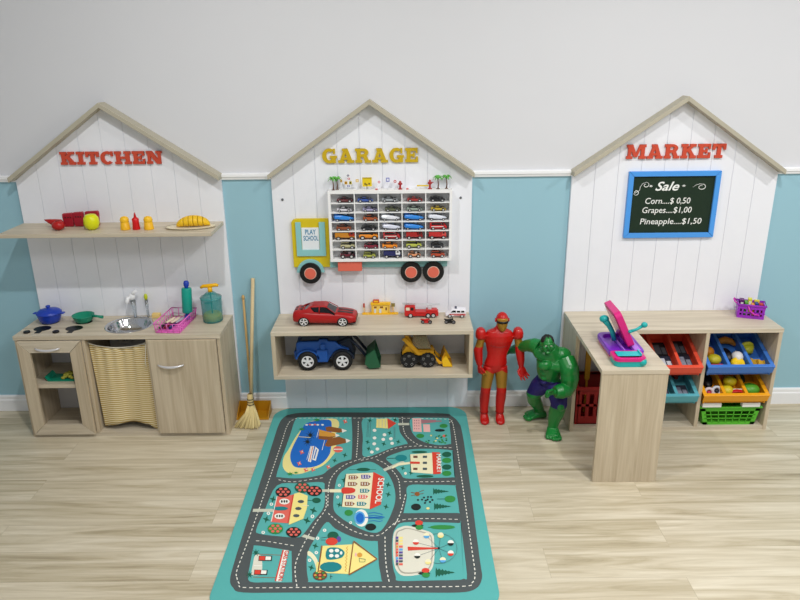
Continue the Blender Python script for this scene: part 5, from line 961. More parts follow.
# ================================================================== play mat
MC = {'teal': '#55aca8', 'grey': '#4b5253', 'pale': '#c6c9b6', 'cream': '#ece6bf', 'sand': '#ecdf92', 'blue': '#1769c4', 'brown': '#8d5527', 'ochre': '#d99a3a', 'white': '#f0eee4', 'black': '#15201e',
 'coral': '#e0675a', 'green': '#2f8a3f', 'dgreen': '#0f5a43', 'yellow': '#f1e28a', 'red': '#d8402f', 'dgrey': '#47565a', 'pink': '#efb9b4', 'mauve': '#a8747c', 'dbrown': '#6b4030', 'dteal': '#128086', 'purple': '#5b4a9a', 'lblue': '#5aa9dd', 'beige': '#dcd9c8', 'tan': '#a9a596'}
MAT_ART="""0 grey -857,-1081 -851,-1107 -842,-1127 -832,-1144 -819,-1158 -809,-1173 -799,-1186 -781,-1196 -742,-1204 -678,-1208 -594,-1208 -501,-1208 -410,-1208 -321,-1209 -229,-1210 -136,-1211 -41,-1212 57,-1213 159,-1214 258,-1215 352,-1216 441,-1218 528,-1220 607,-1221 670,-1220 714,-1216 743,-1209 764,-1200 783,-1187 802,-1169 816,-1146 827,-1120 836,-1089 841,-1057 841,-1022 841,-979 841,-923 842,-852 844,-767 845,-668 847,-555 850,-421 853,-264 856,-93 859,81 861,265 863,465 865,658 864,815 862,913 859,964 854,994 846,1027 835,1068 820,1104 803,1135 784,1162 774,1182 770,1196 746,1207 677,1217 540,1227 355,1234 155,1241 -25,1246 -183,1251 -336,1254 -472,1256 -582,1257 -656,1255 -703,1252 -734,1246 -764,1237 -793,1225 -815,1212 -832,1194 -846,1170 -858,1143 -867,1112 -873,1074 -877,1022 -879,965 -879,902 -878,821 -877,711 -876,564 -874,393 -872,218 -872,53 -871,-105 -872,-260 -872,-405 -872,-532 -871,-643 -870,-742 -869,-829 -867,-903 -866,-962 -864,-1009 -862,-1047
1 teal -729,1120 -721,1151 -711,1162 -695,1162 -666,1163 -619,1166 -560,1166 -495,1164 -434,1162 -372,1162 -308,1161 -251,1159 -209,1155 -189,1153 -185,1154 -188,1143 -186,1110 -179,1047 -171,963 -163,870 -157,780 -151,685 -146,583 -142,492 -140,427 -140,397 -142,391 -146,393 -156,389 -172,379 -194,369 -218,357 -241,340 -264,316 -286,287 -308,257 -326,231 -339,210 -347,192 -358,176 -379,160 -414,145 -458,130 -506,118 -552,112 -599,111 -649,116 -694,123 -727,131 -745,133 -751,133 -752,141 -753,166 -755,214 -754,280 -752,357 -750,438 -748,526 -744,625 -741,725 -738,819 -737,906 -737,990 -735,1064
1 teal -76,1114 -46,1144 -1,1147 49,1140 95,1136 139,1140 183,1143 223,1143 252,1140 267,1134 271,1128 271,1113 272,1086 274,1040 274,980 276,917 283,859 299,804 321,749 341,700 352,664 354,647 349,643 339,642 324,637 303,627 276,615 245,600 210,579 166,548 116,508 68,471 31,445 5,434 -13,432 -26,437 -36,446 -44,458 -47,473 -49,496 -50,530 -53,578 -55,638 -56,706 -59,778 -67,862 -78,958 -85,1048
1 teal 390,1115 420,1134 462,1137 510,1131 556,1128 605,1127 658,1126 706,1123 740,1118 756,1119 760,1123 758,1115 756,1077 756,991 754,873 752,759 749,680 747,645 745,635 741,637 731,636 714,629 690,623 664,620 638,621 610,626 581,635 551,647 525,661 501,678 479,698 458,721 440,747 425,776 411,808 400,844 392,886 384,941 378,1007 378,1070
1 teal 163,410 177,435 204,458 236,480 267,499 293,515 318,529 346,541 380,550 421,556 468,558 517,559 564,557 612,553 662,547 707,539 739,530 753,529 755,533 751,525 748,491 748,412 745,305 742,202 739,131 740,102 743,98 740,103 723,106 684,103 631,101 572,101 518,100 468,97 416,92 370,91 334,96 313,108 303,127 297,149 288,174 274,201 259,232 243,264 227,296 207,325 185,355 168,383
1 teal -234,138 -221,179 -204,210 -184,235 -165,258 -147,278 -129,294 -110,307 -89,319 -63,332 -33,346 -3,355 25,355 50,344 75,324 98,300 119,274 139,247 158,219 175,187 190,151 204,111 217,68 228,22 236,-23 243,-68 247,-114 249,-160 248,-205 244,-249 237,-294 228,-336 219,-376 210,-412 200,-446 190,-477 181,-505 171,-529 162,-551 153,-568 143,-583 132,-593 121,-601 109,-605 94,-605 77,-602 58,-596 37,-586 14,-573 -11,-557 -38,-536 -65,-514 -90,-493 -112,-475 -131,-458 -149,-440 -166,-420 -184,-399 -201,-378 -216,-352 -228,-319 -236,-275 -241,-223 -244,-166 -245,-108 -246,-47 -245,20 -242,84
1 teal 354,-10 386,5 431,6 481,2 530,-1 582,-2 639,-3 690,-6 726,-10 742,-8 744,-2 739,-6 737,-35 739,-104 741,-199 742,-291 741,-354 743,-380 745,-384 741,-379 723,-376 684,-376 630,-375 571,-372 516,-371 463,-371 410,-373 362,-374 328,-373 312,-372 309,-371 313,-364 316,-348 320,-316 326,-273 333,-226 339,-180 340,-134 337,-85 339,-41
1 teal 316,-486 360,-482 418,-483 479,-486 536,-489 590,-491 645,-493 693,-497 728,-500 744,-492 746,-475 742,-477 740,-522 741,-639 741,-799 740,-950 738,-1052 734,-1093 728,-1100 721,-1094 712,-1092 704,-1097 695,-1100 681,-1102 656,-1103 614,-1105 559,-1105 501,-1106 448,-1106 398,-1108 350,-1110 307,-1110 276,-1107 261,-1102 257,-1093 259,-1081 257,-1064 252,-1041 245,-1013 240,-979 235,-937 232,-881 229,-813 229,-743 230,-684 233,-639 237,-604 244,-574 254,-548 263,-526 272,-508 288,-495
1 teal -268,-475 -252,-477 -236,-497 -219,-526 -198,-551 -172,-573 -142,-597 -111,-619 -80,-639 -48,-656 -15,-671 17,-684 44,-693 67,-697 86,-698 102,-697 115,-699 122,-700 124,-699 125,-705 126,-725 129,-767 132,-824 135,-884 139,-936 144,-982 152,-1026 158,-1064 161,-1092 165,-1106 170,-1111 167,-1111 147,-1112 103,-1113 40,-1113 -29,-1113 -92,-1112 -153,-1113 -214,-1114 -269,-1114 -309,-1113 -328,-1112 -331,-1111 -328,-1107 -328,-1094 -335,-1070 -343,-1037 -350,-1001 -356,-964 -361,-927 -366,-889 -368,-849 -366,-809 -360,-767 -350,-723 -337,-679 -325,-636 -312,-589 -298,-540 -283,-499
1 teal -724,8 -689,39 -643,44 -592,39 -544,37 -495,44 -443,51 -395,55 -360,51 -341,40 -334,25 -333,1 -329,-35 -321,-89 -313,-156 -308,-225 -309,-287 -320,-338 -338,-386 -358,-430 -375,-472 -389,-514 -402,-554 -415,-589 -426,-616 -435,-634 -441,-643 -450,-648 -469,-650 -502,-649 -545,-644 -590,-637 -631,-631 -666,-625 -700,-619 -729,-612 -752,-604 -767,-597 -776,-591 -781,-580 -783,-555 -783,-514 -778,-460 -771,-396 -764,-328 -759,-246 -754,-151 -745,-59
1 teal -752,-736 -727,-739 -693,-746 -655,-755 -620,-764 -586,-772 -551,-781 -519,-789 -496,-797 -485,-799 -483,-798 -484,-802 -482,-818 -476,-852 -469,-899 -462,-948 -455,-989 -449,-1023 -444,-1054 -439,-1080 -437,-1099 -435,-1109 -432,-1113 -435,-1112 -449,-1113 -479,-1113 -522,-1113 -567,-1112 -605,-1111 -633,-1111 -657,-1112 -677,-1112 -694,-1110 -709,-1106 -720,-1100 -729,-1091 -737,-1076 -742,-1055 -745,-1028 -748,-995 -750,-959 -754,-913 -758,-858 -762,-804 -763,-765 -765,-744 -767,-736 -764,-735
3 pale -349,-50 -191,-53 -188,-89 -345,-87
3 pale -856,-303 -698,-305 -694,-343 -854,-341
3 pale -418,-617 -334,-656 -338,-685 -437,-642
3 pale 265,1030 373,1028 372,985 265,987
3 pale 140,238 306,364 332,334 154,203
3 cream 214,266 267,325 374,348 374,313 274,290 221,242
3 cream -283,-49 -180,-50 -177,-95 -279,-93
3 sand -504,1100 -475,1110 -443,1120 -411,1127 -384,1129 -363,1127 -346,1122 -332,1112 -320,1097 -310,1076 -302,1050 -298,1020 -295,989 -298,958 -304,926 -310,888 -313,840 -308,775 -299,698 -291,622 -288,561 -291,519 -298,487 -308,459 -318,430 -330,397 -343,364 -358,333 -375,305 -394,283 -415,265 -438,249 -461,233 -485,216 -511,199 -536,184 -561,175 -586,171 -611,172 -635,178 -657,188 -675,206 -693,229 -707,256 -719,286 -727,320 -733,359 -736,399 -736,437 -734,468 -729,496 -722,526 -714,568 -705,628 -695,701 -682,778 -668,847 -651,908 -632,965 -611,1016 -590,1055 -570,1079 -550,1089 -528,1094
4 blue -605,1049 -582,1065 -552,1081 -519,1095 -489,1103 -461,1109 -433,1111 -408,1107 -388,1092 -377,1067 -371,1034 -367,989 -362,930 -354,845 -344,742 -337,641 -334,562 -335,508 -340,468 -348,436 -357,405 -369,375 -382,348 -398,325 -416,306 -435,291 -458,281 -482,274 -506,270 -534,268 -564,268 -593,272 -617,284 -636,307 -651,338 -664,374 -674,411 -681,446 -685,482 -687,522 -686,568 -681,625 -674,691 -665,758 -657,818 -651,867 -645,910 -640,948 -634,980 -629,1004 -625,1021 -618,1035
5 brown -425,961 -385,975 -260,928 -220,891 -284,854 -406,886
5 ochre -476,917 -313,840 -280,805 -366,784 -471,800
5 brown -471,800 -366,784 -294,797 -390,727 -464,743
5 brown -378,750 -278,782 -186,718 -211,669 -363,605 -397,630
6 white -268,928 -213,891 -254,851
6 white -320,841 -273,805 -309,771
6 white -217,747 -165,707 -204,668
5 black -499,815 -536,807 -503,752 -540,794 -529,720 -548,792 -563,732 -556,800 -592,783 -561,816 -600,850 -560,832 -585,902 -554,840 -552,914 -545,837 -518,879 -538,824
5 black -513,661 -550,681 -530,618 -556,675 -560,611 -564,678 -590,644 -571,690 -607,702 -572,706 -602,759 -568,717 -577,787 -560,719 -544,772 -553,710 -519,722 -549,695
5 sand -652,784 -540,768 -541,777 -653,793
5 white -518,613 -490,624 -487,352 -516,370
6 coral -505,607 -505,371 -498,368 -498,604
5 white -478,613 -441,558 -448,376 -481,395
6 blue -466,566 -471,410 -461,405 -456,561
5 white -522,628 -531,397 -527,394 -518,626
5 white -485,933 -487,773 -483,770 -480,931
5 white -409,723 -414,551 -409,549 -405,721
5 white -594,1009 -594,1003 -597,997 -602,995 -609,995 -614,998 -619,1003 -621,1010 -621,1016 -617,1022 -612,1024 -606,1024 -600,1021 -596,1016
5 white -541,1008 -541,1002 -544,996 -550,994 -556,994 -561,997 -566,1002 -568,1009 -567,1015 -564,1021 -559,1024 -553,1023 -547,1020 -543,1015
5 white -488,1007 -488,1001 -491,995 -497,993 -503,993 -508,996 -513,1001 -515,1008 -514,1014 -511,1020 -506,1023 -500,1022 -494,1019 -490,1014
5 white -442,1006 -443,1000 -446,995 -451,992 -457,992 -463,995 -467,1000 -469,1007 -469,1014 -466,1019 -460,1022 -454,1022 -449,1019 -444,1013
6 coral -567,1012 -567,1005 -569,1000 -573,997 -578,997 -583,1000 -586,1006 -588,1012 -588,1019 -586,1024 -582,1027 -577,1027 -572,1024 -569,1018
6 coral -517,1011 -517,1004 -519,999 -523,996 -528,996 -533,999 -536,1005 -538,1011 -538,1018 -535,1023 -531,1026 -527,1026 -522,1023 -519,1018
5 coral -226,560 -228,537 -239,519 -256,509 -275,509 -293,520 -307,538 -314,561 -311,585 -301,603 -284,614 -264,613 -246,602 -232,583
6 white -309,553 -228,552 -229,568 -310,569
6 coral -564,500 -581,497 -592,477 -598,510 -613,536 -596,539 -585,560 -578,527
7 white -579,523 -580,516 -584,513 -588,516 -591,524 -590,531 -586,534 -582,531
6 coral -562,317 -578,314 -589,295 -595,326 -609,350 -593,353 -582,373 -576,341
7 white -577,338 -577,331 -581,328 -585,331 -588,338 -587,346 -583,348 -579,345
6 coral -492,218 -509,215 -519,197 -525,227 -539,251 -522,253 -511,272 -506,242
7 white -506,239 -507,232 -511,229 -515,232 -517,239 -517,246 -513,249 -509,246
6 coral -432,222 -449,219 -460,200 -465,230 -478,254 -462,257 -451,276 -445,246
7 white -446,243 -447,236 -451,233 -455,236 -457,243 -456,250 -453,253 -449,250
6 coral -305,258 -322,256 -333,237 -338,267 -351,292 -334,294 -323,313 -318,283
7 white -319,280 -320,273 -324,270 -328,273 -330,280 -329,287 -325,290 -321,287
6 coral -219,1046 -237,1043 -250,1019 -255,1058 -270,1088 -251,1092 -238,1116 -233,1077
7 white -234,1073 -235,1065 -239,1061 -244,1065 -246,1074 -245,1082 -241,1086 -236,1082
6 green -479,1092 -506,1090 -497,1064 -517,1084 -532,1064 -530,1090 -557,1091 -535,1104 -554,1126 -528,1115 -525,1142 -514,1115 -492,1126 -504,1104
6 green -605,918 -629,917 -621,894 -639,911 -652,894 -651,917 -675,918 -656,929 -673,948 -650,939 -647,962 -637,939 -617,948 -628,929
6 green -606,170 -629,169 -621,149 -639,164 -651,148 -651,169 -674,169 -655,179 -672,195 -649,187 -647,207 -637,187 -618,196 -628,179
6 green -569,188 -584,187 -579,173 -591,184 -600,173 -599,187 -616,187 -603,194 -614,205 -598,200 -597,214 -590,200 -576,206 -584,194
4 dgreen -258,365 -278,365 -287,336 -290,371 -308,393 -288,393 -280,423 -276,386
4 dgreen -176,450 -196,450 -205,420 -209,457 -227,479 -207,479 -197,510 -194,472
4 dgreen 18,1069 -2,1068 -13,1035 -15,1076 -33,1101 -12,1101 -2,1136 0,1093
4 dgreen 262,1077 241,1076 230,1042 229,1084 212,1109 233,1109 244,1144 245,1101
4 dgreen 213,828 193,828 182,796 181,835 164,858 184,859 195,891 196,851
4 dgreen 13,670 -6,670 -16,640 -18,677 -35,699 -16,699 -6,730 -4,692
4 dgreen 28,556 9,555 -1,526 -3,562 -19,583 0,584 10,613 11,577
4 dgreen 161,635 141,634 131,604 130,641 113,663 133,663 143,694 145,656
4 dgreen 292,668 273,668 262,638 261,675 245,697 265,697 276,728 277,690
4 dgreen 330,238 312,237 301,211 301,244 286,263 304,263 315,290 315,257
4 dgreen 399,165 381,164 370,139 370,170 356,189 374,190 385,216 384,183
4 dgreen 207,-3 189,-3 180,-27 179,3 164,20 182,21 192,45 192,15
4 dgreen 214,-141 197,-141 187,-164 187,-136 172,-119 189,-118 199,-95 200,-124
5 yellow 57,1112 160,1116 170,926 58,943
5 red 160,1126 250,1024 173,914
6 pale 78,1105 83,942 88,942 83,1105
6 pale 109,1104 113,942 118,942 114,1104
6 pale 140,1104 143,941 148,941 144,1104
4 dgrey -26,1060 -25,778 -22,777 -23,1060
4 dgrey 1,1075 5,763 8,763 4,1075
4 dgrey 226,949 228,731 231,731 229,949
4 dgrey -16,1070 -13,769 -10,769 -13,1069
4 dgrey 235,949 237,730 240,730 238,949
5 white 63,892 60,873 49,864 37,867 29,883 28,903 35,918 47,922 58,911
5 white 158,809 155,790 144,781 133,784 124,800 124,819 131,834 143,838 154,827
5 white 68,753 64,735 54,726 42,729 34,744 33,764 41,778 52,782 63,772
5 white 148,726 145,708 135,699 123,703 115,717 114,737 122,751 133,755 144,745
5 white 218,736 214,718 204,709 192,713 184,727 184,747 191,761 203,765 214,755
5 white 68,650 65,632 55,623 43,627 35,641 34,660 41,674 53,677 64,668
5 white 100,560 96,543 86,534 75,537 67,551 66,570 73,584 85,587 95,577
5 white 230,655 226,638 216,629 205,632 197,647 197,665 204,680 216,683 226,673
5 white 52,510 48,493 39,484 27,488 19,502 19,520 26,534 37,536 47,527
5 pink 403,1115 487,1119 487,855 406,863
5 mauve 486,1091 631,1082 629,1039 489,1011
5 pink 503,998 567,997 567,854 506,855
5 mauve 569,1048 682,1046 684,1067 569,1069
6 mauve 430,1073 427,1063 422,1063 419,1074 422,1084 428,1084
6 mauve 429,1021 426,1010 421,1011 419,1021 421,1032 427,1032
6 mauve 428,969 425,959 420,959 418,969 420,980 426,980
6 mauve 427,915 424,905 419,905 417,915 419,926 425,926
6 mauve 450,1073 447,1062 442,1062 439,1073 442,1084 448,1084
6 mauve 449,1021 446,1010 441,1010 438,1021 441,1031 446,1031
6 mauve 448,969 445,958 440,959 437,969 440,980 445,979
6 mauve 446,915 444,905 438,905 436,915 439,925 444,925
6 mauve 471,1073 468,1062 463,1062 461,1073 464,1084 469,1084
6 mauve 470,1020 467,1010 462,1010 459,1020 462,1031 468,1031
6 mauve 469,969 466,958 461,958 458,969 461,979 466,979
6 mauve 467,915 464,904 459,904 457,915 460,925 465,925
5 green 736,964 732,947 720,933 704,926 687,926 672,934 661,948 659,965 663,982 675,996 691,1003 708,1003 724,995 734,981
5 green 509,783 504,765 493,752 478,744 461,744 446,752 436,766 433,784 437,801 448,815 463,823 480,822 495,814 505,800
5 black 709,881 693,862 657,855 622,863 608,882 624,901 660,908 695,900
5 coral 712,779 709,769 704,761 697,757 689,757 682,762 678,770 677,780 679,789 684,797 691,802 699,802 706,797 710,789
5 dgreen 651,776 646,763 635,764 631,776 637,788 647,788
5 green 659,785 654,772 643,773 639,785 645,797 655,797
5 green 720,726 714,714 704,714 699,727 705,739 715,739
5 dgreen 557,694 552,682 542,683 537,695 543,707 553,707
5 green 602,674 597,662 587,662 582,674 588,686 598,686
5 dgreen 655,672 650,660 640,660 635,672 641,684 651,684
5 green 681,699 675,687 665,687 660,699 666,711 676,711
5 green 549,661 543,649 533,650 529,662 534,673 544,673
5 green 586,791 580,779 570,779 565,791 571,804 581,804
5 sand 620,693 614,681 604,681 600,693 606,705 616,705
5 green 672,664 667,652 657,652 652,664 658,676 668,676
5 green 678,712 673,700 662,700 658,712 664,724 674,724
5 dgreen 716,779 710,767 700,767 696,780 702,792 712,792
5 dgreen 628,758 623,746 612,746 608,758 614,770 624,770
5 green 687,673 682,661 672,661 667,673 673,685 683,685
5 green 630,740 624,728 614,728 610,740 616,752 626,752
5 sand 636,737 630,724 620,725 616,737 621,749 632,749
5 dgreen 717,697 711,685 701,685 697,697 702,709 713,709
5 green 704,654 698,642 688,642 683,654 689,666 699,666
5 dgreen 674,747 668,735 658,735 653,748 659,760 669,760
5 green 678,764 672,751 662,752 658,764 663,776 674,776
5 sand 582,786 576,774 566,774 562,787 567,799 577,799
5 green 534,683 528,671 518,671 514,684 519,696 529,695
5 green 721,790 715,778 705,778 701,791 707,803 717,803
5 green 685,671 679,659 669,659 665,671 671,683 681,683
5 green 649,687 644,675 634,675 629,687 635,699 645,699
5 cream 372,466 572,488 563,157 381,184
6 red 568,499 638,492 627,156 563,150
7 red 371,348 456,342 455,309 374,313
6 black 371,465 375,184 379,184 375,466
6 dbrown 438,405 401,406 401,442 439,441
6 dbrown 433,217 397,217 398,251 434,251
6 dgrey 521,404 483,404 485,440 522,440
6 dgrey 517,308 481,309 482,344 518,343
6 dgrey 514,215 478,216 479,250 515,249
5 dgreen 738,459 732,440 720,425 703,417 684,417 668,426 657,442 654,461 660,480 672,495 689,504 708,503 724,494 735,479
5 green 731,362 726,344 714,329 697,321 678,322 662,330 652,345 649,364 654,382 666,397 683,405 702,405 718,396 728,381
5 dgreen 724,258 719,240 707,226 690,218 672,219 656,227 646,241 643,259 648,277 660,292 677,300 695,299 711,291 721,276
5 green 717,162 712,145 700,131 684,124 666,124 651,132 641,146 638,163 643,181 655,195 671,202 689,202 705,194 715,180
5 dgreen 526,502 519,493 499,486 471,483 440,483 412,488 393,495 386,505 393,514 413,521 441,524 472,524 500,519 520,511
5 dgreen 565,122 558,113 537,106 508,103 476,103 447,108 427,115 420,124 428,133 448,140 477,144 510,144 539,139 559,131
5 dteal 347,407 342,383 327,365 306,355 283,356 262,366 248,385 242,408 247,432 262,450 283,460 307,460 328,449 342,430
5 black 171,398 247,402 246,410 170,406
5 white 343,168 339,153 330,147 322,153 319,168 322,183 331,190 339,183
6 sand 336,168 333,160 328,160 325,168 328,176 333,176
4 dgreen 32,232 27,221 11,212 -12,207 -39,208 -62,213 -79,222 -86,234 -81,245 -65,255 -41,259 -15,259 9,253 26,244
4 dgreen -151,232 81,228 81,234 -152,238
5 cream -169,167 62,183 51,-318 -167,-286
6 red 60,193 152,112 136,-264 50,-326
6 black -174,158 -172,-282 -167,-283 -168,156
6 brown -145,143 -83,142 -61,114 -79,85 -141,86
7 white -121,123 -124,114 -131,114 -135,123 -132,131 -125,131
7 white -120,101 -123,94 -130,94 -133,101 -130,108 -124,108
7 white -99,122 -102,114 -109,114 -113,122 -110,131 -103,131
7 white -98,101 -101,94 -107,94 -111,101 -108,108 -102,107
7 white -78,122 -81,113 -87,114 -91,122 -89,131 -82,130
7 white -77,100 -80,94 -86,94 -90,101 -87,107 -80,107
6 purple -41,151 22,150 43,122 25,93 -37,94
7 white -17,131 -20,122 -27,122 -31,131 -28,140 -21,139
7 white -16,109 -19,102 -26,103 -29,109 -26,116 -20,116
7 white 5,130 2,122 -4,122 -8,131 -5,139 1,139
7 white 6,109 3,102 -4,102 -7,109 -4,116 2,116
7 white 26,130 23,122 17,122 13,130 16,139 23,139
7 white 27,109 24,102 18,102 14,109 17,115 24,115
6 brown -145,47 -83,46 -62,19 -80,-9 -141,-8
7 white -122,28 -124,20 -131,20 -135,28 -132,36 -126,36
7 white -120,7 -123,0 -130,0 -133,7 -131,14 -124,13
7 white -100,27 -102,19 -109,19 -113,28 -110,36 -104,36
7 white -98,7 -101,0 -108,0 -111,7 -109,13 -102,13
7 white -79,27 -82,19 -88,19 -92,27 -89,36 -83,35
7 white -78,6 -80,0 -87,0 -91,6 -88,13 -81,13
6 brown -40,46 21,45 42,18 24,-10 -37,-9
7 white -17,26 -20,18 -27,18 -31,26 -28,35 -21,35
7 white -16,5 -19,-1 -26,-1 -29,5 -27,12 -20,12
7 white 5,26 2,18 -5,18 -9,26 -6,34 1,34
7 white 6,5 3,-2 -4,-1 -8,5 -5,12 2,12
7 white 25,26 22,17 16,17 12,26 15,34 22,34
7 white 26,5 23,-2 17,-2 13,5 16,11 23,11
6 dteal -39,-51 21,-51 42,-78 24,-105 -37,-104
7 white -17,-69 -20,-77 -26,-77 -30,-69 -27,-61 -21,-61
7 white -16,-90 -19,-96 -25,-96 -29,-89 -26,-83 -19,-83
7 white 5,-70 2,-78 -5,-78 -8,-70 -5,-62 1,-62
7 white 6,-90 3,-96 -4,-96 -7,-90 -4,-83 2,-84
7 white 25,-70 22,-78 16,-78 12,-70 15,-62 22,-62
7 white 26,-90 23,-97 17,-96 13,-90 16,-84 23,-84
6 purple -147,-135 -87,-136 -66,-161 -84,-188 -143,-187
7 white -124,-153 -127,-161 -133,-161 -137,-153 -134,-145 -128,-146
7 white -123,-173 -126,-179 -132,-179 -136,-173 -133,-167 -126,-167
7 white -103,-154 -106,-161 -112,-161 -116,-153 -113,-146 -107,-146
7 white -102,-173 -104,-179 -111,-179 -114,-173 -112,-167 -105,-167
7 white -83,-154 -85,-162 -92,-162 -95,-154 -93,-146 -86,-146
7 white -81,-174 -84,-180 -91,-180 -94,-173 -91,-167 -85,-167
6 coral -49,-133 11,-134 31,-159 13,-186 -46,-185
7 white -26,-151 -29,-159 -36,-159 -39,-151 -37,-143 -30,-143
7 white -25,-171 -28,-177 -35,-177 -38,-171 -35,-165 -29,-165
7 white -5,-151 -8,-159 -14,-159 -18,-151 -15,-144 -9,-144
7 white -4,-171 -7,-177 -13,-177 -17,-171 -14,-165 -8,-165
7 white 15,-152 12,-159 6,-159 2,-152 5,-144 11,-144
7 white 16,-171 13,-178 7,-177 3,-171 6,-165 12,-165
6 brown -149,-226 -90,-226 -69,-251 -86,-277 -145,-276
7 white -126,-243 -129,-251 -135,-251 -139,-243 -136,-236 -130,-236
7 white -125,-262 -128,-268 -134,-268 -137,-262 -135,-256 -128,-256
7 white -105,-244 -108,-251 -114,-251 -118,-243 -115,-236 -109,-236
7 white -104,-263 -107,-269 -113,-269 -117,-263 -114,-257 -108,-257
7 white -85,-244 -88,-251 -94,-251 -98,-244 -95,-236 -89,-236
7 white -84,-263 -87,-269 -93,-269 -97,-263 -94,-257 -88,-257
6 dteal -54,-227 5,-228 25,-252 7,-278 -51,-277
7 white -32,-245 -35,-252 -41,-252 -44,-245 -42,-237 -35,-237
7 white -31,-264 -34,-270 -40,-270 -43,-264 -41,-258 -34,-258
7 white -11,-245 -14,-252 -20,-252 -24,-245 -21,-237 -14,-237
7 white -10,-264 -13,-270 -19,-270 -22,-264 -20,-258 -13,-258
7 white 9,-245 6,-253 0,-253 -4,-245 -1,-238 5,-238
7 white 10,-264 7,-270 1,-270 -3,-264 0,-258 6,-258
7 red -184,-39 -173,-32 -156,-30 -137,-31 -122,-33 -110,-35 -99,-40 -90,-46 -83,-52 -78,-58 -76,-65 -76,-71 -76,-78 -76,-84 -77,-90 -80,-96 -85,-101 -93,-106 -103,-111 -115,-115 -127,-117 -140,-118 -155,-118 -169,-116 -179,-109 -185,-95 -189,-74 -189,-54
5 white 44,-431 43,-463 37,-492 27,-515 13,-529 -3,-534 -19,-529 -34,-514 -47,-491 -57,-462 -61,-429 -61,-397 -55,-367 -45,-343 -30,-327 -14,-322 3,-328 18,-344 31,-368 40,-398
6 lblue 21,-431 19,-462 11,-487 -1,-504 -17,-510 -34,-504 -48,-487 -59,-460 -64,-429 -63,-398 -55,-371 -42,-353 -26,-347 -9,-354 6,-372 16,-399
7 blue 12,-434 10,-464 0,-487 -15,-494 -30,-486 -43,-464 -49,-433 -47,-402 -37,-379 -22,-371 -6,-379 6,-403
6 blue 40,-377 86,-369 85,-362 39,-370
6 blue 85,-369 132,-381 132,-375 86,-362
6 blue 131,-381 152,-398 154,-392 133,-375
6 blue 42,-410 87,-402 86,-395 41,-403
6 blue 87,-402 133,-414 133,-408 87,-395
6 blue 133,-414 153,-421 154,-414 133,-408
6 blue 43,-442 88,-435 88,-428 42,-436
6 blue 88,-435 134,-447 134,-440 88,-428
6 blue 134,-447 154,-444 154,-437 134,-440
6 blue 44,-474 89,-467 89,-461 44,-468
6 blue 89,-467 135,-479 135,-473 89,-461
6 blue 136,-479 155,-466 154,-460 134,-473
7 blue 19,-431 169,-429 169,-420 18,-421
5 green -76,-365 -79,-381 -87,-395 -99,-402 -114,-402 -128,-394 -138,-381 -142,-364 -140,-347 -132,-334 -119,-327 -105,-327 -91,-335 -81,-348
5 black 109,-540 105,-559 94,-573 78,-581 59,-581 42,-572 30,-558 25,-539 29,-521 39,-506 56,-498 75,-498 92,-507 104,-522
4 dgreen -153,64 -174,64 -184,35 -187,71 -206,93 -185,93 -175,123 -172,86
4 dgreen -165,-272 -185,-273 -194,-299 -197,-266 -215,-247 -195,-247 -186,-220 -183,-253
4 dgreen 212,-8 191,-8 180,-37 179,-1 161,20 182,20 194,50 195,13
4 dgreen 216,-140 196,-141 184,-168 183,-134 166,-114 187,-114 198,-86 199,-120
4 dgreen 200,-303 181,-304 170,-330 169,-297 152,-278 172,-278 183,-251 184,-284
5 white -200,2 -202,-12 -210,-18 -219,-12 -224,3 -221,17 -213,23 -204,17
6 teal -206,2 -208,-6 -214,-6 -217,3 -215,11 -210,11
5 white -199,-159 -202,-173 -209,-179 -218,-173 -223,-159 -220,-145 -213,-139 -204,-145
6 teal -206,-159 -208,-167 -213,-167 -216,-159 -214,-151 -209,-152
5 white -75,-486 -77,-498 -85,-503 -93,-498 -97,-485 -94,-473 -87,-468 -79,-473
6 teal -81,-486 -83,-492 -88,-492 -91,-485 -89,-479 -84,-479
5 dgreen 551,-93 556,-46 567,-73 577,-55 588,-76 599,-63 610,-80 620,-71 631,-84 641,-79 652,-88 662,-87 673,-92 680,-95 673,-99 661,-103 651,-102 639,-110 630,-105 617,-118 608,-108 595,-125 587,-111 574,-132 565,-115 552,-140
5 dgreen 550,-293 555,-244 566,-271 577,-252 588,-275 599,-261 610,-279 621,-269 632,-283 642,-278 654,-287 664,-286 676,-291 682,-295 675,-298 663,-302 653,-301 640,-310 631,-305 618,-318 609,-308 595,-326 587,-311 573,-333 564,-315 551,-341
5 green 725,-199 719,-218 706,-233 688,-242 668,-241 651,-233 640,-217 637,-197 642,-178 655,-162 674,-154 694,-154 711,-163 722,-179
5 dgreen 578,-200 641,-201 642,-193 578,-193
5 black 449,-299 444,-318 433,-333 418,-341 400,-340 385,-332 375,-317 371,-298 375,-279 386,-264 402,-255 419,-256 435,-264 445,-280
5 brown 444,-127 441,-140 435,-151 427,-156 418,-156 410,-150 404,-140 402,-127 404,-114 410,-103 419,-98 428,-98 437,-104 442,-114
4 dbrown 373,-110 413,-121 414,-111 374,-99
4 dbrown 431,-109 480,-77 478,-69 429,-102
4 dbrown 430,-137 475,-121 474,-113 429,-129
4 dbrown 373,-152 413,-142 413,-134 373,-144
5 black 437,-208 433,-218 425,-220 419,-213 419,-202 426,-195 434,-197
5 black 469,-203 465,-213 457,-216 451,-208 451,-197 457,-190 465,-192
5 black 497,-216 493,-227 485,-229 479,-222 479,-210 486,-203 493,-206
5 black 517,-169 513,-179 505,-182 499,-174 500,-163 506,-156 514,-158
5 black 541,-169 537,-180 529,-182 523,-175 523,-163 530,-156 538,-159
5 black 551,-209 547,-220 538,-222 532,-215 533,-203 540,-196 547,-199
5 black 531,-235 527,-246 519,-248 512,-241 513,-229 520,-222 527,-225
5 black 513,-204 509,-214 501,-216 495,-209 495,-197 502,-190 510,-193
5 black 491,-248 487,-258 479,-260 473,-253 473,-242 480,-235 488,-238
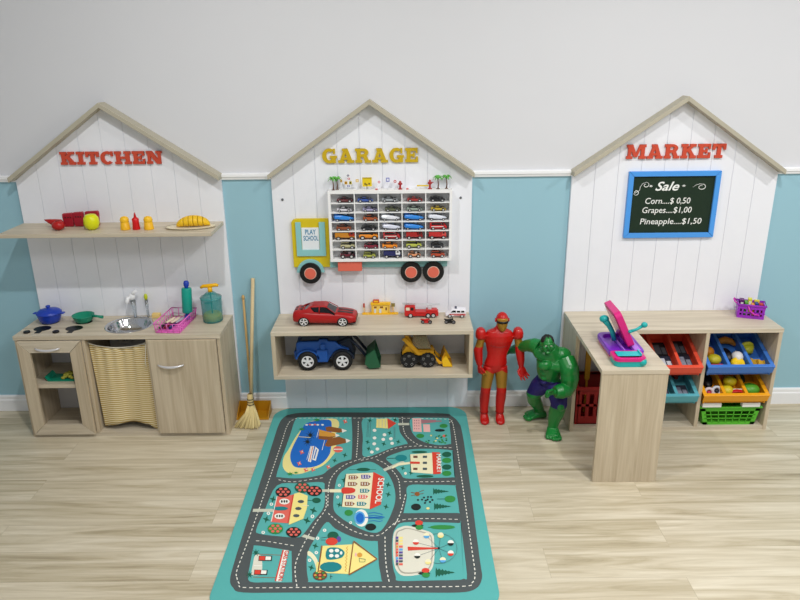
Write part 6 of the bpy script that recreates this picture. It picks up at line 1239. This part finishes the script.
5 black 485,-177 481,-187 473,-189 467,-182 467,-170 474,-163 482,-166
5 sand 516,-318 512,-328 502,-333 492,-328 488,-317 493,-307 503,-302 513,-307
3 beige 281,-548 293,-540 307,-533 323,-528 343,-528 367,-534 396,-546 425,-559 451,-572 473,-583 493,-593 511,-606 523,-622 530,-640 533,-661 533,-686 532,-718 532,-761 531,-811 528,-861 524,-903 519,-937 513,-967 505,-993 494,-1013 481,-1027 464,-1036 446,-1042 425,-1048 398,-1054 367,-1060 337,-1062 313,-1061 296,-1054 283,-1043 272,-1028 263,-1010 255,-989 249,-965 245,-936 241,-900 238,-851 236,-792 235,-733 235,-684 236,-650 239,-626 242,-607 247,-591 254,-576 261,-565 270,-556
4 tan 295,-570 305,-564 316,-557 329,-553 345,-554 367,-560 393,-570 420,-582 443,-593 464,-602 482,-611 498,-622 509,-636 516,-654 519,-674 519,-698 519,-728 519,-768 517,-814 515,-860 511,-899 507,-929 502,-955 494,-977 485,-995 473,-1008 459,-1018 442,-1024 423,-1030 398,-1036 370,-1041 342,-1043 319,-1041 304,-1035 292,-1026 284,-1013 276,-996 269,-976 264,-952 260,-924 256,-890 254,-846 252,-793 251,-739 251,-694 252,-662 254,-637 256,-618 261,-601 267,-589 275,-581 285,-575
5 beige 302,-583 311,-577 320,-571 331,-566 346,-566 367,-572 392,-583 418,-595 440,-606 459,-615 477,-623 491,-633 502,-646 509,-663 511,-682 512,-706 512,-734 512,-771 510,-815 508,-859 504,-895 500,-924 495,-949 488,-970 479,-987 468,-1000 454,-1008 438,-1014 420,-1019 397,-1024 371,-1029 344,-1030 323,-1029 309,-1024 298,-1016 290,-1004 283,-989 277,-970 272,-947 268,-919 265,-887 263,-844 261,-793 260,-741 260,-699 261,-668 262,-644 265,-625 269,-610 275,-598 283,-592 292,-587
6 purple 256,-653 275,-654 273,-680 255,-680
6 yellow 279,-656 307,-656 305,-681 277,-680
6 dgrey 256,-686 275,-686 274,-713 255,-713
6 yellow 279,-689 307,-689 305,-713 278,-713
6 coral 256,-719 275,-719 274,-745 255,-745
6 yellow 279,-721 307,-721 305,-745 278,-745
6 ochre 257,-751 275,-751 274,-777 255,-776
6 coral 279,-753 306,-753 305,-777 278,-777
6 coral 257,-782 275,-783 274,-808 256,-808
6 lblue 279,-785 306,-785 305,-808 278,-808
6 red 257,-814 275,-814 274,-839 256,-839
6 purple 279,-816 306,-816 305,-839 278,-839
6 coral 257,-845 275,-845 274,-870 256,-869
6 dgrey 279,-847 306,-847 305,-870 278,-870
6 lblue 257,-875 275,-875 274,-900 256,-900
6 purple 279,-877 306,-878 305,-900 278,-900
6 purple 258,-905 275,-906 274,-930 257,-930
6 dgrey 279,-908 306,-908 305,-930 278,-930
6 dgrey 258,-935 276,-935 274,-959 257,-959
6 coral 279,-937 306,-938 305,-960 278,-959
7 red 340,-768 343,-809 555,-792 556,-782
6 dgrey 562,-785 401,-719 400,-722 562,-788
7 white 423,-717 419,-732 411,-743 400,-747 389,-742 381,-731 378,-716 381,-701 390,-690 401,-686 412,-690 420,-702
8 red 423,-721 421,-732 416,-741 408,-747 400,-749 391,-746 384,-740 379,-731 378,-720
6 dgrey 563,-785 480,-649 479,-651 561,-787
7 cream 502,-646 499,-662 490,-673 478,-677 467,-673 459,-661 457,-646 460,-630 469,-619 481,-615 492,-619 500,-631
8 lblue 502,-650 500,-661 495,-671 487,-677 478,-679 470,-677 463,-670 458,-661 457,-650
6 dgrey 563,-786 584,-648 581,-647 561,-786
7 cream 605,-643 602,-659 593,-670 581,-674 570,-670 562,-658 560,-643 564,-627 573,-616 584,-612 596,-616 603,-628
8 sand 605,-648 603,-659 597,-668 590,-674 581,-676 572,-674 565,-668 561,-658 560,-647
6 dgrey 562,-788 651,-735 650,-732 562,-785
7 white 673,-730 669,-745 660,-756 648,-760 638,-756 630,-745 628,-729 632,-714 641,-703 653,-699 663,-704 671,-715
8 black 673,-734 670,-745 665,-754 657,-760 648,-762 640,-759 633,-753 629,-744 628,-733
6 dgrey 561,-788 642,-845 643,-842 562,-785
7 white 665,-840 661,-854 652,-865 641,-868 630,-865 623,-854 621,-840 625,-825 634,-815 645,-811 656,-815 663,-826
8 red 665,-844 662,-854 657,-863 649,-868 641,-870 633,-868 626,-862 622,-854 621,-843
6 dgrey 561,-787 582,-914 584,-913 563,-786
7 cream 605,-910 601,-924 593,-934 582,-937 571,-933 564,-923 562,-909 566,-895 574,-885 585,-881 596,-885 603,-895
8 lblue 605,-913 603,-923 598,-932 590,-937 582,-939 574,-937 567,-931 563,-923 562,-913
6 dgrey 561,-785 480,-930 482,-931 563,-787
7 cream 503,-927 499,-941 491,-951 480,-955 469,-951 462,-940 460,-927 463,-913 471,-902 482,-899 493,-903 500,-913
8 sand 503,-931 500,-941 495,-949 488,-955 480,-956 472,-954 465,-949 461,-940 459,-930
6 dgrey 562,-785 407,-866 408,-869 562,-788
7 white 429,-864 426,-878 418,-888 407,-892 396,-888 388,-878 386,-863 389,-849 397,-839 408,-835 419,-839 427,-850
8 black 429,-868 427,-878 423,-886 415,-892 407,-894 399,-892 392,-886 387,-877 386,-867
6 dgrey 529,-632 570,-624 570,-621 528,-628
6 dgrey 570,-624 611,-633 612,-630 571,-621
6 dgrey 611,-633 647,-657 648,-654 612,-630
6 dgrey 646,-657 673,-694 675,-692 648,-655
6 dgrey 673,-694 689,-740 690,-739 675,-692
6 dgrey 688,-740 691,-790 693,-790 690,-739
6 dgrey 691,-790 681,-839 683,-839 693,-790
6 dgrey 681,-838 660,-882 661,-883 683,-840
6 dgrey 660,-881 629,-915 631,-917 661,-883
6 dgrey 630,-915 593,-936 594,-939 630,-917
6 dgrey 593,-936 554,-943 554,-946 593,-939
6 dgrey 554,-943 515,-935 515,-938 554,-946
8 black 570,-786 567,-795 561,-798 556,-794 554,-786 557,-778 563,-774 568,-778
5 black 463,-529 449,-543 416,-548 383,-542 370,-528 384,-515 417,-509 450,-515
6 red 459,-497 452,-515 437,-525 418,-525 403,-514 398,-496 404,-478 420,-467 438,-467 453,-479
6 green 460,-551 453,-568 438,-579 420,-579 405,-568 400,-550 406,-532 421,-522 440,-522 454,-533
5 black 492,-1040 479,-1051 449,-1055 420,-1050 407,-1039 420,-1028 450,-1023 480,-1028
6 red 488,-1013 482,-1028 468,-1036 451,-1036 438,-1027 433,-1012 439,-997 453,-988 470,-989 483,-998
6 green 489,-1057 483,-1072 469,-1081 452,-1080 439,-1071 434,-1057 440,-1042 454,-1033 471,-1034 484,-1043
5 green 697,-550 686,-561 659,-569 621,-574 579,-573 541,-568 515,-558 506,-547 516,-536 543,-527 582,-523 624,-524 662,-529 688,-538
4 dgreen 492,-552 533,-553 533,-546 493,-546
5 dgreen 527,-1031 532,-981 543,-1009 553,-990 565,-1013 575,-998 587,-1017 596,-1007 608,-1021 617,-1016 630,-1025 639,-1024 651,-1029 657,-1033 651,-1036 638,-1041 629,-1040 615,-1049 607,-1043 593,-1057 585,-1047 571,-1065 563,-1050 549,-1073 541,-1054 527,-1081
5 yellow -270,-749 -52,-734 -53,-1041 -269,-1024
6 brown -278,-748 -276,-1023 -267,-1025 -269,-750
6 yellow -51,-714 121,-893 -56,-1044
7 brown -53,-706 123,-900 128,-890 -48,-696
7 brown 124,-890 -61,-1044 -56,-1054 128,-900
7 brown -55,-1050 -47,-715 -55,-713 -63,-1048
6 dteal -231,-779 -210,-767 -181,-767 -154,-772 -135,-782 -120,-797 -110,-812 -105,-827 -106,-842 -110,-856 -115,-868 -124,-878 -139,-885 -167,-893 -201,-898 -226,-891 -237,-859 -238,-813
7 white -185,-806 -188,-820 -199,-825 -212,-819 -218,-805 -214,-792 -203,-786 -191,-792
7 white -180,-857 -184,-870 -195,-876 -207,-870 -213,-856 -209,-843 -198,-837 -186,-843
7 white -145,-803 -148,-817 -160,-822 -172,-816 -178,-802 -174,-789 -163,-783 -151,-789
7 white -140,-861 -144,-874 -155,-880 -167,-874 -173,-860 -169,-847 -158,-841 -146,-847
7 white -120,-830 -122,-843 -128,-849 -135,-843 -139,-829 -137,-816 -131,-810 -124,-816
6 dteal -113,-971 -119,-994 -139,-1011 -168,-1021 -201,-1020 -232,-1010 -255,-992 -265,-970 -260,-947 -241,-929 -211,-920 -177,-920 -145,-930 -123,-949
7 yellow -292,-922 -269,-923 -262,-1031 -285,-1030
8 brown -278,-748 -276,-1023 -267,-1025 -269,-750
6 ochre -88,-757 -98,-773 -96,-777 -85,-761
6 ochre -98,-777 -88,-793 -85,-789 -96,-773
6 ochre -87,-791 -97,-807 -95,-811 -84,-795
6 ochre -97,-810 -87,-826 -84,-823 -95,-807
6 ochre -86,-825 -96,-840 -94,-844 -83,-828
6 ochre -96,-844 -86,-860 -83,-856 -94,-840
6 ochre -85,-858 -95,-873 -93,-877 -82,-862
6 ochre -95,-877 -85,-892 -82,-889 -93,-873
6 ochre -84,-891 -94,-906 -91,-910 -81,-894
6 ochre -94,-909 -84,-925 -81,-922 -92,-906
6 ochre -83,-923 -93,-938 -90,-942 -80,-927
6 ochre -93,-942 -83,-957 -80,-954 -91,-938
6 ochre -82,-955 -92,-970 -89,-974 -79,-959
6 ochre -92,-973 -82,-988 -79,-985 -90,-970
6 ochre -81,-987 -91,-1001 -88,-1005 -78,-990
6 ochre -91,-1005 -81,-1020 -78,-1016 -89,-1002
7 ochre 21,-852 20,-863 15,-871 8,-876 0,-876 -8,-871 -14,-862 -16,-852 -15,-841 -10,-833 -3,-828 5,-828 13,-833 19,-842
7 dgreen 1,-889 44,-900 45,-895 1,-885
7 dgreen 43,-897 40,-924 43,-925 46,-898
7 dgreen 41,-923 5,-922 5,-926 41,-927
7 dgreen 7,-924 2,-886 -1,-887 4,-924
7 pink -18,-848 -19,-864 -23,-871 -29,-864 -32,-848 -31,-832 -26,-825 -21,-832
6 red -164,-703 -167,-721 -178,-736 -195,-744 -215,-743 -233,-735 -247,-720 -253,-702 -251,-684 -240,-669 -222,-661 -202,-661 -184,-670 -170,-685
5 dgreen -163,-638 -166,-659 -176,-676 -191,-685 -210,-685 -227,-675 -240,-658 -246,-637 -244,-615 -234,-598 -219,-589 -200,-589 -182,-599 -169,-616
5 purple -142,-676 -142,-690 -146,-702 -152,-708 -160,-708 -167,-701 -173,-690 -176,-675 -175,-661 -172,-649 -165,-642 -158,-643 -150,-649 -145,-661
4 black -289,-686 -246,-686 -247,-681 -289,-680
4 black -291,-663 -243,-653 -244,-647 -292,-658
6 dbrown -205,-1052 -208,-1074 -220,-1091 -238,-1100 -260,-1100 -281,-1090 -297,-1073 -304,-1051 -302,-1029 -290,-1012 -271,-1002 -249,-1003 -228,-1013 -212,-1030
7 ochre -213,-1052 -216,-1060 -224,-1061 -232,-1056 -233,-1048 -226,-1042 -218,-1044
7 green -220,-1074 -223,-1081 -231,-1083 -239,-1077 -240,-1069 -233,-1064 -225,-1066
7 ochre -241,-1082 -244,-1090 -253,-1091 -260,-1086 -261,-1078 -255,-1073 -246,-1075
7 green -264,-1073 -267,-1080 -276,-1082 -283,-1077 -284,-1069 -278,-1064 -269,-1065
7 ochre -276,-1051 -279,-1059 -287,-1061 -295,-1055 -296,-1047 -290,-1042 -281,-1044
7 green -269,-1030 -272,-1037 -281,-1039 -288,-1034 -289,-1025 -283,-1020 -274,-1022
7 ochre -248,-1021 -251,-1029 -259,-1030 -267,-1025 -268,-1016 -261,-1011 -253,-1013
7 green -225,-1030 -228,-1038 -236,-1040 -243,-1034 -244,-1026 -238,-1021 -229,-1022
7 coral -245,-1052 -247,-1060 -256,-1063 -263,-1056 -264,-1047 -258,-1041 -249,-1043
3 cream -367,-802 -359,-802 -346,-810 -333,-823 -318,-843 -302,-869 -289,-897 -281,-930 -275,-965 -273,-989 -275,-999 -280,-998 -287,-989 -293,-969 -301,-940 -310,-914 -321,-893 -333,-876 -343,-862 -352,-854 -359,-850 -364,-844 -368,-830 -370,-812
5 black -184,-1040 -180,-1088 -176,-1088 -181,-1040
5 black -186,-1066 -169,-1066 -169,-1061 -186,-1061
4 dgreen -295,-759 -316,-759 -325,-785 -329,-753 -348,-735 -327,-734 -318,-708 -314,-740
4 dgreen -298,-983 -317,-984 -326,-1007 -330,-978 -348,-961 -328,-961 -320,-937 -316,-966
4 dgreen -357,-339 -380,-340 -389,-369 -394,-333 -415,-311 -392,-311 -383,-281 -378,-318
4 dgreen -390,-472 -412,-473 -421,-501 -426,-466 -446,-445 -424,-445 -415,-416 -410,-452
5 white -259,-574 -261,-587 -270,-593 -281,-587 -286,-573 -284,-560 -274,-554 -264,-560
6 teal -268,-573 -269,-580 -274,-580 -277,-573 -276,-567 -271,-567
5 white -302,-664 -304,-677 -313,-683 -323,-677 -329,-664 -326,-651 -317,-645 -307,-651
6 teal -310,-664 -312,-671 -317,-671 -320,-664 -319,-658 -314,-658
5 white -293,-820 -295,-833 -304,-838 -314,-833 -319,-820 -317,-808 -308,-803 -298,-808
6 teal -301,-820 -303,-826 -308,-826 -311,-820 -309,-814 -304,-814
5 white -331,-900 -333,-912 -341,-917 -351,-912 -356,-899 -354,-887 -345,-882 -336,-888
6 teal -339,-900 -340,-906 -345,-906 -348,-900 -346,-894 -342,-894
5 white -369,-405 -371,-419 -380,-425 -391,-419 -397,-404 -395,-390 -385,-384 -375,-390
6 teal -378,-405 -379,-412 -385,-412 -388,-404 -386,-397 -381,-397
5 coral -700,-143 -564,-123 -553,-487 -691,-470
6 yellow -565,-113 -527,-94 -453,-140 -438,-303 -449,-436 -549,-509
7 white -700,-145 -690,-467 -684,-469 -694,-147
7 red -574,-122 -562,-486 -555,-488 -566,-124
6 white -585,-216 -588,-235 -601,-249 -621,-254 -643,-248 -661,-234 -669,-215 -667,-195 -654,-181 -633,-176 -611,-182 -594,-196
7 black -640,-215 -641,-232 -649,-232 -655,-215 -654,-198 -647,-198
7 black -620,-215 -621,-232 -628,-232 -635,-215 -634,-198 -626,-198
7 black -601,-216 -602,-232 -609,-232 -616,-215 -615,-199 -607,-199
6 white -594,-402 -596,-420 -609,-433 -628,-438 -649,-433 -667,-419 -675,-401 -673,-383 -660,-370 -640,-365 -619,-371 -602,-384
7 black -647,-402 -648,-417 -655,-417 -661,-401 -660,-386 -653,-386
7 black -627,-402 -628,-417 -635,-417 -641,-402 -640,-386 -633,-386
7 black -609,-402 -610,-418 -617,-418 -623,-402 -622,-386 -615,-386
6 dteal -584,-306 -589,-317 -604,-326 -627,-330 -654,-330 -679,-325 -697,-316 -705,-304 -701,-293 -685,-284 -662,-280 -635,-280 -610,-285 -592,-295
7 dgrey -470,-220 -476,-235 -493,-241 -513,-234 -523,-219 -517,-204 -499,-198 -480,-204
7 dgrey -478,-310 -484,-325 -501,-330 -520,-324 -530,-309 -524,-294 -507,-288 -488,-295
7 dgrey -482,-399 -487,-414 -504,-419 -523,-413 -532,-399 -527,-384 -510,-379 -491,-385
7 cream -478,-272 -427,-280 -428,-271 -479,-263
6 black -593,-88 -595,-119 -609,-144 -632,-157 -660,-157 -687,-143 -709,-118 -721,-86 -720,-55 -706,-30 -683,-16 -654,-16 -626,-31 -604,-57
7 coral -604,-88 -607,-102 -618,-105 -629,-95 -631,-80 -623,-71 -611,-74
7 coral -618,-126 -621,-139 -632,-142 -643,-133 -645,-118 -637,-108 -625,-112
7 coral -657,-125 -660,-138 -671,-141 -682,-132 -685,-117 -677,-108 -664,-111
7 coral -683,-87 -686,-100 -697,-103 -708,-94 -710,-78 -702,-69 -690,-73
7 coral -669,-49 -672,-62 -683,-66 -694,-56 -697,-41 -689,-31 -676,-35
7 coral -629,-50 -632,-64 -643,-67 -654,-57 -657,-42 -649,-32 -636,-36
7 coral -642,-87 -645,-102 -657,-105 -669,-95 -672,-79 -663,-69 -650,-73
6 dgreen -446,-28 -449,-60 -463,-85 -487,-98 -515,-98 -543,-84 -564,-58 -575,-26 -573,6 -559,32 -535,46 -506,46 -478,31 -457,4
7 coral -457,-28 -460,-42 -472,-45 -482,-35 -484,-20 -476,-10 -464,-14
7 coral -472,-66 -475,-80 -487,-83 -497,-73 -499,-58 -491,-49 -479,-52
7 coral -511,-65 -515,-79 -526,-82 -537,-73 -539,-57 -531,-48 -519,-51
7 coral -536,-26 -540,-40 -551,-43 -562,-34 -564,-18 -556,-8 -544,-12
7 coral -521,12 -525,-2 -536,-5 -547,5 -549,21 -541,30 -529,27
7 coral -481,11 -485,-3 -496,-6 -507,4 -509,20 -501,29 -488,26
7 coral -495,-27 -499,-42 -512,-45 -523,-35 -526,-19 -516,-8 -503,-12
6 black -343,-76 -346,-108 -361,-132 -385,-146 -413,-145 -440,-131 -461,-106 -471,-75 -469,-43 -454,-18 -430,-4 -401,-4 -374,-19 -353,-45
7 coral -354,-76 -357,-90 -369,-93 -379,-84 -381,-68 -373,-59 -360,-62
7 coral -369,-114 -373,-127 -384,-131 -395,-121 -396,-106 -388,-97 -376,-100
7 coral -409,-113 -412,-127 -423,-130 -434,-120 -436,-105 -428,-96 -415,-99
7 coral -433,-75 -436,-88 -448,-92 -458,-82 -460,-67 -452,-57 -440,-61
7 coral -417,-37 -421,-51 -432,-54 -443,-44 -445,-29 -436,-19 -424,-23
7 coral -377,-38 -381,-52 -392,-55 -403,-45 -405,-30 -396,-20 -384,-24
7 coral -392,-76 -396,-90 -408,-94 -420,-83 -422,-67 -413,-57 -399,-61
6 green -583,-554 -584,-580 -597,-601 -618,-612 -644,-612 -670,-600 -690,-579 -700,-552 -699,-525 -687,-504 -665,-492 -638,-493 -613,-505 -593,-527
7 coral -592,-554 -595,-565 -606,-568 -616,-560 -618,-547 -610,-539 -599,-542
7 coral -605,-586 -608,-597 -618,-600 -628,-592 -631,-579 -623,-571 -612,-574
7 coral -641,-585 -644,-596 -655,-599 -665,-591 -667,-578 -660,-570 -648,-573
7 coral -665,-552 -668,-564 -678,-567 -688,-558 -691,-546 -683,-538 -672,-541
7 coral -652,-520 -655,-532 -665,-535 -675,-526 -678,-513 -670,-505 -659,-508
7 coral -615,-521 -618,-533 -629,-536 -639,-527 -641,-514 -634,-506 -622,-509
7 coral -627,-553 -631,-565 -642,-568 -653,-560 -655,-546 -647,-537 -635,-541
6 black -440,-595 -443,-621 -456,-641 -477,-653 -503,-652 -528,-640 -547,-619 -557,-593 -555,-567 -542,-546 -520,-534 -494,-534 -469,-547 -450,-568
7 coral -450,-595 -453,-606 -463,-609 -473,-601 -475,-588 -467,-580 -456,-583
7 coral -464,-626 -467,-637 -477,-640 -487,-632 -489,-619 -481,-612 -470,-615
7 coral -500,-625 -503,-637 -513,-639 -523,-631 -525,-619 -517,-611 -506,-614
7 coral -522,-593 -525,-605 -535,-607 -545,-599 -547,-587 -540,-579 -529,-582
7 coral -508,-562 -511,-573 -522,-576 -532,-568 -534,-555 -526,-547 -515,-550
7 coral -472,-563 -475,-574 -486,-577 -495,-569 -497,-556 -490,-548 -478,-551
7 coral -485,-594 -488,-606 -500,-609 -510,-601 -512,-587 -504,-579 -492,-582
5 dgreen -341,-202 -342,-218 -351,-230 -364,-237 -379,-237 -394,-230 -405,-217 -410,-201 -409,-186 -401,-173 -387,-166 -372,-166 -357,-174 -346,-186
5 dgreen -448,-204 -407,-205 -408,-198 -449,-197
4 dgreen -690,-196 -715,-196 -724,-231 -732,-188 -757,-163 -731,-163 -723,-128 -715,-171
4 dgreen -698,-451 -723,-452 -731,-483 -738,-444 -762,-421 -738,-421 -730,-389 -722,-428
4 dgreen -353,-347 -378,-348 -388,-380 -393,-340 -416,-316 -392,-316 -381,-283 -376,-324
4 dgreen -388,-467 -412,-467 -422,-498 -428,-460 -450,-437 -426,-436 -416,-405 -411,-444
5 white -710,-248 -712,-263 -721,-269 -732,-262 -739,-247 -737,-232 -728,-226 -717,-232
6 teal -719,-247 -720,-256 -726,-256 -730,-247 -729,-239 -723,-239
5 white -712,-364 -714,-379 -723,-385 -734,-379 -741,-364 -739,-349 -730,-343 -719,-350
6 teal -721,-364 -722,-372 -728,-372 -732,-364 -731,-356 -725,-356
5 white -711,-593 -713,-606 -721,-612 -732,-606 -738,-592 -737,-579 -728,-574 -718,-579
6 teal -719,-593 -721,-600 -726,-600 -730,-593 -729,-585 -724,-585
5 white -368,-410 -371,-424 -380,-430 -391,-424 -397,-410 -394,-395 -385,-389 -374,-395
6 teal -377,-410 -379,-418 -384,-418 -388,-410 -386,-402 -381,-402
3 beige -736,-843 -727,-833 -714,-833 -701,-839 -692,-851 -685,-868 -677,-892 -669,-927 -661,-967 -657,-1000 -658,-1020 -663,-1033 -672,-1041 -685,-1045 -702,-1044 -715,-1041 -721,-1039 -723,-1036 -725,-1025 -728,-1000 -731,-966 -733,-932 -736,-899 -738,-866
4 white -722,-951 -666,-954 -667,-947 -723,-944
4 brown -721,-833 -540,-847 -541,-841 -722,-828
4 brown -708,-1064 -540,-1072 -541,-1067 -709,-1059
5 white -545,-789 -508,-794 -507,-1107 -545,-1104
6 red -550,-789 -552,-1102 -543,-1106 -540,-792
5 black -707,-848 -613,-851 -607,-904 -701,-900
6 red -702,-853 -661,-855 -656,-898 -698,-895
6 white -657,-857 -619,-860 -616,-896 -653,-895
5 black -711,-990 -619,-994 -614,-1043 -705,-1040
6 red -706,-995 -666,-997 -661,-1038 -702,-1034
6 white -662,-998 -625,-1001 -622,-1035 -658,-1035
5 dgreen -703,-824 -725,-823 -713,-855 -731,-828 -739,-856 -740,-824 -761,-826 -744,-812 -764,-787 -741,-803 -744,-769 -733,-803 -717,-786 -726,-812
5 dgreen -704,-1047 -725,-1046 -713,-1075 -731,-1050 -738,-1075 -739,-1046 -760,-1048 -743,-1035 -762,-1012 -740,-1027 -743,-996 -733,-1027 -717,-1011 -726,-1035"""
MAT_DASH=[[(-410, -526), (-392, -562), (-357, -580), (-22, -580), (337, -582), (382, -566), (396, -526), (398, -403), (396, 443), (378, 514), (335, 552), (-284, 571), (-373, 558), (-396, 492), (-398, 290), (-408, -288), (-415, -489), (-410, -526)], [(-59, 537), (-52, 382), (-48, 191)], [(152, 579), (162, 429), (191, 357), (247, 304), (388, 285)], [(-32, 188), (30, 212), (105, 276), (176, 299), (240, 304)], [(14, 225), (-40, 194), (-92, 157), (-128, 103), (-148, 33), (-146, -56), (-139, -140)], [(-154, -65), (-146, -153), (-172, -235), (-197, -332), (-210, -395), (-218, -481), (-198, -578)], [(-136, -179), (-104, -221), (-43, -281), (21, -316), (70, -314), (106, -268), (143, -219)], [(37, 197), (79, 161), (114, 99), (138, 29), (144, -103)], [(165, -61), (145, -183), (124, -252)], [(-367, 48), (-305, 30), (-229, 46), (-165, 62)], [(154, 25), (265, 22), (376, 25)], [(117, -262), (152, -229), (238, -221), (365, -228)], [(-385, -342), (-340, -346), (-275, -362), (-225, -374)], [(88, -321), (91, -417), (98, -502), (110, -574)]]
MAT_TEXT=[('SCHOOL', (53.7, 50.7), (44.9, -125.8), 26, 'white'), ('MARKET', (303.6, 233.4), (298.5, 86.7), 20, 'white'), ('GAS STATION', (-265.3, -399.5), (-264.7, -548.9), 15, 'red')]

mt = thing('play_mat', 'teal rounded town road play mat with printed streets, school and lake', 'rug', (-.163, -.695, 0))
b = MB(mat('#55aca8', .75, noise=.03)); b.prism(rrect(-.478, -.690, .467, .675, .085, .085, .085, .085, 8), .0005, .0042, 'z'); b.build('rubber_base', mt, bevel=.001)
b = MB(mat(MC['teal'], .75, noise=0)); Z0 = .0044; dz = .00008
rows = sorted(MAT_ART.split('\n'), key=lambda r: int(r.split()[0])); n2 = 0
for i, row in enumerate(rows):
    q = row.split(); pts = [tuple(int(v)/2000 for v in p.split(',')) for p in q[2:]]
    b.mat(mat(MC[q[1]], .75, noise=0)); b.flat(pts, Z0+5e-6*i+(.0001 if int(q[0]) > 2 else 0)); n2 = i
b.mat(mat('#e9e7da', .75, noise=0))
for P in MAT_DASH:
    Q = []
    for i in range(len(P)-1):
        p0, p1, p2, p3 = P[max(i-1, 0)], P[i], P[i+1], P[min(i+2, len(P)-1)]
        for k in range(8):
            u = k/8; Q.append(tuple(.5*((2*p1[j])+(-p0[j]+p2[j])*u+(2*p0[j]-5*p1[j]+4*p2[j]-p3[j])*u*u+(-p0[j]+3*p1[j]-3*p2[j]+p3[j])*u**3) for j in (0, 1)))
    Q.append(P[-1]); D_ = [0]
    for a_, c_ in zip(Q, Q[1:]): D_.append(D_[-1]+math.dist(a_, c_))
    def at_(s_):
        for i in range(len(Q)-1):
            if D_[i+1] >= s_: u = (s_-D_[i])/(D_[i+1]-D_[i]+1e-9); return (Q[i][0]+(Q[i+1][0]-Q[i][0])*u, Q[i][1]+(Q[i+1][1]-Q[i][1])*u)
        return Q[-1]
    s_ = 5
    while s_+12 < D_[-1]:
        a_, c_ = at_(s_), at_(s_+12); d_ = math.dist(a_, c_) or 1; nx, ny = -(c_[1]-a_[1])/d_*1.7, (c_[0]-a_[0])/d_*1.7
        b.flat([((x+u*nx)/1000, (y+u*ny)/1000) for (x, y), u in ((a_, 1), (c_, 1), (c_, -1), (a_, -1))], Z0+.00012); s_ += 22
for txt, A, B, h, col in MAT_TEXT:
    A = Vector((A[0]/1000, A[1]/1000, 0)); B = Vector((B[0]/1000, B[1]/1000, 0)); pr = MB(); e = pr.text(txt, 1, .0, 0, .02); ln = (B-A).length; k = ln/(e[1]-e[0]); an = math.atan2(B.y-A.y, B.x-A.x)
    b.mat(mat(MC[col], .75, noise=0)); b.xf((A.x, A.y, Z0+5e-6*n2+.0002), (0, 0, an), (k, h/1000/.72, 1)); vs_ = len(b.v); b.text(txt, 1, .0, 0, .02); b.xf()
b.build('printed_town', mt, recalc=False)
